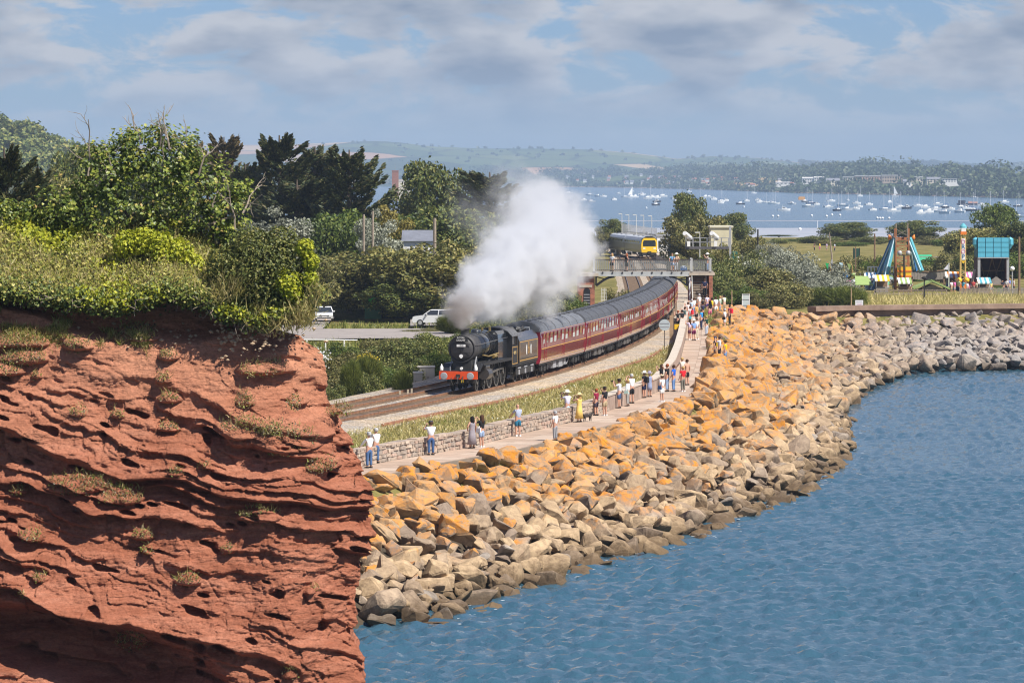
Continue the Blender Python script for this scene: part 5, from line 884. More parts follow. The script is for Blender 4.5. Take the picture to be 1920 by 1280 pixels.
broad_proto('br1', 4, 6, 12, 15000, .235, lf_broad); broad_proto('br2', 5, 6, 11, 15000, .235, lf_olive); broad_proto('br3', 6, 5.5, 12, 13000, .24, lf_green)
broad_proto('sil', 7, 4, 15, 13000, .17, lf_silver); broad_proto('yel', 8, 3.5, 14, 8000, .18, lf_yellow)
for k, (sd, m_) in enumerate(((20, leafmat('hedge_leaf', [(0, (.04, .06, .014)), (.4, (.105, .13, .028)), (.75, (.20, .21, .05)), (1, (.34, .31, .11))], .22)), (21, leafmat('hedge_olive_leaf', [(0, (.06, .065, .018)), (.4, (.15, .15, .04)), (.75, (.25, .225, .07)), (1, (.36, .30, .12))], .22)), (22, lf_green))): broad_proto('sh%d' % k, sd, 2.2, 3.4, 9000, .085, m_, cat='shrub', name='leafy_shrub', low=.05, nc=46, fill=.3)
broad_proto('ssh', 24, 3, 3.2, 15000, .085, lf_silver, cat='shrub', name='silver_shrub', low=.03, nc=60, fill=.3)
def broom_proto(key, seed, m):
    rng = np.random.default_rng(seed); t = thing('feathery_shrub', '', 'shrub'); n = 9000; q = unit(rng.normal(size=(n, 3)))*(rng.random(n)**.4)[:, None]; b = q*np.array([.9, .9, .95])*(.75+.5*fbm(q[:, 0]*2, q[:, 1]*2, q[:, 2]*2, 2))[:, None]+np.array([0, 0, 1.0]); b[:, 2] = np.maximum(b[:, 2], .02); d = q*.9; link('foliage', blades('foliage', b, .30, m, .35, .012, rng, d), t)
    mb = MB(); [mb.tube([(0, 0, -.1), (.4*math.cos(a), .4*math.sin(a), 1.1)], [.04, .015], 5) for a in range(6)]; mb.build('stem', bark, t); PROTO[key] = [t, 1.15, 2.2, False]
broom_proto('broom', 30, lf_broom)
GT = 'trees behind the car park'; GC = 'dark cypress trees on the skyline'
for a in (('cyp1', 524, 244, 480, 150, 'tallest dark cypress with a layered flat top left of centre'), ('cyp2', 592, 266, 500, 130, 'dark cypress between the tallest and the rightmost cypress'), ('cyp1', 652, 272, 465, 138, 'dark spiky cypress at the right of the cypress row'), ('cyp2', 462, 300, 500, 120, 'dark cypress right behind the leafy sycamore'), ('cypb', 418, 248, 520, 90, 'thin brownish cypress rising behind the sycamore'), ('cypb', 356, 262, 530, 110, 'brownish cypress top mostly hidden by the sycamore'), ('cyp2', 915, 316, 540, 150, 'grey green cypress with a pointed top left of the smoke'), ('cyp2', 560, 330, 470, 150, 'lower dark cypress in the middle of the row')): plant(*a, GC, 4)
for a in (('br1', 812, 300, 560, 140, 'round dark tree behind the wood, right of the brick tower'), ('br1', 862, 385, 460, 180, 'dark bushy tree left of the smoke plume'), ('br2', 905, 432, 415, 150, 'olive tree just left of the smoke'), ('br2', 655, 462, 420, 200, 'large olive tree overhanging the dark blue fence'), ('br2', 800, 446, 414, 190, 'large olive tree above the white cars'), ('br1', 730, 470, 425, 170, 'dark tree between the two large olive trees'), ('br3', 606, 398, 450, 130, 'fresh green rounded tree beside the silver bush'), ('br3', 655, 388, 455, 150, 'fresh green tree beneath the rightmost cypress'), ('br3', 768, 395, 470, 120, 'green tree above the grey roof'), ('sil', 706, 384, 440, 74, 'pale silver leaved tree behind two bare poles'), ('yel', 738, 372, 452, 66, 'yellowing tree right of the silver leaved tree'), ('sil', 515, 378, 380, 120, 'silver white bush left of the green trees'), ('br2', 560, 470, 395, 130, 'olive tree behind the clifftop bush'), ('br1', 700, 400, 500, 160, 'dark tree behind the silver leaved tree'), ('br1', 840, 470, 440, 150, 'dark tree behind the large olive tree'), ('br1', 618, 520, 432, 100, 'dark low tree over the parked cars'), ('br1', 760, 520, 412, 140, 'dark low tree over the blue fence')): plant(*a, GT, 3.6)
GH = 'shrubs along the landward side of the railway'
hr = random.Random(9); hedge = [(632, 640, 290, 86), (672, 655, 278, 84), (716, 634, 306, 92), (752, 640, 292, 96), (800, 624, 318, 92), (836, 632, 300, 74), (640, 690, 262, 82), (706, 676, 272, 74), (765, 672, 276, 78), (610, 665, 270, 56), (690, 700, 258, 50), (815, 655, 288, 60), (780, 640, 305, 80), (740, 700, 262, 44), (860, 622, 330, 60), (622, 720, 250, 48)]
WH = ['bush beside the red cliff edge', 'bush below the yellow flowers', 'bush under the tarmac strip', 'bush in the middle of the hedge', 'bush below the white cars', 'bush touching the locomotive smokebox', 'low bush near the far rails', 'bush left of the feathery green shrub', 'bush left of the beige cabinets', 'bush by the cliff edge below the white rope', 'small bush beside the fence stakes', 'bush behind the tall beige cabinet', 'bush behind the hedge centre', 'small bush by the stakes and rails', 'bush behind the locomotive chimney', 'lowest yellow green bush at the cliff foot']
for (px, tp, D_, w), wl in zip(hedge, WH): k = hr.choice((0, 0, 1, 2)); plant('sh%d' % k, px, tp, D_, w, ['dark green leafy ', 'olive leafy ', 'fresh green leafy '][k]+wl, GH, 3.9)
for px, tp, D_, w, l in ((792, 618, 378, 62, 'olive bush before the white estate car'), (828, 613, 380, 56, 'leafy bush covering the lower half of the white estate car'), (856, 610, 384, 44, 'small bush before the second white car'), (742, 634, 352, 60, 'bush at the right end of the white rope fence')): plant('sh1', px, tp, D_, w, l, GH, 4.0)
for px, tp, D_, w, l in ((690, 662, 262, 56, 'feathery green shrub in front of the hedge'), (658, 672, 258, 40, 'smaller feathery shrub left of its larger neighbour'), (755, 690, 258, 36, 'feathery green shrub left of the narrow cabinet'), (848, 586, 372, 60, 'feathery bright green shrub behind the white cars'), (1540, 536, 432, 80, 'bright green feathery shrub right of the silver bushes'), (1590, 534, 430, 74, 'dark green feathery shrub beside the white notice')): plant('broom', px, tp, D_, w, l, GH if px < 900 else 'shrubs behind the boulders', 4.0)
for i, (k, px, tp, D_, w) in enumerate((('sh0', 940, 588, 322, 70), ('sh1', 990, 578, 342, 80), ('sh0', 1035, 566, 352, 84), ('sh2', 1075, 552, 366, 60), ('sh1', 1000, 560, 370, 90), ('sh0', 905, 600, 318, 60), ('sh0', 1060, 540, 378, 60), ('sh1', 1160, 540, 395, 50), ('sh2', 1150, 560, 372, 36))):
    plant(k, px, tp, D_, w, ['dark bush behind the first maroon coach', 'olive bush in the smoke above the first coach', 'dark bush in the smoke above the second coach', 'green bush beside the left brick pier', 'olive bush behind the row above the coaches', 'dark bush behind the tender', 'dark bush touching the left brick pier', 'olive bush beneath the footbridge', 'green bush right of the pale stone pillar'][i], 'bushes behind the coaches', 4.2)
GR = 'shrubs behind the boulders'
for i, (k, px, tp, D_, w) in enumerate((('sh0', 1352, 478, 455, 90), ('sh0', 1395, 490, 445, 90), ('sh1', 1440, 500, 440, 110), ('sh0', 1360, 520, 425, 80), ('sh2', 1400, 535, 422, 80), ('ssh', 1470, 468, 470, 120), ('ssh', 1515, 492, 455, 130), ('ssh', 1560, 520, 445, 90), ('ssh', 1445, 455, 490, 80), ('sh1', 1470, 530, 425, 100), ('sh1', 1430, 545, 418, 70), ('sh0', 1345, 500, 440, 60), ('sh0', 1420, 470, 480, 80), ('sh2', 1340, 545, 412, 44))):
    plant(k, px, tp, D_, w, ['dark bush right of the stair pier', 'dark bush below the gantry mast', 'olive bush left of the silver bushes', 'dark bush beside the stairs', 'green bush behind the blank signboard', 'large silver bush highest on its bank', 'large silver bush in the middle of its bank', 'silver bush nearest the funfair tower', 'silver bush left of the largest silver one', 'olive brown bush in front of the silver bushes', 'olive bush right of the blank signboard', 'small dark bush by the brick stair pier', 'dark bush below the green kiosk', 'low green bush right of the stair foot'][i], GR, 4.4)
plant('br2', 1352, 449, 534, 56, 'olive bush in front of the cream building', GR, 4.2); GS = 'trees and bushes around the station and the field'
for i, (k, px, tp, D_, w) in enumerate((('br1', 1292, 360, 640, 70), ('br2', 1304, 394, 600, 100), ('br1', 1372, 398, 720, 70), ('br2', 1212, 432, 830, 60), ('br1', 1150, 410, 830, 50), ('br2', 1126, 430, 720, 44), ('br1', 1330, 420, 660, 70), ('br1', 1588, 416, 900, 90), ('br1', 1714, 413, 880, 86), ('br2', 1398, 436, 620, 60), ('br3', 1868, 376, 720, 74), ('br2', 1835, 420, 640, 120), ('br1', 1905, 415, 620, 90), ('br1', 1812, 428, 700, 70), ('br3', 1460, 440, 980, 60), ('br2', 1268, 470, 560, 36))):
    plant(k, px, tp, D_, w, ['dark leafy top tree above the station', 'wide bushy tree behind the station kiosk', 'dark round tree right of the station tree', 'olive bush behind the slatted fence', 'dark bush left of the slatted fence top', 'brownish bush at the left of the railcars', 'dark tree behind the cream building', 'round dark bush by the shore left of the funfair tower', 'round dark bush behind the funfair tower', 'olive bush right of the cream building', 'tall pointed tree at the right edge', 'wide olive tree behind the blue roofed ride', 'dark tree at the right edge', 'dark tree left of the blue roofed ride', 'small green bush on the field edge', 'olive bush behind the signal gantry'][i], GS, 4.2)
sw_ = ['left part', 'second part', 'middle part', 'fourth part', 'right part']
for i in range(13): px = 1440+i*31; plant(('sh0', 'sh1', 'sh2')[i % 3], px, 447+6*math.sin(i*1.7), 850+30*math.sin(i), 62, 'field edge bush below the mudflat, number one' if i < 0 else ('dark' if i % 3 == 0 else 'olive' if i % 3 == 1 else 'green')+' hedge bush on the far edge of the field', 'hedge bushes on the far edge of the field', 4.2)
for i, (px, tp) in enumerate(((1625, 520), (1690, 512), (1735, 496), (1762, 488), (1800, 490), (1815, 505), (1840, 470), (1905, 470), (1922, 480), (1780, 508), (1650, 478), (1600, 478))): plant(('sh0', 'sh2', 'sh1')[i % 3], px, tp, 520+17*(i % 5), 60+8*(i % 4), ('dark', 'green', 'olive')[i % 3]+' bush among the funfair rides', 'bushes among the funfair rides', 4.2)
for i, px in enumerate((1660, 1700, 1745, 1785, 1820, 1775, 1720, 1655, 1620, 1560)): plant(('sh1', 'sh0', 'sh2')[i % 3], px, (500, 492, 480, 470, 480, 500, 506, 506, 498, 496)[i], 540+12*(i % 3), 66, ('olive', 'dark', 'green')[i % 3]+' bush behind the funfair', 'bushes behind the funfair', 4.2)
plant('cyp1', 8, 262, 260, 170, 'dark pine at the left edge of the photo', GC, 4, 1.); plant('cyp2', 70, 300, 275, 120, 'dark conifer behind the sycamore, second from the left edge', GC, 4)
for i, (px, tp, D_, w, k) in enumerate(((150, 268, 560, 120, 'br1'), (120, 300, 480, 130, 'br2'), (190, 330, 430, 130, 'br3'), (280, 300, 500, 170, 'br1'))): plant(k, px, tp, D_, w, ['dark tree below the wooded hill', 'olive tree below the wooded hill', 'fresh green tree behind the sycamore', 'dark tree hidden behind the sycamore'][i], 'trees between the cliff and the wooded hill', 6)
# ---- sycamore on the clifftop
SD = 124.; SS = SD/FP; rs_ = np.random.default_rng(77)
def SP(px, py, dy=0): return np.array([(px-960)*(SD+dy)/FP, SD+dy, HC-(py-YH)*(SD+dy)/FP])
circ = [(290, 335, 62), (205, 335, 55), (145, 362, 48), (262, 285, 45), (325, 300, 52), (385, 345, 55), (420, 390, 46), (335, 395, 60), (235, 400, 62), (125, 412, 44), (425, 438, 36), (300, 258, 28), (352, 285, 36), (180, 300, 36), (240, 262, 24), (450, 360, 22), (95, 390, 34), (375, 430, 50), (270, 440, 50), (180, 430, 44), (225, 300, 40)]
lm_syc = leafmat('sycamore_leaf', [(0, (.04, .065, .012)), (.4, (.105, .145, .022)), (.75, (.22, .26, .04)), (.93, (.36, .36, .07)), (1, (.36, .25, .08))], .25, .42)
ros = []; rdir = []
for px, py, r in circ:
    for k in range(int(r*1.5)):
        d = unit(rs_.normal(size=3)); rr_ = r*(1 if rs_.random() < .65 else rs_.random()**.4)*rs_.uniform(.85, 1.15); ros.append(SP(px, py, 0)+d*rr_*SS*np.array([1, 1.1, .95])+np.array([0, rs_.uniform(-.3, .8), 0])); rdir.append(d)
ros = np.array(ros); rdir = np.array(rdir); k = np.repeat(np.arange(len(ros)), 10); lp_ = ros[k]+rs_.normal(size=(len(k), 3))*.105
syc = thing('sycamore_tree', 'leafy sycamore with bare dead twigs on top of the red cliff', 'tree', tuple(SP(330, 470, .5))); ol = np.array(syc.location)
link('crown', leaves('crown', lp_-ol, .064, lm_syc, .55, .8, rdir[k]+np.array([.1, -.2, .4]), .55, rng=rs_), syc)
tb = MB(); tips = [SP(*c) for c in ((290, 340), (205, 340), (385, 350), (425, 400), (335, 300), (150, 365), (250, 400), (440, 450), (100, 400), (375, 430))]
for base, sel in ((SP(395, 475, .4), tips[2:4]+tips[7:8]+tips[9:10]), (SP(300, 470, 1), tips[:2]+tips[4:5]), (SP(200, 450, 1), tips[5:7]+tips[8:9])):
    for q in sel: m_ = (base*.45+q*.55)+np.array([rs_.normal()*.2, .1, -.1]); tb.tube([base-ol-np.array([0, 0, .3]), m_-ol, q-ol], [.075, .055, .03], 7)
tb.build('trunk', bark, syc)
db = MB()
def twig(p, d, L_, r, lev):
    pts = [p]; q = np.array(p)
    for i in range(4): d = unit(d+rs_.normal(size=3)*.22); q = q+d*L_/4; pts.append(q)
    db.tube(pts, [r, r*.8, r*.65, r*.5, r*.3], 5)
    if lev:
        for i in range(3): twig(pts[1+i], unit(d+rs_.normal(size=3)*.7+np.array([0, 0, .2])), L_*.5, r*.5, lev-1)
for px, py, qx, qy in ((165, 330, 172, 222), (265, 270, 264, 208), (300, 275, 305, 205), (318, 280, 322, 208), (345, 300, 352, 240), (180, 350, 190, 290), (372, 330, 392, 262), (455, 400, 480, 335), (440, 430, 452, 340), (400, 400, 402, 330), (300, 330, 302, 262)): a, b = SP(px, py, -.5), SP(qx, qy, -.5); twig(a-ol, unit(b-a), np.linalg.norm(b-a)*1.05, .036, 2)
db.build('dead_branches', bark_p, syc)
# ---- shrubs at the brow of the cliff
def brow(name, label, cat, circs, D_, n, leaf, m, rng, nrm=OUTW, dead=0):
    sc_ = D_/FP; ps = []; ds = []; tot = sum(c[2]**2 for c in circs); cen = np.array([(circs[0][0]-960)*sc_, D_+.3, HC-(circs[0][1]+circs[0][2]-YH)*sc_])
    for px, py, r in circs:
        k = int(n*r*r/tot); d = unit(rng.normal(size=(k, 3))); rr_ = r*sc_*np.where(rng.random(k) < .7, 1+.08*rng.normal(size=k), rng.random(k)**.5); lump = (.85+.35*fbm(d[:, 0]*2.3+px, d[:, 1]*2.3, d[:, 2]*2.3, 2)); ps.append(np.array([(px-960)*sc_, D_, HC-(py-YH)*sc_])+d*(rr_*lump)[:, None]); ds.append(d)
    p = np.concatenate(ps); d = np.concatenate(ds); t = thing(name, label, cat, tuple(cen)); link('foliage', leaves('foliage', p-cen, leaf, m, .4, .7, d, .8, rng=rng), t); mb = MB()
    for px, py, r in circs: mb.tube([(0, 0, -.2), tuple((np.array([(px-960)*sc_, D_, HC-(py-YH)*sc_])-cen)*.6+np.array([0, 0, -.1])), tuple(np.array([(px-960)*sc_, D_, HC-(py-YH)*sc_])-cen)], [.05, .035, .015], 5)
    mb.build('stem', bark, t); return t
lm_brow = leafmat('brow_leaf', [(0, (.045, .06, .015)), (.45, (.11, .13, .028)), (.8, (.20, .20, .045)), (1, (.30, .26, .08))], .2)
rb = np.random.default_rng(41)
brow('clifftop_shrub', 'rounded dense shrub overhanging the right brow of the red cliff', 'shrub', [(495, 500, 62), (545, 505, 50), (450, 520, 50), (520, 550, 50), (470, 460, 34), (560, 560, 36), (530, 455, 30), (420, 495, 32), (445, 565, 34), (500, 580, 28)], 120.6, 26000, .042, lm_brow, rb)
brow('ivy_clump', 'bright yellow green ivy on the right side of the clifftop shrub', 'plant', [(572, 465, 16), (582, 490, 15), (580, 520, 14), (540, 530, 24), (548, 545, 18)], 120.0, 3200, .05, lm_ivy, rb)
brow('ivy_clump', 'yellow green ivy mound in front of the sycamore trunk', 'plant', [(300, 462, 26), (335, 474, 26), (268, 452, 24), (360, 498, 24), (236, 458, 24), (310, 490, 26)], 121.9, 5200, .055, lm_ivy, rb)
brow('clifftop_shrub', 'green bush at the left edge on top of the cliff bank', 'shrub', [(10, 410, 34), (50, 400, 24), (-30, 420, 40), (90, 420, 20)], 124., 6000, .055, lm_syc, rb)
tg = []
for px, py, n_, w in ((440, 545, 260, 28), (572, 596, 240, 14), (560, 600, 300, 22), (520, 612, 220, 40), (590, 560, 160, 16), (480, 600, 160, 20), (410, 560, 160, 20)): tg.append(np.stack([cX(RNG.normal(px, w*.5, n_))*.985, RNG.normal(120.1, .2, n_), HC-(RNG.normal(py, 10, n_)-YH)*CS*.985], 1))
tag(link('dry_grass', blades('dry_grass', np.concatenate(tg), .5, gr_y, .45, .012, dirv=np.array([.1, -.5, -.2]))), 'straw coloured grass clumps along the brow of the cliff', kind='stuff')
# ---- wooded hill far left
hx = np.linspace(-572, -209, 70); hy = np.linspace(1672, 2530, 40); HXg, HYg = np.meshgrid(hx, hy, indexing='ij'); prx = (HXg*FP/HYg)+960; topz = np.interp(prx, [-400, 0, 40, 90, 120, 150, 190, 260], [255, 214, 226, 246, 262, 292, 330, 400]); hz = np.maximum(HC-(topz+40-YH)*HYg/FP, -1)*sstep(1630, 2046, HYg)
hz = -1+(hz+1)*(1-.3*sstep(2110, 2530, HYg)); hill = link('wooded_hill', npmesh('wooded_hill', np.stack([HXg, HYg, hz], -1).reshape(-1, 3), grid(70, 40), mat('hill_soil', (.05, .055, .02), .95, .2, 1), smooth=True)); tag(hill, kind='structure')
rh_ = np.random.default_rng(12); cs, rs2 = [], []
for k in range(900):
    i, j = rh_.integers(0, 70), rh_.integers(0, 24)
    if not -60 < prx[i, j] < 240: continue
    i, j = int(i), int(j); cs.append(np.array([HXg[i, j]+rh_.uniform(-2, 2), HYg[i, j]+rh_.uniform(-10, 10), hz[i, j]+rh_.uniform(0, 4.)])); rs2.append(rh_.uniform(4.5, 9))
p, d = clump_points(cs, rs2, 92000, rh_, .85, .1); k = np.random.default_rng(1).random(len(p)); tag(link('woodland', leaves('woodland', p, 1.15, lf_broad, .5, .7, d, rng=rh_)), 'dense wood covering the far hillside at upper left', kind='stuff')
# ---- verge grass by the line and rough grass by the sea wall
vb = []
for k in range(46000):
    d_ = RNG.uniform(206, 345); o_ = RNG.uniform(3.6, 12.5); x_, y_ = tpos(d_, o_); vb.append((float(x_), float(y_)))
vb = np.array(vb); lim = np.interp(vb[:, 1], wallp[:, 1], wallp[:, 0])-.55; vb = vb[vb[:, 0] < lim]; vz = ground_z(vb[:, 0], vb[:, 1]); f_ = fbm(vb[:, 0]*.3, vb[:, 1]*.2, 2, 3); vv = np.column_stack([vb, vz])
tag(link('dry_grass', blades('dry_grass', vv[f_ > .22], .30, gr_y, .5, .022)), 'dry yellow verge grass between the railway and the low wall', kind='stuff'); tag(link('grass', blades('grass', vv[f_ <= .36], .26, gr_g, .5, .022)), 'green patches in the verge grass beside the low wall', kind='stuff')
fl = vv[(f_ > .4)][::30]; tag(link('flowers', leaves('flowers', fl+np.array([0, 0, .3]), .035, leafmat('white_flower', [(0, (.6, .6, .5)), (1, (.75, .72, .5))], .1), 1., .9)), 'small white flowers dotted in the verge', kind='stuff')
rg = np.column_stack([RNG.uniform(34, 68, 26000), RNG.uniform(0, 1, 26000)]); ry = 419.5+(rg[:, 0]-33)*.29+rg[:, 1]**1.3*36; gb_ = np.column_stack([rg[:, 0], ry, np.full(len(ry), 4.33)]); gb_ = gb_[fbm(gb_[:, 0]*.25, gb_[:, 1]*.12, 3, 2) > .42]; tag(link('dry_grass', blades('dry_grass', gb_, .95, gr_y, .35, .04)), 'tall straw coloured grass on top of the brown sea wall', kind='stuff')
cg = []
for k in range(3200): px = RNG.uniform(1343, 1362); D_ = RNG.uniform(316, 382); cg.append((RNG.uniform(-.4, .9)+float(np.interp(D_, EDGE[:, 1][:13], EDGE[:, 0][:13])), D_, float(pz(D_))-.1))
tag(link('grass', blades('grass', np.array(cg), .6, gr_g, .5, .03)), 'weeds growing between the walkway edge and the boulders', kind='stuff')
lw_ = []
for k in range(5200): lw_.append((RNG.uniform(-24, -5), RNG.uniform(340, 400), 3.85))
tag(link('grass', blades('grass', np.array(lw_)[(np.array(lw_)[:, 1] > 388) | (np.array(lw_)[:, 1] < 357)], .5, gr_g, .5, .04)), 'rough grass strips beside the tarmac', kind='stuff')
# ================================================================== ESTUARY, FAR SHORE, HILLS
wm2, nt, N, L, out = newmat('estuary_water'); _water((.02, .088, .145), (.35, .10, 1), 1.3, .12)
def sheet(name, pts, m, n=2):
    mb = MB(); mb.add(pts, [tuple(range(len(pts)))]); o = mb.build(name, m); tag(o, kind='structure'); return o
sheet('estuary_water', [(-6000, 930, 0), (6000, 930, 0), (9000, 12000, 0), (-9000, 12000, 0)], wm2)
mudm, nt, N, L, out = newmat('wet_mud_sky_tint')
def _mud():
    b = N('ShaderNodeBsdfPrincipled'); b.inputs['Roughness'].default_value = .35; L(b.outputs[0], out.inputs[0]); mp = N('ShaderNodeMapping'); mp.inputs['Scale'].default_value = (.004, .06, 1); L(N('ShaderNodeNewGeometry').outputs['Position'], mp.inputs[0]); n = N('ShaderNodeTexNoise'); n.inputs['Scale'].default_value = 1; n.inputs['Detail'].default_value = 5; L(mp.outputs[0], n.inputs[0]); r = ramp(N, [(.35, (.30, .33, .37)), (.6, (.43, .42, .43))]); L(n.outputs[0], r.inputs[0]); L(r.outputs[0], b.inputs['Base Color'])  # pale tones put the sky's reflection on wet sand into the colour
_mud()
mx_ = np.arange(-700, 1200, 20.); mn = np.stack([mx_, 1085+20*(fbm(mx_*.01, 1, 1, 3)-.5)*2, np.full_like(mx_, .06)], 1); mf = np.stack([mx_, 1500+50*(fbm(mx_*.008, 4, 1, 3)-.5), np.full_like(mx_, .06)], 1)
tag(link('mudflat', npmesh('mudflat', np.concatenate([mn, mf]), grid(2, len(mx_)), mudm)), kind='structure')
mf2 = np.stack([mx_, 1740+12*(fbm(mx_*.02, 4, 1, 3)-.5), np.full_like(mx_, .05)], 1); mf3 = mf2+np.array([0, 22, 0]); tag(link('sandbar', npmesh('sandbar', np.concatenate([mf2, mf3]), grid(2, len(mx_)), mudm)), kind='structure')
SHX = [-600, 1060, 1200, 1340, 1500, 1700, 1920, 2600]; SHY = [349, 350.5, 352.5, 356, 362, 366, 372, 384]
def shore(px): return FP*HC/(np.interp(px, SHX, SHY)-YH)
fpx = np.linspace(-500, 2500, 220); ft = np.linspace(0, 1, 26); FPX, FT = np.meshgrid(fpx, ft, indexing='ij'); FD = shore(FPX)*(1+.34*FT)
ftop = np.interp(FPX, [-500, 900, 1060, 1200, 1300, 1400, 1480, 1560, 1640, 1760, 1850, 2500], [322, 322, 324, 323, 323, 325, 326, 322, 325, 331, 334, 334]); FZ = .3+(HC-(ftop-YH)*shore(FPX)*1.34/FP)*(np.clip(FT*1.15, 0, 1)**.75)+2*(fbm(FPX*.02, FT*6, 2)-.5)*FT
flm, nt, N, L, out = newmat('far_fields')
def _fields(scale, stops, seed):
    b = N('ShaderNodeBsdfPrincipled'); b.inputs['Roughness'].default_value = 1; b.inputs['Specular IOR Level'].default_value = 0; L(b.outputs[0], out.inputs[0]); mp = N('ShaderNodeMapping'); mp.inputs['Scale'].default_value = scale; mp.inputs['Location'].default_value = (seed, seed*2, 0); L(N('ShaderNodeNewGeometry').outputs['Position'], mp.inputs[0])
    nz = N('ShaderNodeTexNoise'); nz.inputs['Scale'].default_value = 1.3; L(mp.outputs[0], nz.inputs[0]); ad = N('ShaderNodeMix'); ad.data_type = 'VECTOR'; ad.inputs[0].default_value = .18; L(mp.outputs[0], ad.inputs[4]); L(nz.outputs['Color'], ad.inputs[5])
    v = N('ShaderNodeTexVoronoi'); v.inputs['Scale'].default_value = 1; v.voronoi_dimensions = '2D'; L(ad.outputs[1], v.inputs[0]); s = N('ShaderNodeSeparateColor'); L(v.outputs['Color'], s.inputs[0]); r = ramp(N, stops); r.color_ramp.interpolation = 'CONSTANT'; L(s.outputs[0], r.inputs[0])
    v2 = N('ShaderNodeTexVoronoi'); v2.feature = 'DISTANCE_TO_EDGE'; v2.voronoi_dimensions = '2D'; v2.inputs['Scale'].default_value = 1; L(ad.outputs[1], v2.inputs[0]); mr = N('ShaderNodeMapRange'); mr.inputs[1].default_value = .02; mr.inputs[2].default_value = .06; L(v2.outputs['Distance'], mr.inputs[0])
    m = N('ShaderNodeMix'); m.data_type = 'RGBA'; L(mr.outputs[0], m.inputs[0]); m.inputs[6].default_value = (.025, .04, .02, 1); L(r.outputs[0], m.inputs[7]); L(m.outputs[2], b.inputs['Base Color'])
_fields((.006, .0022, 1), [(0, (.05, .075, .03)), (.3, (.09, .12, .04)), (.55, (.05, .07, .03)), (.72, (.40, .28, .13)), (.85, (.11, .13, .05))], 3)
tag(link('far_shore', npmesh('far_shore', np.stack([XA(FPX, FD), FD, FZ], -1).reshape(-1, 3), grid(220, 26), flm, smooth=True)), kind='structure')
def far_z(px, t): return float(np.interp(t, ft, FZ[int(np.argmin(abs(fpx-px)))]))
lf_far = leafmat('distant_leaf', [(0, (.025, .045, .018)), (.5, (.05, .075, .025)), (1, (.10, .12, .04))], .15)
rf_ = np.random.default_rng(8); cs, rs3 = [], []
CLEAR = [(1500, 1574, .3), (1576, 1690, .36), (1690, 1728, .27), (1732, 1818, .32), (1450, 1484, .16), (1238, 1260, .82), (1470, 1488, .62), (1042, 1056, .42), (1012, 1028, .42)]     # ground in front of the larger far buildings
rv = random.Random(6); HOUSES = [(rv.uniform(1055, 1500), rv.choice((.1, .16, .24, .34, .5)), rv.uniform(4, 9)) for k in range(52)]
for k in range(3000):
    px = rf_.uniform(900, 1960) if k > 300 else rf_.uniform(600, 1000); t = rf_.random()**1.1; D_ = float(shore(px)*(1+.34*t))
    if vnoise(px*.035, t*5, 2) < .40 and t > .05 or (1655 < px < 1795 and .02 < t < .25): continue
    if any(a < px < b and t < c and t > c-.22 for a, b, c in CLEAR) or any(abs(px-a) < w*.5+1.5 and b-.12 < t < b+.01 for a, b, w in HOUSES): continue
    r = rf_.uniform(6, 13)*(.8 if t < .3 else 1.)

    if rf_.random() < .06: r *= 1.5
    cs.append(np.array([XA(px, D_), D_, far_z(px, t)+r*.5])); rs3.append(r)
for px in np.arange(905, 1950, 3.2): D_ = float(shore(px)*1.004); r = rf_.uniform(4, 8); cs.append(np.array([XA(px, D_), D_, r*.4])); rs3.append(r)
p, d = clump_points(cs, rs3, 78000, rf_, .85, .1); tag(link('far_woodland', leaves('far_woodland', p, 2.5, lf_far, .5, .8, d, rng=rf_)), 'hazy belt of trees along the far shore of the estuary', kind='stuff')
tag(sheet('beach', [(XA(a, float(shore(a))-12), float(shore(a))-12, .25) for a in np.linspace(1000, 2300, 40)]+[(XA(a, float(shore(a))+14), float(shore(a))+14, 1.3) for a in np.linspace(2300, 1000, 40)], mat('far_sand', (.36, .24, .17), .9, .2, .01)), kind='structure')
# far buildings: every one a house with roof
walls = [mat('far_'+n_, c, .85, .06, .3) for n_, c in (('white', (.74, .72, .68)), ('peach', (.56, .33, .22)), ('cream', (.66, .58, .44)), ('pink', (.55, .30, .24)), ('tan', (.45, .34, .24)))]; roofs = [mat('far_roof_'+n_, c, .9, .1, .3) for n_, c in (('slate', (.20, .20, .22)), ('tile', (.33, .13, .08)), ('pale', (.55, .53, .50)))]
def far_house(px0, px1, yt, yb, wi, ri, label, group=None, t=.2, gable=.4, wins=0):
    D_ = float(shore((px0+px1)/2)*(1+.34*t)); k = D_/FP; zb = HC-(yb-YH)*k; zt = HC-(yt-YH)*k; h = thing('far_building', label, 'building', (XA((px0+px1)/2, D_), D_-25, zb), 0, group); w = (px1-px0)*k; hh = zt-zb; wh = hh*(1-gable)
    MB().box(-w/2, w/2, 0, 12, -6, wh).build('wall', walls[wi], h)
    if gable > .15: MB().add([(-w/2-.4, -.5, wh), (w/2+.4, -.5, wh), (w/2+.4, 12.5, wh), (-w/2-.4, 12.5, wh), (-w/2, 6, hh), (w/2, 6, hh)], [(0, 1, 5, 4), (2, 3, 4, 5), (1, 2, 5), (3, 0, 4), (0, 3, 2, 1)]).build('roof', roofs[ri], h)
    else: MB().box(-w/2-.5, w/2+.5, -.6, 12.5, wh, hh).build('roof', roofs[ri], h)
    for q in range(wins):
        for r in range(2): x = -w/2+(q+.5)*w/wins; MB().box(x-w/wins*.25, x+w/wins*.25, -.15, 0, wh*(.2+.42*r), wh*(.42+.42*r)).build('window', glassm, h)
GB = 'far shore buildings'
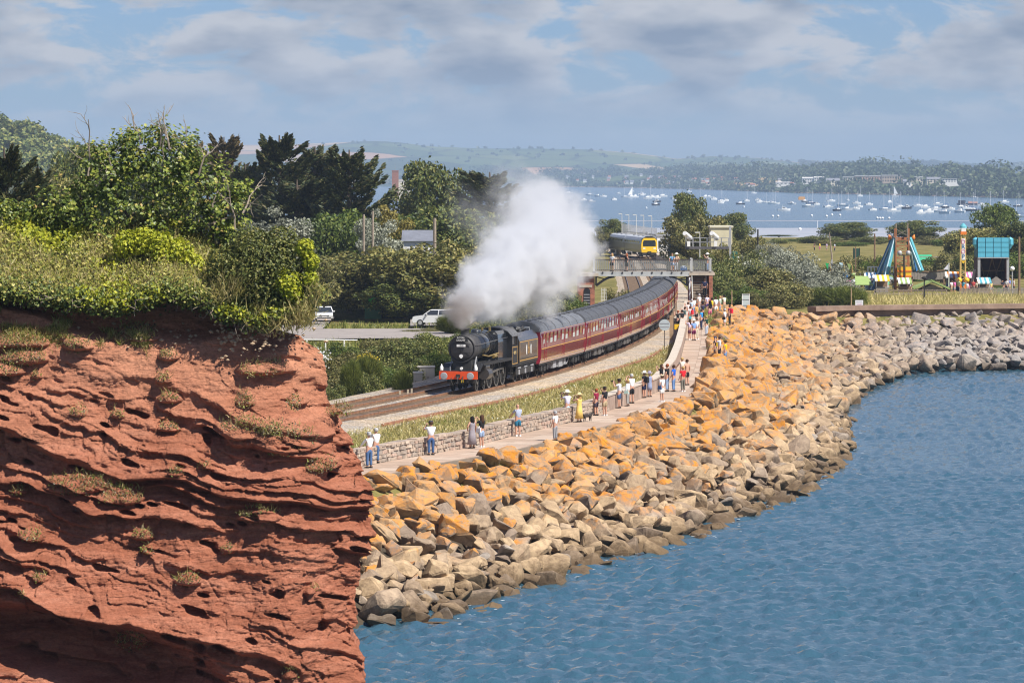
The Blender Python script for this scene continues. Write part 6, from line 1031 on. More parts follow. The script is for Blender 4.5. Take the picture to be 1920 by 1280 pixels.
for a in ((1502, 1524, 332, 345, 0, 2, 'white terrace at the left end of the far shore blocks', GB, .25, .2, 5), (1524, 1546, 331, 342, 0, 2, 'long white terrace beneath the wooded crest', GB, .3, .2, 5), (1546, 1572, 334, 350, 2, 0, 'cream stepped terrace close to the far water', GB, .15, .3, 5), (1578, 1600, 331, 342, 2, 2, 'cream block left of the peach flats', GB, .3, .1, 5), (1600, 1628, 329, 343, 1, 2, 'peach block of flats with pale balconies', GB, .3, .1, 6), (1626, 1650, 329, 344, 1, 2, 'second peach block of flats right of its twin', GB, .3, .1, 5), (1650, 1688, 328, 343, 4, 2, 'long tan block of flats with a pale flat roof', GB, .35, .1, 8), (1690, 1705, 336, 347, 0, 0, 'dark roofed house right of the tan flats', GB, .2, .4, 2), (1705, 1726, 331, 347, 2, 2, 'cream building right of the dark roofed house', GB, .25, .15, 4), (1734, 1762, 332, 343, 2, 0, 'long cream building with a grey roof', GB, .3, .35, 5), (1762, 1794, 335, 342, 0, 2, 'low white building at the right of the far blocks', GB, .3, .1, 6), (1800, 1815, 337, 343, 0, 0, 'small white house right of the low white building', GB, .3, .4, 2), (1452, 1482, 341, 346, 0, 2, 'low building with a long white flat roof near the water', GB, .15, .3, 4), (1240, 1258, 318, 327, 3, 1, 'pink orange house high among far trees', GB, .8, .3, 3), (1090, 1100, 322, 328, 3, 1, 'small pink house on the far left crest', GB, .8, .4, 2), (1472, 1486, 328, 333, 2, 2, 'small cream house below the crest left of the white terrace', GB, .6, .3, 2), (1044, 1054, 333, 341, 2, 2, 'square cream house right above the smoke', GB, .4, .1, 2), (1014, 1026, 333, 337, 0, 0, 'white house above the left side of the smoke', GB, .4, .4, 2)): far_house(*a)
for px, t, w in HOUSES:
    D_ = float(shore(px)*(1+.34*t)); yb = YH+(HC-far_z(px, t)-1.)*FP/D_; far_house(px-w/2, px+w/2, yb-rv.uniform(4.5, 6.5), yb, rv.choice((0, 0, 0, 2, 3)), rv.choice((0, 0, 1, 1)), 'small pale house among trees of the far shore town', 'small far shore houses', t, .45)
tw = thing('brick_tower', 'square dark red brick tower rising behind the trees left of centre', 'tower', (XA(741, 2600), 2600, 4)); h = HC-(321-YH)*2600/FP-4; MB().box(-2.1, 2.1, 0, 4, 0, h).build('shaft', brick, tw); MB().box(-2.3, 2.3, -.2, 4.2, h, h+.5).build('cap', roofs[1], tw); MB().tube([(0, 1, h), (0, 1, h+4.5)], .1, 5).build('aerial', galv, tw)
block('hall_building', 'low building with a pale tan roof right of the brick tower', 'building', 746, 772, 340, 2620, 8, walls[2], roofs[2])
block('roofed_house', 'house with a grey slate roof half hidden by trees left of the smoke', 'house', 756, 812, 452, 445, 6, white, mat('slate_roof', (.16, .17, .20), .7, .2, 1), wins=3, gable=1.2)
for px, tp, D_, l in ((699, 396, 425, 'right one of the two bare pale poles before the silver tree'), (682, 402, 425, 'left one of the two bare pale poles before the silver tree'), (815, 409, 430, 'thick bare pole right of the slate roof')): post('bare_pole', l, 'pole', (XA(px, D_), D_, 3.8), HC-(tp-YH)*D_/FP-3.8, .16 if px < 800 else .22, bark_p)
# hills
hpx = np.linspace(-500, 2500, 240); ht = np.linspace(0, 1, 44); HPX, HT = np.meshgrid(hpx, ht, indexing='ij'); HD = 9800+3800*HT
htop = np.interp(HPX, [-500, 500, 620, 700, 750, 800, 900, 1000, 1100, 1180, 1270, 1340, 1420, 1500, 1560, 1640, 1750, 1850, 1920, 2500], [275, 273, 269, 265, 268, 275, 279, 280, 281, 287, 299, 294, 297, 306, 315, 311, 308, 316, 311, 306]); HZ = (HC-(htop-YH)*13600/FP)*(sstep(0, 1, HT)**.9)+14*(fbm(HPX*.012, HT*4, 3)-.5)*HT*(1-HT)*4+3*(fbm(HPX*.15, HT*20, 5)-.5)*HT+.5
flm, nt, N, L, out = newmat('hill_fields'); _fields((.0056, .0024, 1), [(0, (.06, .09, .035)), (.22, (.10, .13, .05)), (.42, (.045, .065, .03)), (.60, (.40, .24, .13)), (.72, (.14, .16, .06)), (.88, (.44, .31, .18))], 7)
tag(link('hills', npmesh('hills', np.stack([XA(HPX, HD), HD, HZ], -1).reshape(-1, 3), grid(240, 44), flm, smooth=True)), kind='structure')
cs, rs4 = [], []
for k in range(960):
    px = rf_.uniform(1500, 1950) if k < 800 else rf_.uniform(600, 1500); t = 1-rf_.random()**1.5*.8 if k < 900 else rf_.random(); i = int(np.argmin(abs(hpx-px))); D_ = 9800+3800*t; r = rf_.uniform(5, 10)*(1 if k < 800 else .55); cs.append(np.array([XA(px, D_), D_, float(np.interp(t, ht, HZ[i]))+r*.4])); rs4.append(r)
p, d = clump_points(cs, rs4, 24000, rf_, .8, .1); tag(link('hill_woodland', leaves('hill_woodland', p, 6., lf_far, .5, .8, d, rng=rf_)), 'hazy woods and hedgerow trees on the far hills', kind='stuff')
# ================================================================== BOATS
hullw = mat('white_hull', (.76, .76, .74), .35, .05, 2); hulld = mat('navy_hull', (.025, .03, .05), .3, .1, 2); mastm = mat('alloy_mast', (.72, .72, .70), .4, .05, 2); cabm_ = mat('boat_glass', (.05, .06, .07), .15, .1, 2); orange = mat('orange_barge', (.62, .30, .05), .6, .1, 1); sailm = mat('white_sail', (.8, .79, .75), .7, .04, 1); bluec = mat('blue_cover', (.05, .10, .22), .7, .1, 2)
def hull(mb, L_, B, Hh):
    n = 9; rows = []
    for i in range(n):
        s = i/(n-1); x = -L_/2+L_*s; w = B/2*(1-max(0, (s-.45)/.55)**2.2)*(.82+.18*min(1, s/.3)); z = Hh*(1+.25*s*s); rows.append([(x, -w, z), (x*.94, -w*.75, .0), (x*.9, 0, -.25), (x*.94, w*.75, .0), (x, w, z)])
    mb.add([p for r in rows for p in r], [(i*5+j, i*5+j+1, (i+1)*5+j+1, (i+1)*5+j) for i in range(n-1) for j in range(4)]+[(0, 1, 2, 3, 4)]+[(i*5, (i+1)*5, (i+1)*5+4, i*5+4) for i in range(n-1)])
def yacht(m, mast=10.5, sail=False, cover=True):
    t = thing('sailing_yacht', '', 'yacht'); mb = MB(); hull(mb, 8.5, 2.8, 1.0); mb.build('hull', m, t); c = MB().add([(-1.5, -.8, 1.05), (2.0, -.6, 1.1), (2.0, .6, 1.1), (-1.5, .8, 1.05), (-1.4, -.65, 1.75), (1.1, -.5, 1.65), (1.1, .5, 1.65), (-1.4, .65, 1.75)], [(4, 5, 6, 7), (0, 1, 5, 4), (1, 2, 6, 5), (2, 3, 7, 6), (3, 0, 4, 7)]).build('cabin', hullw, t); MB().box(-1.1, .7, -.72, -.66, 1.3, 1.5).build('window', cabm_, c)
    MB().tube([(.8, 0, 1), (.8, 0, mast)], [.13, .09], 6).bar((.8, 0, mast*.55-.6), (.8, .0, mast*.55), .05).bar((.8, -.8, mast*.6), (.8, .8, mast*.6), .06).build('mast', mastm, t); MB().bar((.8, 0, 2.2), (-3.2, 0, 2.3), .3 if cover else .1, .35 if cover else .1).build('boom', bluec if cover else mastm, t)
    MB().bar((.8, 0, mast), (4.1, 0, 1.25), .03).bar((.8, 0, mast), (-4.1, 0, 1.05), .03).build('rigging', mastm, t)
    if sail: MB().add([(.7, 0, 2.4), (.7, 0, mast-.3), (-3.1, .25, 2.5), (.75, .05, 2.4), (.75, .05, mast-.3), (-3.1, .3, 2.5)], [(0, 1, 2), (3, 4, 5), (0, 1, 4, 3), (1, 2, 5, 4), (2, 0, 3, 5)]).build('sail', sailm, t)
    return t
def motor(m):
    t = thing('motor_boat', '', 'motor boat'); mb = MB(); hull(mb, 6.8, 2.5, 1.05); mb.build('hull', m, t); c = MB().add([(-1.2, -.95, 1.05), (1.6, -.8, 1.15), (1.6, .8, 1.15), (-1.2, .95, 1.05), (-1.0, -.8, 2.2), (.5, -.7, 2.1), (.5, .7, 2.1), (-1.0, .8, 2.2)], [(4, 5, 6, 7), (0, 1, 5, 4), (1, 2, 6, 5), (2, 3, 7, 6), (3, 0, 4, 7)]).build('cabin', hullw, t); MB().box(-.9, .6, -.94, -.86, 1.5, 1.95).build('window', cabm_, c); MB().tube([(-.8, 0, 2.2), (-.8, 0, 3.4)], .05, 5).build('mast', mastm, t); return t
BP = {'w': yacht(hullw), 'd': yacht(hulld), 's': yacht(hullw, 9.5, True, False), 'm': motor(hullw), 'k': motor(hulld), 'b': yacht(hullw, 10, False, False)}; used = set()
BL = {'w': 'white moored yacht with blue boom cover out on the estuary', 'd': 'dark hulled moored yacht out on the estuary', 's': 'white yacht with its sail up on the estuary', 'm': 'white motor boat moored on the estuary', 'k': 'dark hulled motor boat moored on the estuary', 'b': 'white moored yacht with bare boom on the estuary'}
A_ = lambda x, y: (1180+x/5.05, 300+y/5.05); B_ = lambda x, y: (1540+x/5.05, 300+y/5.05); C_ = lambda x, y: (640+x/3, 240+y/3)
boats = [('s',)+A_(20, 352), ('m',)+A_(55, 352), ('m',)+A_(120, 333), ('m',)+A_(170, 365), ('m',)+A_(210, 352), ('k',)+A_(260, 398), ('k',)+A_(250, 428), ('m',)+A_(265, 358), ('b',)+A_(318, 345), ('m',)+A_(430, 366), ('m',)+A_(440, 396), ('w',)+A_(485, 330), ('b',)+A_(685, 370), ('m',)+A_(720, 354), ('m',)+A_(755, 354), ('m',)+A_(800, 374), ('w',)+A_(870, 392), ('m',)+A_(865, 408), ('m',)+A_(915, 386), ('k',)+A_(1050, 418), ('b',)+A_(1112, 390), ('m',)+A_(1215, 382), ('m',)+A_(1235, 402), ('w',)+A_(1290, 403), ('b',)+A_(1355, 412), ('w',)+A_(1372, 414), ('m',)+A_(1540, 418), ('k',)+A_(1660, 396), ('w',)+A_(1695, 446), ('d',)+A_(1722, 412), ('m',)+A_(1775, 422), ('b',)+A_(1880, 446),
 ('s',)+A_(1178, 315), ('s',)+A_(566, 300), ('w',)+B_(60, 446), ('w',)+B_(92, 390), ('d',)+B_(155, 480), ('b',)+B_(205, 436), ('m',)+B_(245, 472), ('b',)+B_(255, 385), ('b',)+B_(335, 412), ('m',)+B_(320, 466), ('m',)+B_(360, 444), ('b',)+B_(365, 342), ('w',)+B_(452, 424), ('m',)+B_(490, 475), ('w',)+B_(605, 472), ('w',)+B_(648, 400), ('b',)+B_(685, 486), ('s',)+B_(695, 345), ('b',)+B_(745, 450), ('k',)+B_(810, 460), ('b',)+B_(915, 438), ('m',)+B_(985, 450), ('m',)+B_(940, 505), ('m',)+B_(1020, 495), ('w',)+B_(1085, 462), ('m',)+B_(1080, 492), ('b',)+B_(1102, 420), ('d',)+B_(1172, 452), ('m',)+B_(1225, 468), ('m',)+B_(1165, 505), ('m',)+B_(1310, 495), ('b',)+B_(1325, 450), ('m',)+B_(1375, 460), ('d',)+B_(1432, 480), ('w',)+B_(1495, 508), ('m',)+B_(1520, 430), ('b',)+B_(1590, 474), ('w',)+B_(1860, 538), ('d',)+B_(1862, 440), ('b',)+B_(1450, 360), ('b',)+B_(1735, 400),
 ('m',)+C_(1365, 405), ('w',)+C_(1405, 414), ('b',)+C_(1398, 378), ('m',)+C_(1440, 385), ('m',)+C_(1475, 386), ('m',)+C_(1535, 404), ('m',)+C_(1560, 370), ('b',)+C_(1597, 390), ('m',)+C_(1630, 390), ('s',)+C_(1632, 356), ('m',)+C_(1650, 388), ('m',)+C_(1720, 395), ('b',)+C_(1745, 388), ('k',)+C_(1775, 416), ('m',)+C_(1800, 386), ('k',)+C_(1768, 432), ('m',)+C_(1875, 398), ('b',)+C_(1690, 375), ('w',)+C_(1280, 365)]
rbt = random.Random(2)
for kd, px, py in boats:
    if kd == 's' and py < 366: kd = 'b'
    g = G(px, py+.5, 0); o = BP[kd] if kd not in used else copy_tree(BP[kd]); used.add(kd); sc_ = rbt.uniform(.78, 1.05)*(1.15 if g.y > 3500 else 1); o.location = (g.x, g.y, .0); o.rotation_euler = (math.radians(rbt.uniform(-3, 3)), 0, rbt.choice((0, math.pi))+rbt.gauss(.25, .35)); o.scale = (sc_, sc_, sc_*rbt.uniform(.9, 1.2)); o['label'] = BL[kd]; o['group'] = 'boats moored on the estuary'
g = G(1470, 395, 0); big_ = copy_tree(BP['m'], None, (g.x, g.y, 0), .1, 'largest white cruiser with a dark waterline on the estuary'); big_.scale = (1.15, 1.1, 1.0); big_['group'] = 'boats moored on the estuary'
g = G(1503, 374.5, 0); bg_ = thing('barge', 'square orange barge among the moored boats', 'barge', (g.x, g.y, 0)); MB().box(-2.9, 2.9, -2, 2, -.2, 2.0).build('hull', orange, bg_); MB().box(-2.6, 2.6, -1.8, 1.8, 2.0, 2.7).build('cover', orange, bg_)
g = G(1815, 384, 0); pt = thing('pontoon', 'dark work pontoon with stacked gear among the yachts', 'pontoon', (g.x, g.y, 0)); MB().box(-8, 8, -2.5, 2.5, -.2, 1.1).build('deck', hulld, pt); MB().box(-7, -2, -1.5, 1.5, 1.1, 3.2).build('shed', hulld, pt); MB().box(0, 3, -1.5, 1.5, 1.1, 2.5).box(3.6, 7, -1.2, 1.2, 1.1, 2.2).build('gear', walls[3], pt)
buoy = None
for k, (px, py) in enumerate(((1449, 407), (1459, 407), (1522, 406), (1575, 405), (1500, 432), (1560, 404.5), (1645, 410.6), (1650, 411), (1655, 411), (1667, 411), (1550, 407), (1395, 389), (1212, 391))):
    g = G(px, py, 0)
    if buoy is None: mb = MB(); mb.smooth = True; mb.lathe([(.05, -.1), (.5, .1), (.62, .5), (.4, .9), (.05, 1.05)], 10); o = buoy = mb.build('buoy', hullw)
    else: o = buoy.copy(); COL.objects.link(o)
    o.location = g; tag(o, 'small white mooring buoy on the estuary', 'buoy', 'mooring buoys')
g = G(1533, 430, 0); post('channel_marker', 'tall thin white channel marker pole near the mudflat', 'marker', tuple(g), 3.2, .12, white)
# ================================================================== SMOKE
def cloud_volume():
    bl = [(867, 604, 251.8, .55, 1.0), (868, 590, 252.3, .95, 1.0), (872, 574, 253, 1.25, 1.), (882, 556, 255, 1.6, .9), (900, 545, 257, 1.9, .9), (924, 532, 260, 2.3, .9), (950, 512, 263, 2.6, .9), (982, 492, 267, 3.0, .9), (1015, 470, 271, 3.3, .9), (1040, 460, 276, 2.9, .85), (1068, 450, 281, 2.4, .75), (1000, 430, 275, 3.0, .75), (1022, 408, 281, 2.6, .7), (1000, 385, 285, 2.3, .55), (1045, 398, 288, 2.2, .45), (1075, 425, 288, 1.7, .4), (1018, 372, 290, 2.0, .4), (925, 555, 263, 1.7, .6), (962, 560, 266, 1.7, .55), (1005, 550, 270, 2.0, .6), (1038, 528, 274, 1.9, .65), (1062, 500, 279, 1.7, .7), (925, 430, 292, 2.2, .10), (890, 395, 300, 2.4, .06), (960, 355, 300, 2.4, .12), (1092, 470, 290, 1.2, .25), (955, 470, 268, 2.3, .8), (905, 585, 257, 1.1, .5), (940, 590, 262, 1.0, .35)]
    m, nt, N, L, out = newmat('smoke'); pv = N('ShaderNodeVolumePrincipled'); pv.inputs['Density Attribute'].default_value = ''; pv.inputs['Color Attribute'].default_value = ''; pv.inputs['Temperature Attribute'].default_value = ''; pv.inputs['Anisotropy'].default_value = .15; L(pv.outputs[0], out.inputs['Volume'])
    g = N('ShaderNodeNewGeometry').outputs['Position']; n = N('ShaderNodeTexNoise'); n.inputs['Scale'].default_value = .42; n.inputs['Detail'].default_value = 6; n.inputs['Roughness'].default_value = .68; L(g, n.inputs[0]); cen = N('ShaderNodeVectorMath'); cen.operation = 'SUBTRACT'; cen.inputs[1].default_value = (.5, .5, .5); L(n.outputs['Color'], cen.inputs[0]); wv = N('ShaderNodeVectorMath'); wv.operation = 'MULTIPLY_ADD'; wv.inputs[1].default_value = (5.2, 5.2, 5.2); L(cen.outputs[0], wv.inputs[0]); L(g, wv.inputs[2]); last = None
    for px, py, D_, r, dn in bl:
        if dn < .9: dn *= 1.15
        c = P(px, py, D_); ds = N('ShaderNodeVectorMath'); ds.operation = 'DISTANCE'; ds.inputs[1].default_value = c; L(wv.outputs[0] if r > 1.0 else g, ds.inputs[0]); mr = N('ShaderNodeMapRange'); mr.inputs[1].default_value = r*1.05; mr.inputs[2].default_value = r*(.72 if D_ < 268 and dn > .7 else .3); mr.inputs[3].default_value = 0; mr.inputs[4].default_value = dn; L(ds.outputs['Value'], mr.inputs[0])
        if last is None: last = mr.outputs[0]
        else: mx = N('ShaderNodeMath'); mx.operation = 'MAXIMUM'; L(last, mx.inputs[0]); L(mr.outputs[0], mx.inputs[1]); last = mx.outputs[0]
    n2 = N('ShaderNodeTexNoise'); n2.inputs['Scale'].default_value = 1.0; n2.inputs['Detail'].default_value = 5; L(g, n2.inputs[0]); m2 = N('ShaderNodeMapRange'); m2.inputs[1].default_value = .36; m2.inputs[2].default_value = .60; m2.inputs[3].default_value = .08; m2.inputs[4].default_value = 1.3; L(n2.outputs[0], m2.inputs[0]); mu = N('ShaderNodeMath'); mu.operation = 'MULTIPLY'; L(last, mu.inputs[0]); L(m2.outputs[0], mu.inputs[1]); m3 = N('ShaderNodeMath'); m3.operation = 'MULTIPLY'; m3.inputs[1].default_value = 1.5; L(mu.outputs[0], m3.inputs[0]); L(m3.outputs[0], pv.inputs['Density'])
    ds = N('ShaderNodeVectorMath'); ds.operation = 'DISTANCE'; ds.inputs[1].default_value = P(872, 596, 252.5); L(wv.outputs[0], ds.inputs[0]); mr = N('ShaderNodeMapRange'); mr.inputs[1].default_value = .4; mr.inputs[2].default_value = 2.4; L(ds.outputs['Value'], mr.inputs[0]); cm = N('ShaderNodeMix'); cm.data_type = 'RGBA'; L(mr.outputs[0], cm.inputs[0]); cm.inputs[6].default_value = (.50, .45, .42, 1); cm.inputs[7].default_value = (.90, .908, .925, 1); L(cm.outputs[2], pv.inputs['Color'])
    bm = bmesh.new()
    for px, py, D_, r, dn in bl:
        c = P(px, py, D_)
        for d in ((1, 0, 0), (-1, 0, 0), (0, 1, 0), (0, -1, 0), (0, 0, 1), (0, 0, -1), (.6, .6, .6), (-.6, .6, .6), (.6, -.6, .6), (-.6, -.6, .6)): bm.verts.new(c+Vector(d)*(r*1.05+(1.3 if r > 1 else .1)))
    bmesh.ops.convex_hull(bm, input=bm.verts); bmesh.ops.delete(bm, geom=[v for v in bm.verts if not v.link_faces], context='VERTS'); me = bpy.data.meshes.new('smoke'); bm.to_mesh(me); bm.free(); me.materials.append(m); m.cycles.volume_step_rate = .35; o = link('smoke', me); tag(o, 'billowing white smoke and steam trailing from the locomotive chimney', kind='stuff')
cloud_volume()
# ================================================================== HAZE
hm, nt, N, L, out = newmat('haze'); pv = N('ShaderNodeVolumePrincipled'); pv.inputs['Density Attribute'].default_value = ''; pv.inputs['Color Attribute'].default_value = ''; pv.inputs['Temperature Attribute'].default_value = ''; pv.inputs['Color'].default_value = (.62, .76, .95, 1); pv.inputs['Density'].default_value = 8.5e-5; pv.inputs['Anisotropy'].default_value = .2; L(pv.outputs[0], out.inputs['Volume'])
tag(MB().box(-9500, 9500, -700, 15000, -7, 175).build('haze', hm), 'thin bluish summer haze over the estuary', kind='stuff')
# ================================================================== PEOPLE
def skinmesh(name, nodes, edges, lev=1):
    me = bpy.data.meshes.new(name); me.from_pydata([n[:3] for n in nodes], edges, []); o = bpy.data.objects.new(name, me); COL.objects.link(o); o.modifiers.new('s', 'SKIN'); sv = me.skin_vertices[0].data
    for i, n in enumerate(nodes): sv[i].radius = (n[3], n[4] if len(n) > 4 else n[3])
    sv[0].use_root = True; o.modifiers['s'].use_smooth_shade = True; sd = o.modifiers.new('d', 'SUBSURF'); sd.levels = lev; sd.render_levels = lev
    r = bpy.data.meshes.new_from_object(o.evaluated_get(bpy.context.evaluated_depsgraph_get())); bpy.data.objects.remove(o); bpy.data.meshes.remove(me); r.name = name; return r
ARM = {'stand': [(.245, -.02, 1.16), (.26, .07, .93), (.25, .11, .84)], 'camera': [(.27, .20, 1.30), (.11, .30, 1.52), (.055, .31, 1.60)], 'lean': [(.24, .18, 1.17), (.20, .36, 1.06), (.18, .45, 1.04)], 'hip': [(.33, -.05, 1.18), (.2, .1, 1.0), (.14, .13, .98)]}
POSES = {'stand': ('stand', 'stand'), 'camera': ('camera', 'camera'), 'phone': ('stand', 'camera'), 'lean': ('lean', 'lean'), 'hip': ('hip', 'stand')}
LEG = lambda s: [(.09*s, 0, .90, .098, .105), (.10*s, .02, .50, .062), (.105*s, -.01, .10, .042), (.11*s, .02, .045, .04), (.125*s, .14, .03, .036)]
_pm = {}
def body_mesh(pose):
    if ('b', pose) in _pm: return _pm['b', pose]
    n = [(0, 0, .97, .13, .105), (0, 0, 1.15, .125, .095), (0, 0, 1.34, .155, .10), (0, 0, 1.47, .07, .065), (0, .005, 1.53, .052), (0, .02, 1.60, .078, .088), (0, .02, 1.67, .084, .095), (0, .01, 1.735, .058, .062), (0, .115, 1.63, .014)]; e = [(0, 1), (1, 2), (2, 3), (3, 4), (4, 5), (5, 6), (6, 7), (5, 8)]
    for s, a in zip((-1, 1), POSES[pose]):
        b = len(n); n.append((.165*s, 0, 1.41, .062)); e.append((2, b))
        for (x, y, z), r in zip(ARM[a], (.044, .034, .036)): n.append((x*s, y, z, r)); e.append((len(n)-2, len(n)-1))
        l = n[-1]; n.append((l[0]-.0*s+.02*s, l[1]+.03, l[2]+(.05 if a == 'camera' else -.06), .02)); e.append((len(n)-2, len(n)-1)); b = len(n)
        for k, q in enumerate(LEG(s)): n.append(q); e.append((0 if k == 0 else len(n)-2, len(n)-1))
    _pm['b', pose] = skinmesh('body', n, e); return _pm['b', pose]
def top_mesh(pose, long):
    if ('t', pose, long) in _pm: return _pm['t', pose, long]
    n = [(0, 0, .93, .165, .13), (0, 0, 1.12, .152, .12), (0, 0, 1.34, .178, .122), (0, 0, 1.455, .095, .085)]; e = [(0, 1), (1, 2), (2, 3)]
    for s, a in zip((-1, 1), POSES[pose]):
        n.append((.175*s, 0, 1.405, .08)); e.append((2, len(n)-1)); q = ARM[a]; x, y, z = q[0]; f = 1 if long else .62
        n.append((.175*s+(x*s-.175*s)*f, y*f, 1.405+(z-1.405)*f, .062)); e.append((len(n)-2, len(n)-1))
        if long: x, y, z = q[1]; n.append((x*s, y, z, .045)); e.append((len(n)-2, len(n)-1))
    _pm['t', pose, long] = skinmesh('shirt', n, e); return _pm['t', pose, long]
def bottom_mesh(kind):
    if ('o', kind) in _pm: return _pm['o', kind]
    n = [(0, 0, .98, .152, .125), (0, 0, .93, .15, .125)]; e = [(0, 1)]
    for s in (-1, 1):
        L_ = [(.09*s, 0, .86, .115, .122), (.10*s, .01, .52 if kind == 'shorts' else .5, .092 if kind == 'shorts' else .078)]+([] if kind == 'shorts' else [(.105*s, -.01, .10, .062)])
        for k, q in enumerate(L_): n.append(q); e.append((1 if k == 0 else len(n)-2, len(n)-1))
    _pm['o', kind] = skinmesh('trousers', n, e); return _pm['o', kind]
def lathe_mesh(key, prof, sy=.78, n=16):
    if key in _pm: return _pm[key]
    mb = MB(); mb.smooth = True; mb.lathe(prof, n, Matrix.Diagonal((1, sy, 1, 1))); o = mb.build(key, []); me = o.data; bpy.data.objects.remove(o); _pm[key] = me; return me
cloth = {}
def cm(c):
    if c not in cloth: cloth[c] = mat('cloth_%d' % len(cloth), c, .85, .14, 12, spec=.2)
    return cloth[c]
skins = [mat('skin_%d' % i, c, .55, .06, 6) for i, c in enumerate(((.50, .27, .18), (.58, .33, .23), (.40, .20, .12), (.30, .14, .08)))]
hairs = {'brown': cm((.07, .035, .018)), 'black': cm((.012, .010, .010)), 'grey': cm((.42, .41, .40)), 'blond': cm((.42, .27, .10)), 'red': cm((.28, .08, .03))}; bootm = cm((.03, .028, .027)); whitem = cm((.75, .74, .72))
def mesh_child(name, me, m, par, loc=(0, 0, 0)):
    o = link(name, me, par, loc)
    if not me.materials: me.materials.append(m)
    o.material_slots[0].link = 'OBJECT'; o.material_slots[0].material = m; return o
shoe_me = None
def person(loc, label, pose='stand', top=(.7, .7, .7), low=('trousers', (.08, .11, .2)), hair='brown', hat=None, hatc=(.6, .48, .28), long=False, skin=0, rz=None, h=1.75, bag=None, shoes=None, group='people watching the steam train', dress=None, cam_=False):
    t = thing('person', label, 'person', loc, math.radians(55+random.uniform(-18, 18)) if rz is None else math.radians(rz), group); s = h/1.75; t.scale = (s*random.uniform(1.05, 1.16), s*1.05, s); b = mesh_child('body', body_mesh(pose), skins[skin], t)
    if dress is not None:
        z0 = dress[1]; mesh_child('dress', lathe_mesh('dress_%.1f' % z0, [(.20 if z0 > .4 else .27, z0), (.19, .75), (.165, .98), (.148, 1.1), (.178, 1.3), (.175, 1.4), (.07, 1.47)]), cm(dress[0]), t)
    else:
        if top is not None: mesh_child('shirt', top_mesh(pose, long), cm(top), t)
        if low is not None: mesh_child('shorts' if low[0] == 'shorts' else 'trousers', bottom_mesh(low[0]), cm(low[1]), t)
    if hair and hair != 'bald':
        mesh_child('hair', lathe_mesh('hair_'+('long' if hair.startswith('long') else 'short'), [(.09, 1.30), (.115, 1.45), (.108, 1.6), (.105, 1.68), (.085, 1.74), (.03, 1.775)] if hair.startswith('long') else [(.088, 1.585), (.101, 1.65), (.096, 1.71), (.07, 1.755), (.02, 1.775)], 1.02), hairs[hair.split('_')[-1]], t, (0, -.018 if not hair.startswith('long') else -.03, 0))
    if hat == 'straw': mesh_child('hat', lathe_mesh('hat_straw', [(.24, 1.695), (.235, 1.70), (.115, 1.72), (.105, 1.80), (.07, 1.835), (.01, 1.84)], 1.), cm(hatc), t)
    if hat == 'cap': mesh_child('cap', lathe_mesh('hat_cap', [(.108, 1.685), (.106, 1.73), (.085, 1.775), (.02, 1.79)], 1.05), cm(hatc), t); mb = MB(); mb.box(-.075, .075, .09, .2, 1.69, 1.70); mb.build('peak', cm(hatc), t)
    mb = MB(); [mb.add([(x*.11*1+dx, y, z) for dx, y, z in ((-.045, -.07, 0), (.045, -.07, 0), (.05, .17, 0), (-.05, .17, 0), (-.04, -.07, .09), (.04, -.07, .09), (.04, .16, .05), (-.04, .16, .05))], [(0, 3, 2, 1), (4, 5, 6, 7), (0, 1, 5, 4), (1, 2, 6, 5), (2, 3, 7, 6), (3, 0, 4, 7)]) for x in (-1, 1)]
    global shoe_me
    if shoe_me is None: o = mb.build('shoes', [], t); shoe_me = o.data; bpy.data.objects.remove(o)
    mesh_child('shoes', shoe_me, cm(shoes) if shoes else bootm, t)
    if pose in ('camera',) and cam_: MB().box(-.06, .06, .30, .40, 1.58, 1.67).cyl((0, .44, 1.625), (0, 1, 0), .035, .1, 10).build('camera', bootm, t)
    if pose == 'phone': MB().box(.03, .10, .335, .345, 1.58, 1.73).build('phone', bootm, t)
    if bag:
        if bag[0] == 'backpack': MB().add([(x, y, z) for z, w in ((1.02, .14), (1.42, .12)) for x, y in ((-w, -.28), (w, -.28), (w, -.12), (-w, -.12))], [(0, 3, 2, 1), (4, 5, 6, 7), (0, 1, 5, 4), (1, 2, 6, 5), (2, 3, 7, 6), (3, 0, 4, 7)]).build('backpack', cm(bag[1]), t)
        else: MB().add([(x, y, z) for z, w in ((.82, .15), (1.06, .11)) for x, y in ((-.24-.05, -w), (-.17-.05, -w), (-.17-.05, w), (-.24-.05, w))], [(0, 3, 2, 1), (4, 5, 6, 7), (0, 1, 5, 4), (1, 2, 6, 5), (2, 3, 7, 6), (3, 0, 4, 7)]).bar((-.25, 0, 1.05), (.1, 0, 1.45), .03).build('shoulder_bag', cm(bag[1]), t)
    return t
def GP(px, py, dz=0):
    D_ = 260.
    for _ in range(30): D_ = FP*(HC-float(pz(D_))-dz)/(py-YH)
    return (XA(px, D_), D_, float(pz(D_))+dz)
W_ = (.74, .73, .71); JE = (.07, .13, .26); LJ = (.28, .37, .52); BK = (.018, .018, .02); KH = (.42, .33, .20); NV = (.025, .03, .07); GY = (.30, .30, .31)
person(GP(692, 877), 'person in untucked white shirt and jeans standing nearest the red cliff', 'lean', W_, ('trousers', JE), 'grey', 'cap', (.35, .35, .36), True)
person(GP(705, 868), 'grey haired person in white shirt leaning on the wall beside the cliff', 'lean', W_, ('trousers', JE), 'grey', None, long=True)
person(GP(808, 853), 'lone person in white patterned shirt, jeans and dark cap by the wall', 'camera', (.68, .69, .72), ('trousers', (.05, .10, .22)), 'brown', 'cap', (.05, .05, .06), rz=25)
person(GP(885, 840.5), 'person with long black hair in a long grey patterned dress', 'hip', None, None, 'long_black', dress=((.28, .25, .27), .22), skin=2, h=1.68, rz=40)
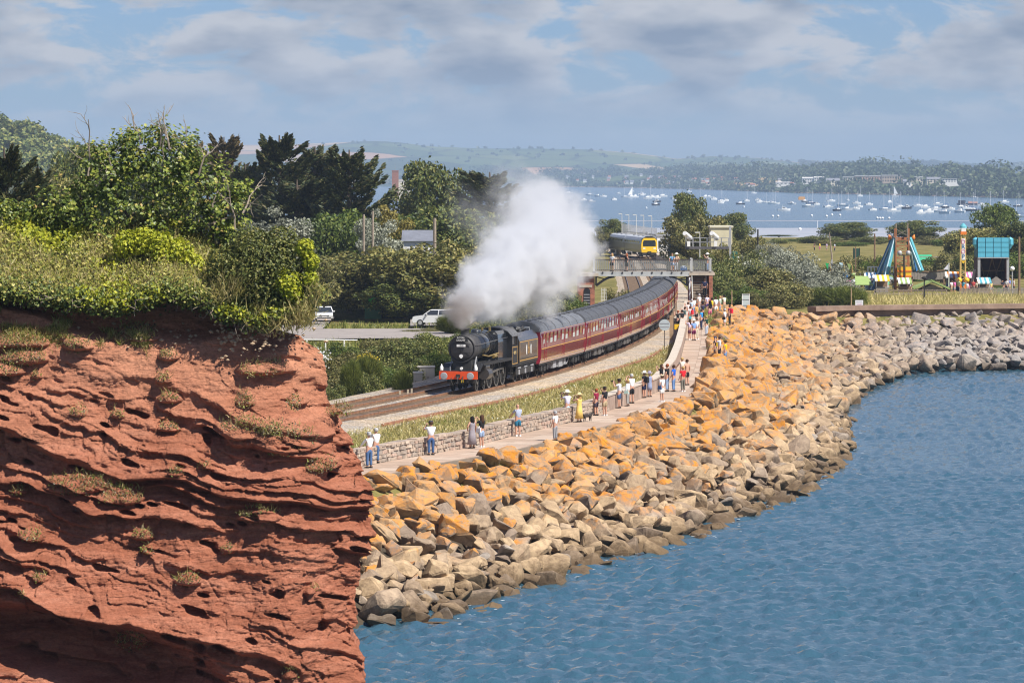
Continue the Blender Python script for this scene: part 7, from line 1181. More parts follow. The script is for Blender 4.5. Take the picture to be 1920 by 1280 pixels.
person(GP(903, 838), 'person in black top and denim shorts with a white shoulder bag', 'camera', BK, ('shorts', LJ), 'long_brown', bag=('bag', W_), h=1.70, shoes=W_)
person(GP(971, 817.5), 'bald person in grey blue t-shirt and teal shorts alone at the wall', 'lean', (.36, .40, .50), ('shorts', (.03, .15, .24)), 'bald', h=1.78, shoes=W_)
person(GP(1041, 826), 'person in white shirt and grey cap half hidden behind the boulders', 'stand', W_, ('trousers', GY), 'grey', 'cap', GY, h=1.6)
person(GP(1063.6, 791), 'person in straw hat, lilac shirt and pale blue shorts raising a camera', 'camera', (.58, .56, .66), ('shorts', (.38, .52, .66)), 'grey', 'straw', (.78, .72, .55), h=1.82, shoes=W_, cam_=True)
person(GP(1086, 791), 'person in wide straw hat and long yellow dress', 'camera', None, None, 'long_blond', 'straw', (.66, .50, .26), dress=((.72, .50, .14), .22), h=1.66)
person(GP(1118, 779), 'child in claret football shirt and white trimmed shorts', 'phone', (.25, .02, .05), ('shorts', (.06, .05, .07)), 'red', h=1.62, shoes=BK)
person(GP(1134, 779), 'person in black t-shirt, khaki shorts and black cap holding up a phone', 'phone', BK, ('shorts', KH), 'brown', 'cap', BK, h=1.72, shoes=W_)
person(GP(1161, 765), 'person in pale grey t-shirt and denim shorts looking through binoculars', 'camera', (.62, .63, .66), ('shorts', (.06, .10, .20)), 'brown', 'cap', BK, h=1.8, cam_=True)
person(GP(1177, 761), 'blond person in pale top and grey trousers beside the wall', 'stand', (.66, .72, .72), ('trousers', (.30, .29, .27)), 'blond', h=1.66, long=True, bag=('bag', (.45, .62, .55)))
person(GP(1184, 756), 'tall person in white shirt and black shorts', 'camera', W_, ('shorts', BK), 'grey', h=1.85)
person(GP(1208, 746), 'person in white wide hat and black sleeveless top', 'stand', BK, ('shorts', NV), 'brown', 'straw', (.75, .70, .58), h=1.7, bag=('backpack', BK))
person(GP(1218, 744), 'person in lilac sun hat and blue grey dress', 'stand', None, None, 'grey', 'straw', (.30, .26, .34), dress=((.25, .29, .42), .5), h=1.62)
person(GP(1241.5, 753), 'person in white t-shirt and white shorts with a blue shoulder bag', 'stand', W_, ('shorts', W_), 'brown', 'cap', (.55, .45, .3), bag=('bag', (.06, .12, .25)), h=1.7, shoes=W_)
person(GP(1240, 729), 'brown haired person in black top behind the wall corner', 'camera', BK, ('trousers', BK), 'long_brown', h=1.66)
person(GP(1251, 734), 'person in black t-shirt and light blue jeans at the wall corner', 'phone', BK, ('trousers', LJ), 'red', h=1.84)
person(GP(1263, 734), 'person in royal blue t-shirt and blue jeans', 'hip', (.02, .11, .55), ('trousers', (.14, .24, .45)), 'brown', h=1.78)
person(GP(1280.5, 734), 'person in bright red t-shirt and grey trousers', 'stand', (.68, .02, .03), ('trousers', (.17, .16, .13)), 'blond', h=1.68, shoes=W_)
person(GP(1288, 722), 'tanned bare chested person in black shorts by the end of the wall', 'hip', None, ('shorts', BK), 'brown', skin=0, h=1.78)
person(GP(1279, 716), 'person in pale top standing close against the wall corner', 'lean', (.62, .55, .48), ('shorts', GY), 'blond', h=1.7)
CR = [(1301, 638.5, 'person in blue vest, maroon wrap and white hat with their back to us', 'stand', (.20, .32, .60), ('shorts', (.14, .02, .07)), 'blond', 'straw', (.78, .74, .62)), (1306, 636, 'person in pale top and cream trousers beside the maroon wrap', 'stand', (.6, .6, .58), ('trousers', (.62, .55, .42)), 'brown', None, 0), (1293, 637, 'person in lilac top and dark shorts at the end of the wall', 'camera', (.60, .5, .62), ('shorts', (.10, .03, .06)), 'long_brown', None, 0),
 (1324.6, 629, 'person in dark green t-shirt and light jeans on the walkway', 'phone', (.02, .05, .035), ('trousers', (.45, .50, .58)), 'blond', None, 0), (1315, 618, 'person in bright blue t-shirt and navy trousers', 'stand', (.03, .26, .60), ('trousers', NV), 'brown', None, 0), (1306, 606, 'person in orange top with red strap and black shorts', 'stand', (.72, .35, .10), ('shorts', BK), 'red', None, 0), (1294, 610, 'person in white top and teal shorts with a red backpack', 'camera', W_, ('shorts', (.04, .35, .42)), 'brown', None, 0),
 (1284, 613, 'person in dark floral shirt by the start of the wall', 'camera', (.10, .14, .13), ('trousers', NV), 'brown', None, 0), (1271, 618, 'person in black t-shirt with pale camera strap behind the yellow box', 'camera', BK, ('trousers', BK), 'red', None, 0), (1279, 617, 'person in black jacket holding a camera behind the wall end', 'camera', BK, ('trousers', BK), 'black', None, 0), (1301, 593, 'person in white t-shirt and blue jeans at the back of the crowd', 'phone', W_, ('trousers', LJ), 'brown', None, 0),
 (1311, 586, 'person in white t-shirt at the foot of the stairs', 'stand', W_, ('trousers', GY), 'grey', None, 0), (1326, 586, 'person in lilac shirt and purple shorts right of the stair foot', 'stand', (.58, .52, .66), ('shorts', (.12, .06, .2)), 'brown', None, 0), (1335, 593, 'person in yellow top with dark trousers near the stair pier', 'camera', (.75, .55, .03), ('trousers', NV), 'black', None, 0), (1342, 592, 'person in white top and white shorts right of the yellow top', 'stand', W_, ('shorts', W_), 'brown', None, 0), (1358, 586, 'person in cream shirt at the right end of the crowd', 'camera', (.72, .68, .52), ('trousers', KH), 'black', None, 0),
 (1290, 601, 'person in white and red top at the left of the crowd', 'camera', (.7, .6, .58), ('shorts', (.5, .05, .05)), 'brown', None, 0), (1318, 603, 'person in dark navy top in the middle of the crowd', 'camera', NV, ('trousers', BK), 'brown', 'cap', BK), (1297, 596, 'person in pale blue shirt in the crowd below the footbridge', 'camera', (.42, .52, .66), ('shorts', NV), 'grey', None, 0), (1331, 600, 'person in black top with pink bag right of the crowd centre', 'stand', BK, ('shorts', (.5, .12, .2)), 'long_black', None, 0), (1350, 590, 'person in pale green top beside the cream shirt', 'stand', (.5, .6, .48), ('trousers', GY), 'blond', None, 0)]
for px, py, l, po, tp, lo, hr_, ht_, hc in CR: person(GP(px, py), l, po, tp, lo, hr_, ht_, hc or (.5, .4, .3), h=random.uniform(1.66, 1.82), bag=('backpack', (.65, .03, .04)) if 'red backpack' in l else None, shoes=random.choice((W_, BK)), skin=random.choice((0, 1, 0)))
for px, py, l, po, tp, lo, hr_, bag, dz in ((1359, 617, 'person in white t-shirt and white shorts standing on the boulders', 'hip', W_, ('shorts', (.62, .62, .62)), 'grey', ('bag', BK), .5), (1368, 609, 'person with bright red backpack on the boulders', 'stand', (.3, .03, .05), ('trousers', BK), 'brown', ('backpack', (.72, .02, .05)), .5), (1360, 682, 'person in bright yellow t-shirt and denim shorts among the boulders', 'stand', (.80, .48, .01), ('shorts', (.16, .25, .42)), 'brown', None, .3), (1349, 674, 'person in grey and white top beside the yellow t-shirt', 'camera', (.55, .56, .6), ('trousers', BK), 'brown', None, .2), (1341, 674, 'person in black and yellow jacket with navy cap at the walkway edge', 'stand', BK, ('trousers', NV), 'black', ('backpack', (.75, .5, .03)), 0)):
    person(GP(px, py, dz), l, po, tp, lo, hr_, 'cap' if 'cap' in l else None, (.03, .05, .12), bag=bag, h=1.76, rz=70)
def on_bridge(px, l, z=None, y=.7, **k): person((BX(px), BD+y, (zd if z is None else z)), l, group='people on the footbridge', **k)
on_bridge(1148, 'person in white vest and black skirt at the left of the footbridge', pose='stand', top=W_, low=('shorts', BK), hair='long_blond', rz=150); on_bridge(1175, 'person in black dress in the middle of the footbridge', dress=(BK, .5), hair='long_red', rz=120); on_bridge(1261, 'person in blue top leaning over the footbridge rail', pose='lean', top=(.2, .4, .6), low=('shorts', LJ), hair='brown', rz=170); on_bridge(1269, 'person in sand coloured top and hat leaning on the footbridge rail', pose='lean', top=(.62, .42, .26), low=('trousers', (.55, .55, .55)), hair='grey', hat='straw', hatc=(.75, .72, .65), rz=175); on_bridge(1327, 'person in white hat and blue jeans at the top of the bridge stairs', pose='camera', top=(.5, .42, .36), low=('trousers', LJ), hair='grey', hat='straw', hatc=(.75, .73, .68), rz=100)
on_bridge(1320, 'person in dark navy clothes halfway up the bridge stairs', z=zg+(zd-zg-.35)*.45, y=-1.3, top=NV, low=('trousers', BK), hair='brown', rz=0)
sb_ = thing('holdall', 'blue and white bag on the footbridge deck', 'bag', (BX(1282), BD+.4, zd)); mb = MB(); mb.smooth = True; mb.lathe([(.05, 0), (.3, .08), (.36, .3), (.25, .5), (.05, .55)], 12); mb.build('body', cm((.55, .62, .7)), sb_); MB().box(-.3, .3, -.38, -.3, .12, .32).build('panel', cm((.04, .14, .35)), sb_)
person((XA(1118, 374), 374, 4.1), 'person in pale blue shirt beside the pale stone pillar', top=(.35, .55, .65), low=('trousers', NV), h=1.75)
g = GP(1101, 790); dg = thing('dog', 'small dark dog beside the yellow dress', 'dog', g, .6)
_dm = skinmesh('body', [(0, 0, .34, .10), (.22, 0, .35, .11), (.32, 0, .46, .055), (.40, 0, .52, .06), (.48, 0, .49, .03), (-.2, 0, .35, .085), (-.32, 0, .46, .022)]+[(x, y, .2, .035) for x in (.22, -.18) for y in (-.07, .07)]+[(x+dx, y, .02, .024) for x, dx in ((.22, .01), (-.18, -.03)) for y in (-.07, .07)], [(0, 1), (1, 2), (2, 3), (3, 4), (0, 5), (5, 6), (1, 7), (1, 8), (5, 9), (5, 10), (7, 11), (8, 12), (9, 13), (10, 14)]); _dm.materials.append(cm((.05, .04, .035))); link('body', _dm, dg); MB().add([(.38, .05*s, .56) for s in (-1, 1)]+[(.42, .06*s, .56) for s in (-1, 1)]+[(.39, .07*s, .46) for s in (-1, 1)], [(0, 2, 4), (1, 3, 5)]).build('ears', cm((.03, .025, .02)), dg)
g = GP(1344, 688); bg2 = thing('rucksack', 'black rucksack with yellow top lying at the walkway edge', 'bag', g); MB().add([(x*w, y*w*.7, z) for z, w in ((0, .26), (.35, .25), (.5, .15)) for x, y in ((-1, -1), (1, -1), (1, 1), (-1, 1))], [(0, 3, 2, 1), (8, 9, 10, 11)]+[(4*a+i, 4*a+(i+1) % 4, 4*a+4+(i+1) % 4, 4*a+4+i) for a in (0, 1) for i in range(4)]).build('body', bootm, bg2); MB().box(-.16, .16, -.12, .12, .5, .72).build('flap', yel, bg2)
# ================================================================== CAR PARK
tarm = mat('tarmac', (.27, .235, .215), .9, .14, .5, c2=(.33, .29, .26), bump=.004)
sheet('tarmac_road', [(XA(530, 356)-6, 359, 4.12), (XA(890, 356), 362, 4.12), (XA(870, 388), 385, 4.12), (XA(540, 388)-8, 383, 4.12)], tarm); sheet('car_park', [(XA(520, 392), 383, 4.124), (XA(612, 392), 383, 4.124), (XA(660, 470), 468, 4.124), (XA(520, 470), 468, 4.124)], tarm); sheet('parking_area', [(XA(770, 392), 390, 4.13), (XA(880, 392), 392, 4.13), (XA(900, 420), 420, 4.13), (XA(770, 420), 420, 4.13)], tarm)
ptm = mat('car_white', (.72, .73, .74), .25, .03, 1, coat=.6); tyre = mat('tyre', (.02, .02, .02), .8, .2, 8)
def car(name, label, loc, rz, suv=0):
    t = thing(name, label, 'car', loc, rz, 'parked white cars'); hh = .12*suv; B_ = .88
    low = [(-2.1, .35), (2.1, .35), (2.15, .65), (2.0, .82+hh), (1.0, .95+hh), (-1.9, .98+hh), (-2.1, .85)]; mb = MB(); T = Matrix.Rotation(math.pi/2, 4, 'X'); n = len(low); mb.add([(x, -B_, z) for x, z in low]+[(x, B_, z) for x, z in low], [(i, (i+1) % n, n+(i+1) % n, n+i) for i in range(n)]+[tuple(range(n)), tuple(range(2*n-1, n-1, -1))]); b = mb.build('body', ptm, t)
    g0 = [(1.05, .95+hh), (.35, 1.43+hh), (-1.3-.3*suv, 1.45+hh), (-1.9-.1*suv, .97+hh)]; mb = MB(); mb.add([(x, y*(.98 if z < 1.2 else .78)*B_, z) for y in (-1, 1) for x, z in g0], [(0, 1, 5, 4), (1, 2, 6, 5), (2, 3, 7, 6), (0, 3, 2, 1), (4, 5, 6, 7)]); mb.build('window', glassm, t); MB().add([(.38, -.70, 1.43+hh), (.38, .70, 1.43+hh), (-1.35-.3*suv, .70, 1.45+hh), (-1.35-.3*suv, -.70, 1.45+hh), (.3, -.66, 1.49+hh), (.3, .66, 1.49+hh), (-1.3-.3*suv, .66, 1.5+hh), (-1.3-.3*suv, -.66, 1.5+hh)], [(4, 5, 6, 7), (0, 1, 5, 4), (1, 2, 6, 5), (2, 3, 7, 6), (3, 0, 4, 7)]).build('roof', ptm, t)
    pl = MB(); [pl.bar((a, s*.875, .97+hh), (c, s*.70, 1.45+hh), .07) for s in (-1, 1) for a, c in ((1.02, .36), (-.45, -.5), (-1.88-.1*suv, -1.35-.3*suv))]; pl.build('pillar', ptm, t)
    for x in (-1.3, 1.35):
        for s in (-1, 1): w = MB().cyl((x, .82*s, .33), (0, 1, 0), .33, .2, 16).build('wheel', tyre, t); MB().cyl((x, .925*s, .33), (0, 1, 0), .2, .02, 12).build('rim', galv, w)
    for s in (-1, 1): MB().box(2.02, 2.1, s*.68-.16, s*.68+.16, .68, .80+hh*.6).build('headlight', pale, t)
    MB().box(2.1, 2.17, -.5, .5, .60, .70).box(2.08, 2.16, -.7, .7, .38, .46).build('grille', bootm, t); MB().box(2.155, 2.18, -.26, .26, .48, .58).build('number_plate', white, t); [MB().box(.62, .74, s*1.0-.1, s*1.0+.1, .98+hh, 1.1+hh).build('mirror', ptm, t) for s in (-1, 1)]
    return t
car('parked_car', 'white hatchback facing us on the tarmac beside the cliff', (XA(606, 402), 404, 4.125), -math.pi/2+.05); car('parked_car', 'white car seen from the side behind the hatchback, under trees', (XA(612, 436), 438, 4.13), math.pi-.3); car('parked_car', 'pale car at the back left of the car park by the cliff', (XA(596, 455), 456, 4.13), math.pi-.35); car('parked_car', 'white estate car above the hedge left of the smoke', (XA(815, 391), 391, 4.14), math.pi-.1, 1); car('parked_car', 'white car behind the estate car, beside the locomotive', (XA(847, 396), 397, 4.14), math.pi-.1)
person((XA(580, 409), 409, 4.125), 'person in dark shorts and pale top by the white hatchback', top=(.6, .5, .46), low=('shorts', NV), rz=20, group='people in the car park'); person((XA(590, 407), 407, 4.125), 'person in pink top and pale shorts beside the white hatchback', top=(.72, .42, .42), low=('shorts', W_), rz=-20, hair='long_blond', group='people in the car park')
nf = thing('hoarding_fence', 'dark navy panel fence under the olive trees', 'fence', (0, 0, 0)); nvm = mat('navy_panel', (.02, .035, .07), .5, .15, 1)
for k in range(9): x0 = XA(714+k*13.5, 416); MB().box(x0, x0+13.2*416/FP, 416, 416.06, 4.0, 5.45).build('panel', nvm, nf)
gc = thing('waste_container', 'dark green container with brighter green top left of the navy fence', 'container', (XA(699, 414), 414, 4.0)); MB().box(-.85, .85, 0, 1.5, 0, 1.45).build('body', mat('container_green', (.02, .13, .05), .5, .2, 1), gc); MB().box(-.45, .4, .1, 1., 1.45, 2.2).build('upper_bin', mat('lime_green', (.03, .55, .07), .5, .15, 1), gc); [MB().box(x-.08, x+.08, -.03, 0, .1, 1.4).build('rib', gc.children[0].data.materials[0], gc) for x in (-.6, 0, .6)]
po_ = thing('toy_stall', 'red and orange inflatable toys hung above the green container', 'stall', (XA(698, 417), 417, 4)); mb = MB(); mb.smooth = True; mb.lathe([(.02, 2.3), (.32, 2.5), (.35, 2.7), (.2, 2.9), (.02, 2.95)], 10, Matrix.Translation((.3, 0, 0))); mb.build('orange_toy', cm((.75, .2, .03)), po_); mb = MB(); mb.smooth = True; mb.lathe([(.02, 2.2), (.25, 2.35), (.25, 2.6), (.02, 2.75)], 10, Matrix.Translation((-.5, 0, 0))); mb.build('red_toy', cm((.55, .02, .06)), po_); MB().bar((-.1, .1, 0), (-.1, .1, 2.9), .06).build('pole', galv, po_)
cs_ = thing('crate_rack', 'pale wire rack with an orange frame behind the navy fence', 'rack', (XA(728, 420), 420, 4.0)); [MB().bar((x, 0, 0), (x, 0, 2.15), .07).build('upright', cm((.55, .2, .04)), cs_) for x in (-1.1, .0, 1.1)]; MB().box(-1.1, 1.1, -.05, .3, 1.95, 2.02).box(-.9, .9, 0, .3, 1.5, 1.9).build('shelf', cm((.55, .56, .58)), cs_)
rp2 = thing('rope_fence', 'low white rope fence on short posts beside the tarmac', 'fence', (0, 0, 0)); MB().tube([(XA(560, 340), 340, 4.85), (XA(610, 340), 341, 4.8), (XA(668, 340), 342, 4.72)], .05, 6).build('rope', white, rp2); [MB().box(XA(p_, 340)-.05, XA(p_, 340)+.05, 340.5, 340.6, 3.9, 4.85).build('post', white, rp2) for p_ in (575, 610, 645)]
stk = thing('stake_fence', 'row of short weathered stakes beside the far rails', 'fence', (0, 0, 0)); mb = None
for k, (px, py) in enumerate(((634, 742), (697, 747), (711, 744), (717, 742), (725, 741), (735, 739), (750, 736), (765, 734), (772, 732))): D_ = 252.; MB().box(XA(px, D_)-.06, XA(px, D_)+.06, D_-.05, D_+.05, 4.1, HC-(py-4-YH)*D_/FP).build('stake', cm((.42, .35, .25)), stk)
for k, (px, tp, D_, l) in enumerate(((688, 668, 270, 'patch of yellow flowers on the hedge left of centre'),)):
    t = thing('flowering_shrub', l, 'shrub', P(px, tp+6, D_)); n_ = 500; q = RNG.normal(size=(n_, 3))*np.array([.30, .3, .16]); link('blossom', leaves('blossom', q, .06, leafmat('yellow_blossom', [(0, (.50, .36, .02)), (1, (.75, .56, .03))], .2), .6, .8), t); MB().tube([(0, 0, -2.5), (0, 0, 0)], .05, 5).build('stem', bark, t)
t = thing('white_blossom_shrub', 'white blossom bush touching the red cliff edge', 'shrub', P(588, 670, 262)); q = RNG.normal(size=(600, 3))*np.array([.4, .3, .3]); link('blossom', leaves('blossom', q, .07, leafmat('white_blossom', [(0, (.5, .5, .47)), (1, (.75, .74, .7))], .2), .6, .8), t); MB().tube([(0, 0, -2.5), (0, 0, 0)], .05, 5).build('stem', bark, t)
# ================================================================== FUNFAIR
sheet('funfair_yard', [(XA(1606, 470), 468, 4.42), (XA(1935, 470), 470, 4.42), (XA(1945, 545), 545, 4.42), (XA(1590, 545), 540, 4.42)], mat('trodden_yard', (.25, .19, .135), .95, .3, .4, c2=(.34, .27, .19)))
FD_ = 493.; fk = FD_/FP
def F(px, py, dy=0): return Vector((XA(px, FD_), FD_+dy, HC-(py-YH)*fk))
turq = mat('turquoise_paint', (.10, .36, .42), .5, .1, 2); pblue = mat('pale_blue_paint', (.50, .68, .76), .45, .1, 2); fblue = mat('deep_blue_paint', (.03, .14, .34), .45, .1, 2); rustf = mat('rust_orange_steel', (.34, .13, .05), .7, .25, 3); wood = mat('grey_timber', (.27, .235, .20), .9, .25, 3); wood_b = mat('brown_timber', (.22, .14, .085), .9, .25, 3); limem = mat('lime_green_paint', (.27, .37, .12), .6, .1, 2); cyanp = mat('cyan_panel', (.10, .42, .56), .45, .06, 1); darkred = mat('dark_red_lining', (.075, .02, .018), .8, .3, 2); pink = mat('pink_paint', (.62, .16, .34), .5, .08, 2); orangep = mat('orange_paint', (.75, .20, .02), .5, .08, 2)
rd = thing('funfair_swing_tower', 'funfair ride with turquoise slanting legs around a rusty lattice tower', 'funfair ride')
for a, b, m, dy in (((1637, 545), (1674, 450), fblue, 1.8), ((1646, 568), (1677, 446), turq, -1.2), ((1726, 508), (1704, 446), turq, -1.2), ((1719, 508), (1706, 452), fblue, 1.8)): lg = MB().bar(F(*a, dy), F(*b, dy*.2), .5, .5).build('leg', m, rd); MB().bar(F(a[0]-2.2, a[1]-2, dy-.3), F(b[0]-1.8, b[1]+2, dy*.2-.3), .2, .12).build('stripe', pblue, lg)
lt = MB()
for x in (1679, 1703):
    for dy in (-.7, .7): lt.bar(F(x, 552, dy), F(x, 428, dy), .16)
for k in range(9): y0 = 450+k*11.; lt.bar(F(1679, y0, -.7), F(1703, y0, -.7), .1).bar(F(1679, y0, -.7), F(1703, y0+11, -.7), .08).bar(F(1703, y0, -.7), F(1679, y0+11, -.7), .08)
lt.build('lattice_tower', rustf, rd); MB().bar(F(1670, 447), F(1711, 447), .3).build('crossbar', rustf, rd)
for x, t_ in ((1680, 419), (1702, 418)): MB().tube([F(x, 450), F(x-.5, (450+t_)/2), F(x, t_)], [.12, .1, .07], 6).build('timber_pole', bark_p, rd)
MB().bar(F(1681, 430), F(1702, 442), .05).bar(F(1702, 430), F(1681, 442), .05).build('rope', wood, rd)
for x, s in ((1669, -1), (1712, 1)): mb = MB(); mb.smooth = True; mb.tube([F(x, 449), F(x+s, 444), F(x+s*2.5, 440)], [.25, .2, .05], 8); mb.build('bird_ornament', orangep, rd)
for k, x in enumerate((1686, 1701)):
    gd_ = MB().box(F(x, 0).x-.35, F(x, 0).x+.35, FD_-1.6, FD_-.9, F(0, 522).z, F(0, 500).z).build('gondola', yel if k else mat('gondola_yellow', (.72, .42, .03), .45, .1, 2), rd); [MB().box(F(x, 0).x-.38, F(x, 0).x+.38, FD_-1.66, FD_-.88, F(0, y_+3).z, F(0, y_).z).build('seat_row', orangep, gd_) for y_ in (506, 516)]
for x in (1684, 1700): mb = MB(); mb.smooth = True; mb.lathe([(.05, 0), (.28, .1), (.3, .5), (.12, .65)], 10, Matrix.Translation(F(x, 479, -2))); mb.build('floodlight', galv, rd)
MB().tube([F(1692, 552, -2), F(1692, 477, -2)], .1, 8).bar(F(1684, 478, -2), F(1700, 478, -2), .08).build('lamp_post', bootm, rd)
pf = thing('ride_platform', 'raised white railed platform with rainbow panel beside the swing tower', 'platform'); MB().box(F(1630, 0).x, F(1684, 0).x, FD_+2, FD_+5, F(0, 528).z-.3, F(0, 526).z).build('deck', wood, pf); MB().box(F(1660, 0).x, F(1684, 0).x, FD_+1.9, FD_+2, F(0, 525).z, F(0, 513).z).build('panel', white, pf); MB().add([F(1661+10+10.5*math.cos(a), 524-8*math.sin(a), 1.86) for a in np.linspace(0, 3.14, 10)], [tuple(range(10))]).build('rainbow', limem, pf); MB().add([F(1661+10+7*math.cos(a), 524-5*math.sin(a), 1.84) for a in np.linspace(0, 3.14, 10)], [tuple(range(10))]).build('rainbow', pblue, pf)
[MB().box(F(x, 0).x-.06, F(x, 0).x+.06, FD_+1.9, FD_+2, F(0, 528).z, F(0, 500).z).build('rail_post', white, pf) for x in range(1630, 1690, 6)]; MB().box(F(1629, 0).x, F(1690, 0).x, FD_+1.88, FD_+2.02, F(0, 502).z, F(0, 500).z).build('rail', white, pf); [MB().box(F(x, 0).x-.1, F(x, 0).x+.1, FD_+3, FD_+3.2, 4.2, F(0, 527).z).build('leg', wood, pf) for x in (1634, 1652, 1682)]
ps = thing('timber_ship', 'curved grey plank ship side behind the green roofed hut', 'play ship')
for k in range(21): x = 1713+k*3.05; sag = 4*((k-10)/10)**2; MB().box(F(x, 0).x, F(x+2.9, 0).x, FD_+3+.02*(k % 2), FD_+3.1+.02*(k % 2), F(0, 526-sag*.5).z, F(0, 511-sag).z).build('plank', wood, ps)
MB().bar(F(1712, 507, 3), F(1745, 510.5, 3), .15).bar(F(1745, 510.5, 3), F(1777, 507, 3), .15).build('top_rail', wood_b, ps); [MB().box(F(x, 0).x-.1, F(x, 0).x+.1, FD_+3, FD_+3.2, 4.2, F(0, 520).z).build('post', wood_b, ps) for x in (1715, 1775)]
fl_ = thing('flag', 'pale skull style pennant flag on a short pole above the timber ship', 'flag'); fl_['label'] = 'white pennant flag on a short pole above the timber ship'; MB().tube([F(1779, 545), F(1779, 493)], .06, 6).build('pole', white, fl_); MB().add([F(1779, 494), F(1779, 506), F(1769, 505), F(1779, 494, .03), F(1779, 506, .03), F(1769, 505, .03)], [(0, 1, 2), (3, 4, 5), (0, 1, 4, 3), (1, 2, 5, 4), (2, 0, 3, 5)]).build('pennant', cm((.62, .60, .66)), fl_)
ht2 = thing('green_roofed_hut', 'grey timber hut with lime green sloping roof edges', 'hut'); MB().prism([(0, 0), (0, 0), (0, 0)], 0, 0).add([F(1716, 562, -2), F(1776, 562, -2), F(1776, 545, -2), F(1745, 532, -2), F(1716, 545, -2), F(1716, 562, 1), F(1776, 562, 1), F(1776, 545, 1), F(1745, 532, 1), F(1716, 545, 1)], [(0, 1, 2, 3, 4), (5, 9, 8, 7, 6), (0, 5, 6, 1), (1, 6, 7, 2), (0, 4, 9, 5)]).build('wall', wood, ht2)
for a, b in (((1709, 540), (1743, 526)), ((1741, 524), (1782, 543))): MB().bar(F(*a, -.8), F(*b, -.8), 3.6, .2).build('roof', limem, ht2)
[MB().box(F(x, 0).x-.12, F(x, 0).x+.12, FD_-2.3, FD_-2.1, 4.1, F(0, 536).z).build('post', bark_p, ht2) for x in (1713, 1727, 1774)]; [MB().box(F(1735, 0).x, F(1764, 0).x, FD_-2.06, FD_-2.0, F(0, y_).z, F(0, y_-1.6).z).build('board', wood, ht2) for y_ in (560, 557, 554, 551, 548, 545)]
dt = thing('drop_tower', 'tall narrow funfair tower with stacked coloured letters and turquoise cap', 'funfair ride'); ym = mat('tower_yellow', (.62, .42, .14), .5, .1, 2)
[MB().bar(F(x, 546, d_), F(x+(.5 if x < 1806 else -.5)+.8, 444, d_), .13).build('upright', ym, dt) for x in (1800.5, 1809.5) for d_ in (-.35, .35)]
lt = MB(); [lt.bar(F(1801, y_, -.35), F(1810, y_-5, -.35), .07).bar(F(1810, y_-5, -.35), F(1801, y_-10, -.35), .07) for y_ in (545, 535, 525, 515)]; lt.build('bracing', ym, dt); MB().box(F(1802.3, 0).x, F(1809, 0).x, FD_-.43, FD_-.37, F(0, 487).z, F(0, 447).z).build('panel', white, dt)
for k, (ch, m) in enumerate(zip('DROP', (pink, fblue, pink, fblue))): text_mesh(ch, .74, m, dt, F(1805.6, 453.5+k*9.2, -.46), (math.pi/2, 0, 0))
MB().add([F(1801, 489, -.45), F(1810, 489, -.45), F(1805.5, 494, -.45), F(1801, 489, -.4), F(1810, 489, -.4), F(1805.5, 494, -.4)], [(0, 1, 2), (0, 1, 4, 3), (1, 2, 5, 4), (2, 0, 3, 5)]).build('arrow', yel, dt); MB().box(F(1800.5, 0).x, F(1811.5, 0).x, FD_-.5, FD_+.5, F(0, 440).z, F(0, 434).z).build('collar', orangep, dt); MB().box(F(1802, 0).x, F(1810.5, 0).x, FD_-.45, FD_+.45, F(0, 434).z, F(0, 427.5).z).build('head', white, dt); MB().lathe([(.48, 0), (.42, .25), (.2, .5), (.05, .6)], 10, Matrix.Translation(F(1806, 427.5))).build('cap', turq, dt)
for x in (1798, 1812): mb = MB(); mb.smooth = True; mb.lathe([(.05, 0), (.3, .15), (.33, .45), (.1, .65)], 10, Matrix.Translation(F(x, 530, -.5))); mb.build('ball', yel, dt)
MB().box(F(1799, 0).x, F(1811, 0).x, FD_-.8, FD_+.6, 4.3, F(0, 532).z).build('base', orangep, dt)
lb = thing('log_flume_tower', 'funfair tower with a bright cyan panelled top over a dark red open underside', 'funfair ride')
for i in range(4):
    for j in range(4): x0 = 1832+i*14.6; y0 = 445.5+j*9.3; MB().box(F(x0, 0).x, F(x0+13.5, 0).x, FD_-1, FD_-.9, F(0, y0+8.2).z, F(0, y0).z).build('panel', cyanp, lb)
MB().box(F(1831, 0).x, F(1891, 0).x, FD_-.9, FD_+2.5, F(0, 482).z, F(0, 446).z).build('hood', mat('teal_frame', (.025, .13, .16), .6, .1, 1), lb); MB().box(F(1831.5, 0).x, F(1890, 0).x, FD_-1.1, FD_-.85, F(0, 484).z, F(0, 482).z).build('beam', galv, lb)
for s, x in ((-1, 1831), (1, 1891)): mb = MB(); mb.tube([F(x+s*.5, 446, -.5), F(x+s*3, 449, -.5), F(x+s*3, 458, -.5), F(x+s*.5, 466, -.5)], [.2, .35, .35, .15], 8); mb.build('side_flare', cyanp, lb)
MB().add([F(1835, 484, 2.6), F(1887, 484, 2.6), F(1887, 540, 6), F(1835, 540, 6)], [(0, 1, 2, 3)]).box(F(1835, 0).x, F(1836, 0).x, FD_, FD_+5, 4.3, F(0, 484).z).box(F(1886, 0).x, F(1887, 0).x, FD_, FD_+5, 4.3, F(0, 484).z).build('underside', darkred, lb)
[MB().box(F(x, 0).x-.16, F(x, 0).x+.16, FD_-1, FD_-.7, 4.2, F(0, 483).z).build('column', galv, lb) for x in (1834, 1888)]; bx_ = MB(); [bx_.bar(F(a, 484, 1), F(b, 530, 4), .1) for a, b in ((1838, 1856), (1862, 1856), (1880, 1870), (1862, 1880))]; bx_.bar(F(1836, 508, 2), F(1886, 508, 2), .12); bx_.build('bracing', wood_b, lb); MB().bar(F(1829, 505, 1), F(1822, 545, 1), .3).build('stay', galv, lb)
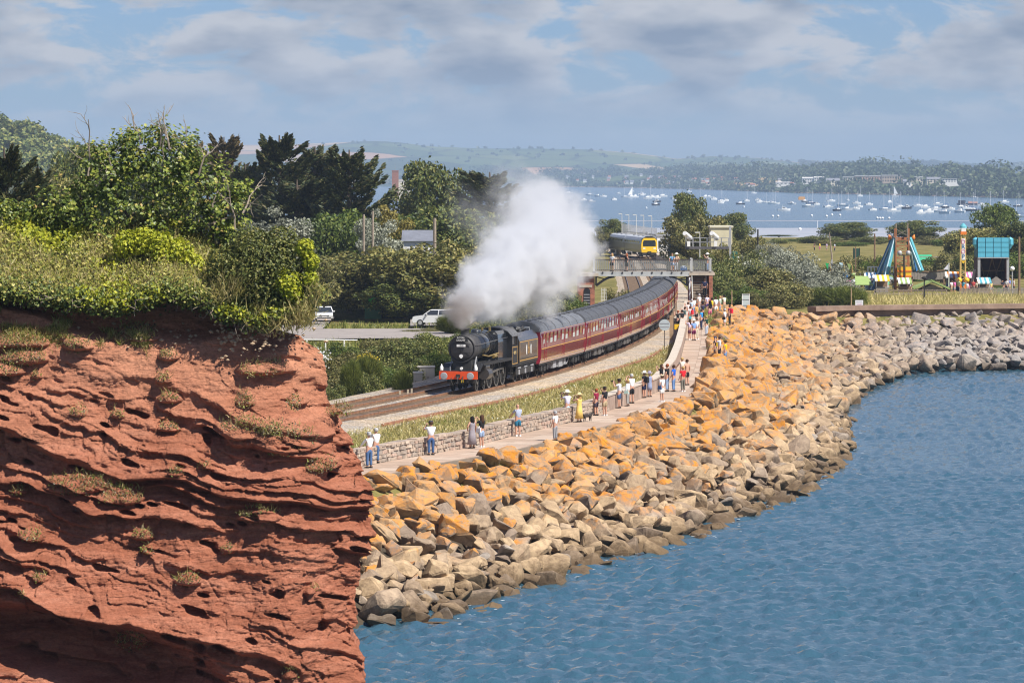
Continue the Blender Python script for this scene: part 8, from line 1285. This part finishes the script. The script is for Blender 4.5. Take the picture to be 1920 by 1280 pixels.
sh = thing('small_hut', 'small grey wooden hut front under the cyan topped tower', 'hut'); MB().add([F(1855, 534, -3), F(1873, 534, -3), F(1873, 525, -3), F(1864, 518, -3), F(1855, 525, -3), F(1855, 534, -1.5), F(1873, 534, -1.5), F(1873, 525, -1.5), F(1864, 518, -1.5), F(1855, 525, -1.5)], [(0, 1, 2, 3, 4), (5, 9, 8, 7, 6), (1, 6, 7, 2), (0, 4, 9, 5), (2, 7, 8, 3), (3, 8, 9, 4)]).build('wall', wood, sh); MB().box(F(1852, 0).x, F(1878, 0).x, FD_-3.2, FD_-1.2, 4.3, F(0, 534).z).build('counter', wood_b, sh)
for a, b, l in ((1829, 1846, 'lime green counter left of the small grey hut'), (1853, 1872, 'lime green counter below the small grey hut')): gq = thing('green_counter', l, 'counter'); MB().box(F(a, 0).x, F(b, 0).x, FD_-4.2, FD_-3.8, 4.3, F(0, 533).z).build('front', limem, gq); MB().box(F(a, 0).x-.1, F(b, 0).x+.1, FD_-4.4, FD_-3.6, F(0, 533).z, F(0, 532).z).build('top', wood_b, gq)
pk = thing('picket_fence', 'weathered picket fence in front of the funfair stalls', 'fence'); pk0 = None
for k in range(58):
    px = 1776+k*2.38; hgt = random.uniform(-1.5, 1.5); m_ = bark_p if px < 1845 else wood
    MB().box(F(px, 0).x-.055, F(px, 0).x+.055, FD_-14, FD_-13.95, 4.2, 4.2+1.25-hgt*.05).build('picket', m_, pk)
[MB().box(F(1775, 0).x, F(1915, 0).x, FD_-13.95, FD_-13.9, z_, z_+.08).build('rail', wood, pk) for z_ in (4.6, 5.15)]
def stall(px, D_, w, h, m, aw, l):
    t = thing('funfair_stall', l, 'stall', (XA(px, D_), D_, 4.42)); MB().box(-w/2, w/2, 0, 1.2, 0, 1.0).build('counter', m, t); MB().box(-w/2, w/2, 1.15, 1.25, 1.0, h).build('back', wood_b, t); [MB().box(x-.04, x+.04, 0, .08, 1.0, h).build('post', white, t) for x in (-w/2+.05, w/2-.05)]
    n_ = 6
    for k in range(n_): x0 = -w/2-.15+k*(w+.3)/n_; MB().add([(x0, -.4, h-.15), (x0+(w+.3)/n_, -.4, h-.15), (x0+(w+.3)/n_, 1.3, h+.45), (x0, 1.3, h+.45), (x0, -.4, h-.3), (x0+(w+.3)/n_, -.4, h-.3)], [(0, 1, 2, 3), (0, 4, 5, 1)]).build('awning_stripe', aw if k % 2 else white, t)
for a in ((1786, 497, 1.5, 2.1, fblue, orangep, 'stall with orange striped awning left of the drop tower'), (1821, 499, 1.3, 2.0, pink, pink, 'stall with pink striped awning right of the drop tower'), (1846, 484, 1.4, 1.7, wood, turq, 'low stall with turquoise striped awning before the log flume tower'), (1654, 484, 1.5, 2.0, wood, yel, 'stall with yellow striped awning behind the ride legs'), (1697, 487, 1.4, 1.6, wood_b, limem, 'low stall with green striped awning under the lattice tower'), (1632, 498, 1.2, 2.0, pblue, fblue, 'stall with blue striped awning at the left of the funfair')): stall(*a)
yf = thing('rail_fence', 'low pale rail fence across the funfair yard', 'fence'); [MB().box(XA(p_, 476)-.05, XA(p_, 476)+.05, 476, 476.1, 4.3, 5.35).build('post', bark_p, yf) for p_ in range(1640, 1776, 9)]; [MB().box(XA(1638, 476), XA(1774, 476), 475.95, 476, z_, z_+.09).build('rail', bark_p, yf) for z_ in (4.75, 5.2)]
def lpost(px, tp, base, l, globe, m, D_=482): t = thing('lamp_post', l, 'lamp post', (XA(px, D_), D_, 4.2)); h = HC-(tp-YH)*D_/FP-4.2; MB().tube([(0, 0, 0), (0, 0, h-.3)], [.1, .07], 8).build('pole', m, t); mb = MB(); mb.smooth = True; mb.lathe([(.05, h-.35), (.26, h-.2), (.3, h), (.2, h+.2), (.02, h+.26)] if globe else [(.05, h-.3), (.3, h-.2), (.34, h-.1), (.2, h), (.02, h+.08)], 12); mb.build('globe' if globe else 'lantern', pale if globe else m, t)
lpost(1898, 503, 560, 'white globe lamp on a thin grey post before the log flume tower', True, galv); lpost(1733, 519, 568, 'black lamp post in front of the green roofed hut', False, bootm, 440)
for px, tp, D_, l, m, r in ((1911, 444, 470, 'tall reddish timber pole at the right edge', wood_b, .16), (1640, 438, 520, 'tall dark pole left of the swing tower', wood_b, .13), (1604, 462, 520, 'thin dark pole before the green mesh screen', wood_b, .1), (1421, 430, 560, 'dark signal post with a round head above the silver bushes', bootm, .14), (1596, 540, 424, 'thin tan post right of the blank signboard', tanm, .07), (1372, 545, 400, 'thin tan post beside the blank signboard', tanm, .07)): post('timber_pole', l, 'pole', (XA(px, D_), D_, 4.2), HC-(tp-YH)*D_/FP-4.2, r, m)
wmq = thing('spinner_mast', 'pale wooden mast with a small grey spinner left of the funfair', 'mast', (XA(1559, 505), 505, 4.2)); MB().tube([(0, 0, 0), (.05, 0, 4.6), (-.28, 0, 7.6)], [.13, .11, .06], 8).build('pole', bark_p, wmq)
for a in (0.4, 1.4, 2.5, 3.6, 4.6, 5.6): MB().bar((0, -.2, 3.7), (.45*math.cos(a), -.2, 3.7+.45*math.sin(a)), .2, .04).build('blade', galv, wmq)
sc2 = thing('mesh_screen', 'tall narrow dark green mesh screen on the field edge', 'screen', (XA(1606, 560), 560, 4.2)); MB().box(-.45, .45, 0, .1, 1.6, 4.6).build('mesh', mat('dark_green_mesh', (.015, .06, .04), .6, .2, 4), sc2); [MB().box(x-.04, x+.04, -.02, .12, 0, 4.7).build('post', bootm, sc2) for x in (-.45, .45)]
tr_ = thing('teacup_ride', 'small round ride of pink, white and yellow balls behind the silver bush', 'funfair ride', (XA(1600, 500), 500, 4.2))
for k, (x, z_, r, m) in enumerate(((-.6, 1.1, .55, pink), (.1, 1.2, .6, white), (.75, 1.25, .6, yel), (-1.0, 2.2, .4, fblue), (.0, 2.3, .3, limem), (-.2, .5, .5, mat('violet_paint', (.3, .18, .5), .5, .1, 2)))): mb = MB(); mb.smooth = True; mb.lathe([(.02, -r), (r*.7, -r*.7), (r, 0), (r*.7, r*.7), (.02, r)], 12, Matrix.Translation((x, 0, z_))); mb.build('ball', m, tr_)
[MB().bar((x, .3, 0), (x, .3, 2.6), .06).build('upright', white, tr_) for x in (-.9, .3, .9)]
for px, py, m, l in ((1592, 494, limem, 'yellow green pennant on a bent pole above the teacup ride'), (1577, 492, pblue, 'pale blue pennant on a bent pole left of the teacup ride'), (1551, 493, cm((.02, .4, .12)), 'green pennant left of the spinner mast')): t = thing('pennant_pole', l, 'flag', (XA(px, 503), 503, 4.2)); zt = HC-(py-YH)*503/FP-4.2; MB().tube([(.35, 0, 0), (.4, 0, zt-.3), (.2, 0, zt+.05), (0, 0, zt)], .04, 6).build('pole', ym, t); MB().add([(-.25, 0, zt), (.3, 0, zt), (.05, 0, zt-.85), (-.25, .03, zt), (.3, .03, zt), (.05, .03, zt-.85)], [(0, 1, 2), (3, 4, 5), (0, 1, 4, 3), (1, 2, 5, 4), (2, 0, 3, 5)]).build('pennant', m, t)
gr2 = thing('lime_canopy', 'lime green sloping canopy roof beside the silver bush', 'canopy', (XA(1617, 486), 486, 4.2)); MB().add([(-1.0, -1, 1.5), (1.2, -1, 1.5), (.75, 1.2, 2.5), (-.8, 1.2, 2.5), (-1.0, -1, 1.4), (1.2, -1, 1.4), (.75, 1.2, 2.4), (-.8, 1.2, 2.4)], [(0, 1, 2, 3), (4, 7, 6, 5), (0, 4, 5, 1), (1, 5, 6, 2), (3, 2, 6, 7), (0, 3, 7, 4)]).build('roof', limem, gr2); [MB().bar((x, -.9, 0), (x, -.9, 1.4), .08).build('leg', wood, gr2) for x in (-.9, 1.1)]
gs_ = thing('green_shed', 'low shed with a green roof behind the swing tower', 'shed', (XA(1732, 600), 600, 4.2)); MB().box(-1.3, 1.3, 0, 3, 0, 1.6).build('wall', wood_b, gs_); MB().add([(-1.5, -.2, 1.6), (1.5, -.2, 1.6), (1.5, 3, 2.9), (-1.5, 3, 2.9), (-1.5, -.2, 1.5), (1.5, -.2, 1.5), (1.5, 3, 2.8), (-1.5, 3, 2.8)], [(0, 1, 2, 3), (4, 7, 6, 5), (0, 4, 5, 1), (1, 5, 6, 2), (3, 2, 6, 7), (0, 3, 7, 4)]).build('roof', cm((.05, .33, .17)), gs_)
gf = thing('goal_frame', 'pale goal shaped frame beside the green shed', 'frame', (XA(1757, 600), 600, 4.2)); MB().bar((-.8, 0, 0), (-.8, 0, 2.6), .1).bar((.8, 0, 0), (.8, 0, 2.6), .1).bar((-2.6, 0, 2.6), (.85, 0, 2.6), .1).build('frame', wood, gf)
def palm(px, tp, D_, l): 
    t = thing('palm_tree', l, 'palm', (XA(px, D_), D_, 4.2)); h = HC-(tp-YH)*D_/FP-4.2; hb = h*.42; MB().tube([(0, 0, 0), (.05, 0, hb)], [.22, .18], 8).build('trunk', bark, t); r = np.random.default_rng(int(px)); b = []; d = []
    for k in range(46):
        a = r.uniform(0, 6.28); el = r.uniform(-.1, 1.4); dv = np.array([math.cos(a)*math.cos(el), math.sin(a)*math.cos(el), math.sin(el)]); n_ = 14; s = np.linspace(.1, 1, n_)[:, None]; q = np.array([.05, 0, hb])+dv*s*h*.58+np.array([0, 0, -1])*s**2.2*h*.16; b.append(q); d.append(np.tile(dv, (n_, 1))+np.array([0, 0, -.5])*s)
    link('fronds', leaves('fronds', np.concatenate(b), .26, lf_green if px > 1660 else lf_olive, .5, .25, None, rng=r, along=unit(np.concatenate(d))), t)
palm(1640, 470, 500, 'dark palm tree left of the turquoise ride legs'); palm(1662, 478, 505, 'palm between the turquoise legs of the swing tower'); palm(1765, 498, 530, 'small palm above the timber ship'); palm(1622, 492, 510, 'low palm left of the dark pole')
ns = thing('notice_board', 'small white notice with pink and grey lettering behind the boulders', 'notice', (XA(1611, 421), 421, 4.7)); MB().box(-.42, .42, 0, .04, .35, 1.05).build('board', white, ns); text_mesh('NOTICE', .16, GY and cm((.35, .35, .4)), ns, (0, -.006, .86), (math.pi/2, 0, 0)); text_mesh('Coastal', .17, pink, ns, (0, -.006, .62), (math.pi/2, 0, 0)); [MB().box(x-.03, x+.03, .04, .08, -.4, 1.05).build('post', white, ns) for x in (-.35, .35)]
bs = thing('signboard', 'tall pale grey signboard seen from behind beside the boulders', 'signboard', (XA(1398.5, 408), 408, 4.6)); [MB().box(x-.04, x+.04, -.03, .03, 0, 2.2).build('post', white, bs) for x in (-.36, .36)]; MB().box(-.36, .36, -.02, .0, .45, 2.2).build('panel', cm((.52, .58, .56)), bs); [MB().box(-.36, .36, -.05, -.02, z_, z_+.05).build('batten', galv, bs) for z_ in (.5, 1.0, 1.6, 2.14)]
person((XA(1537, 770), 770, 4.5), 'person with a yellow umbrella and pink skirt on the far field', top=(.75, .55, .05), low=('shorts', (.5, .08, .3)), group='people on the far field'); person((XA(1565, 765), 765, 4.5), 'person in pale blue on the far field', top=(.5, .6, .7), low=('trousers', NV), group='people on the far field'); person((XA(1527, 772), 772, 4.5), 'person in dark clothes left of the yellow umbrella', top=BK, low=('trousers', BK), group='people on the far field'); person((XA(1550, 768), 768, 4.5), 'person in lilac between two others on the far field', top=(.4, .35, .5), low=('shorts', GY), group='people on the far field')
FPp = [(1784, 488, (.7, .68, .66), 'person in white at the left of the picket fence'), (1790, 487, (.75, .15, .4), 'person in bright pink behind the picket fence'), (1797, 490, (.5, .55, .3), 'person in pale green behind the picket fence'), (1806, 484, (.1, .5, .65), 'person in turquoise by the drop tower base'), (1814, 486, (.7, .7, .72), 'person in white right of the drop tower base'), (1825, 488, (.65, .1, .1), 'person in red between the two lime counters'), (1832, 486, (.6, .55, .4), 'person in cream before the left lime counter'), (1858, 487, (.7, .55, .2), 'person in mustard before the small grey hut'), (1880, 489, (.05, .05, .08), 'person in black by the right column of the log flume'), (1887, 492, (.7, .7, .7), 'person in white right of the log flume tower'), (1893, 496, (.15, .2, .5), 'person in blue near the globe lamp'), (1901, 494, (.68, .66, .62), 'person in cream right of the globe lamp'), (1655, 489, (.7, .7, .7), 'person in white beneath the raised ride platform'), (1665, 491, (.1, .45, .25), 'person in green beneath the raised ride platform'), (1708, 488, (.65, .62, .55), 'person in cream at the foot of the swing tower'), (1676, 496, (.72, .7, .68), 'person in white on the left of the gondolas')]
for px, D_, c, l in FPp: person((XA(px, D_), D_, 4.45), l, random.choice(('stand', 'hip', 'phone')), c, (random.choice(('shorts', 'trousers')), random.choice((NV, KH, GY, LJ))), random.choice(('brown', 'blond', 'black')), rz=random.uniform(0, 360), group='people at the funfair', h=random.uniform(1.55, 1.8))
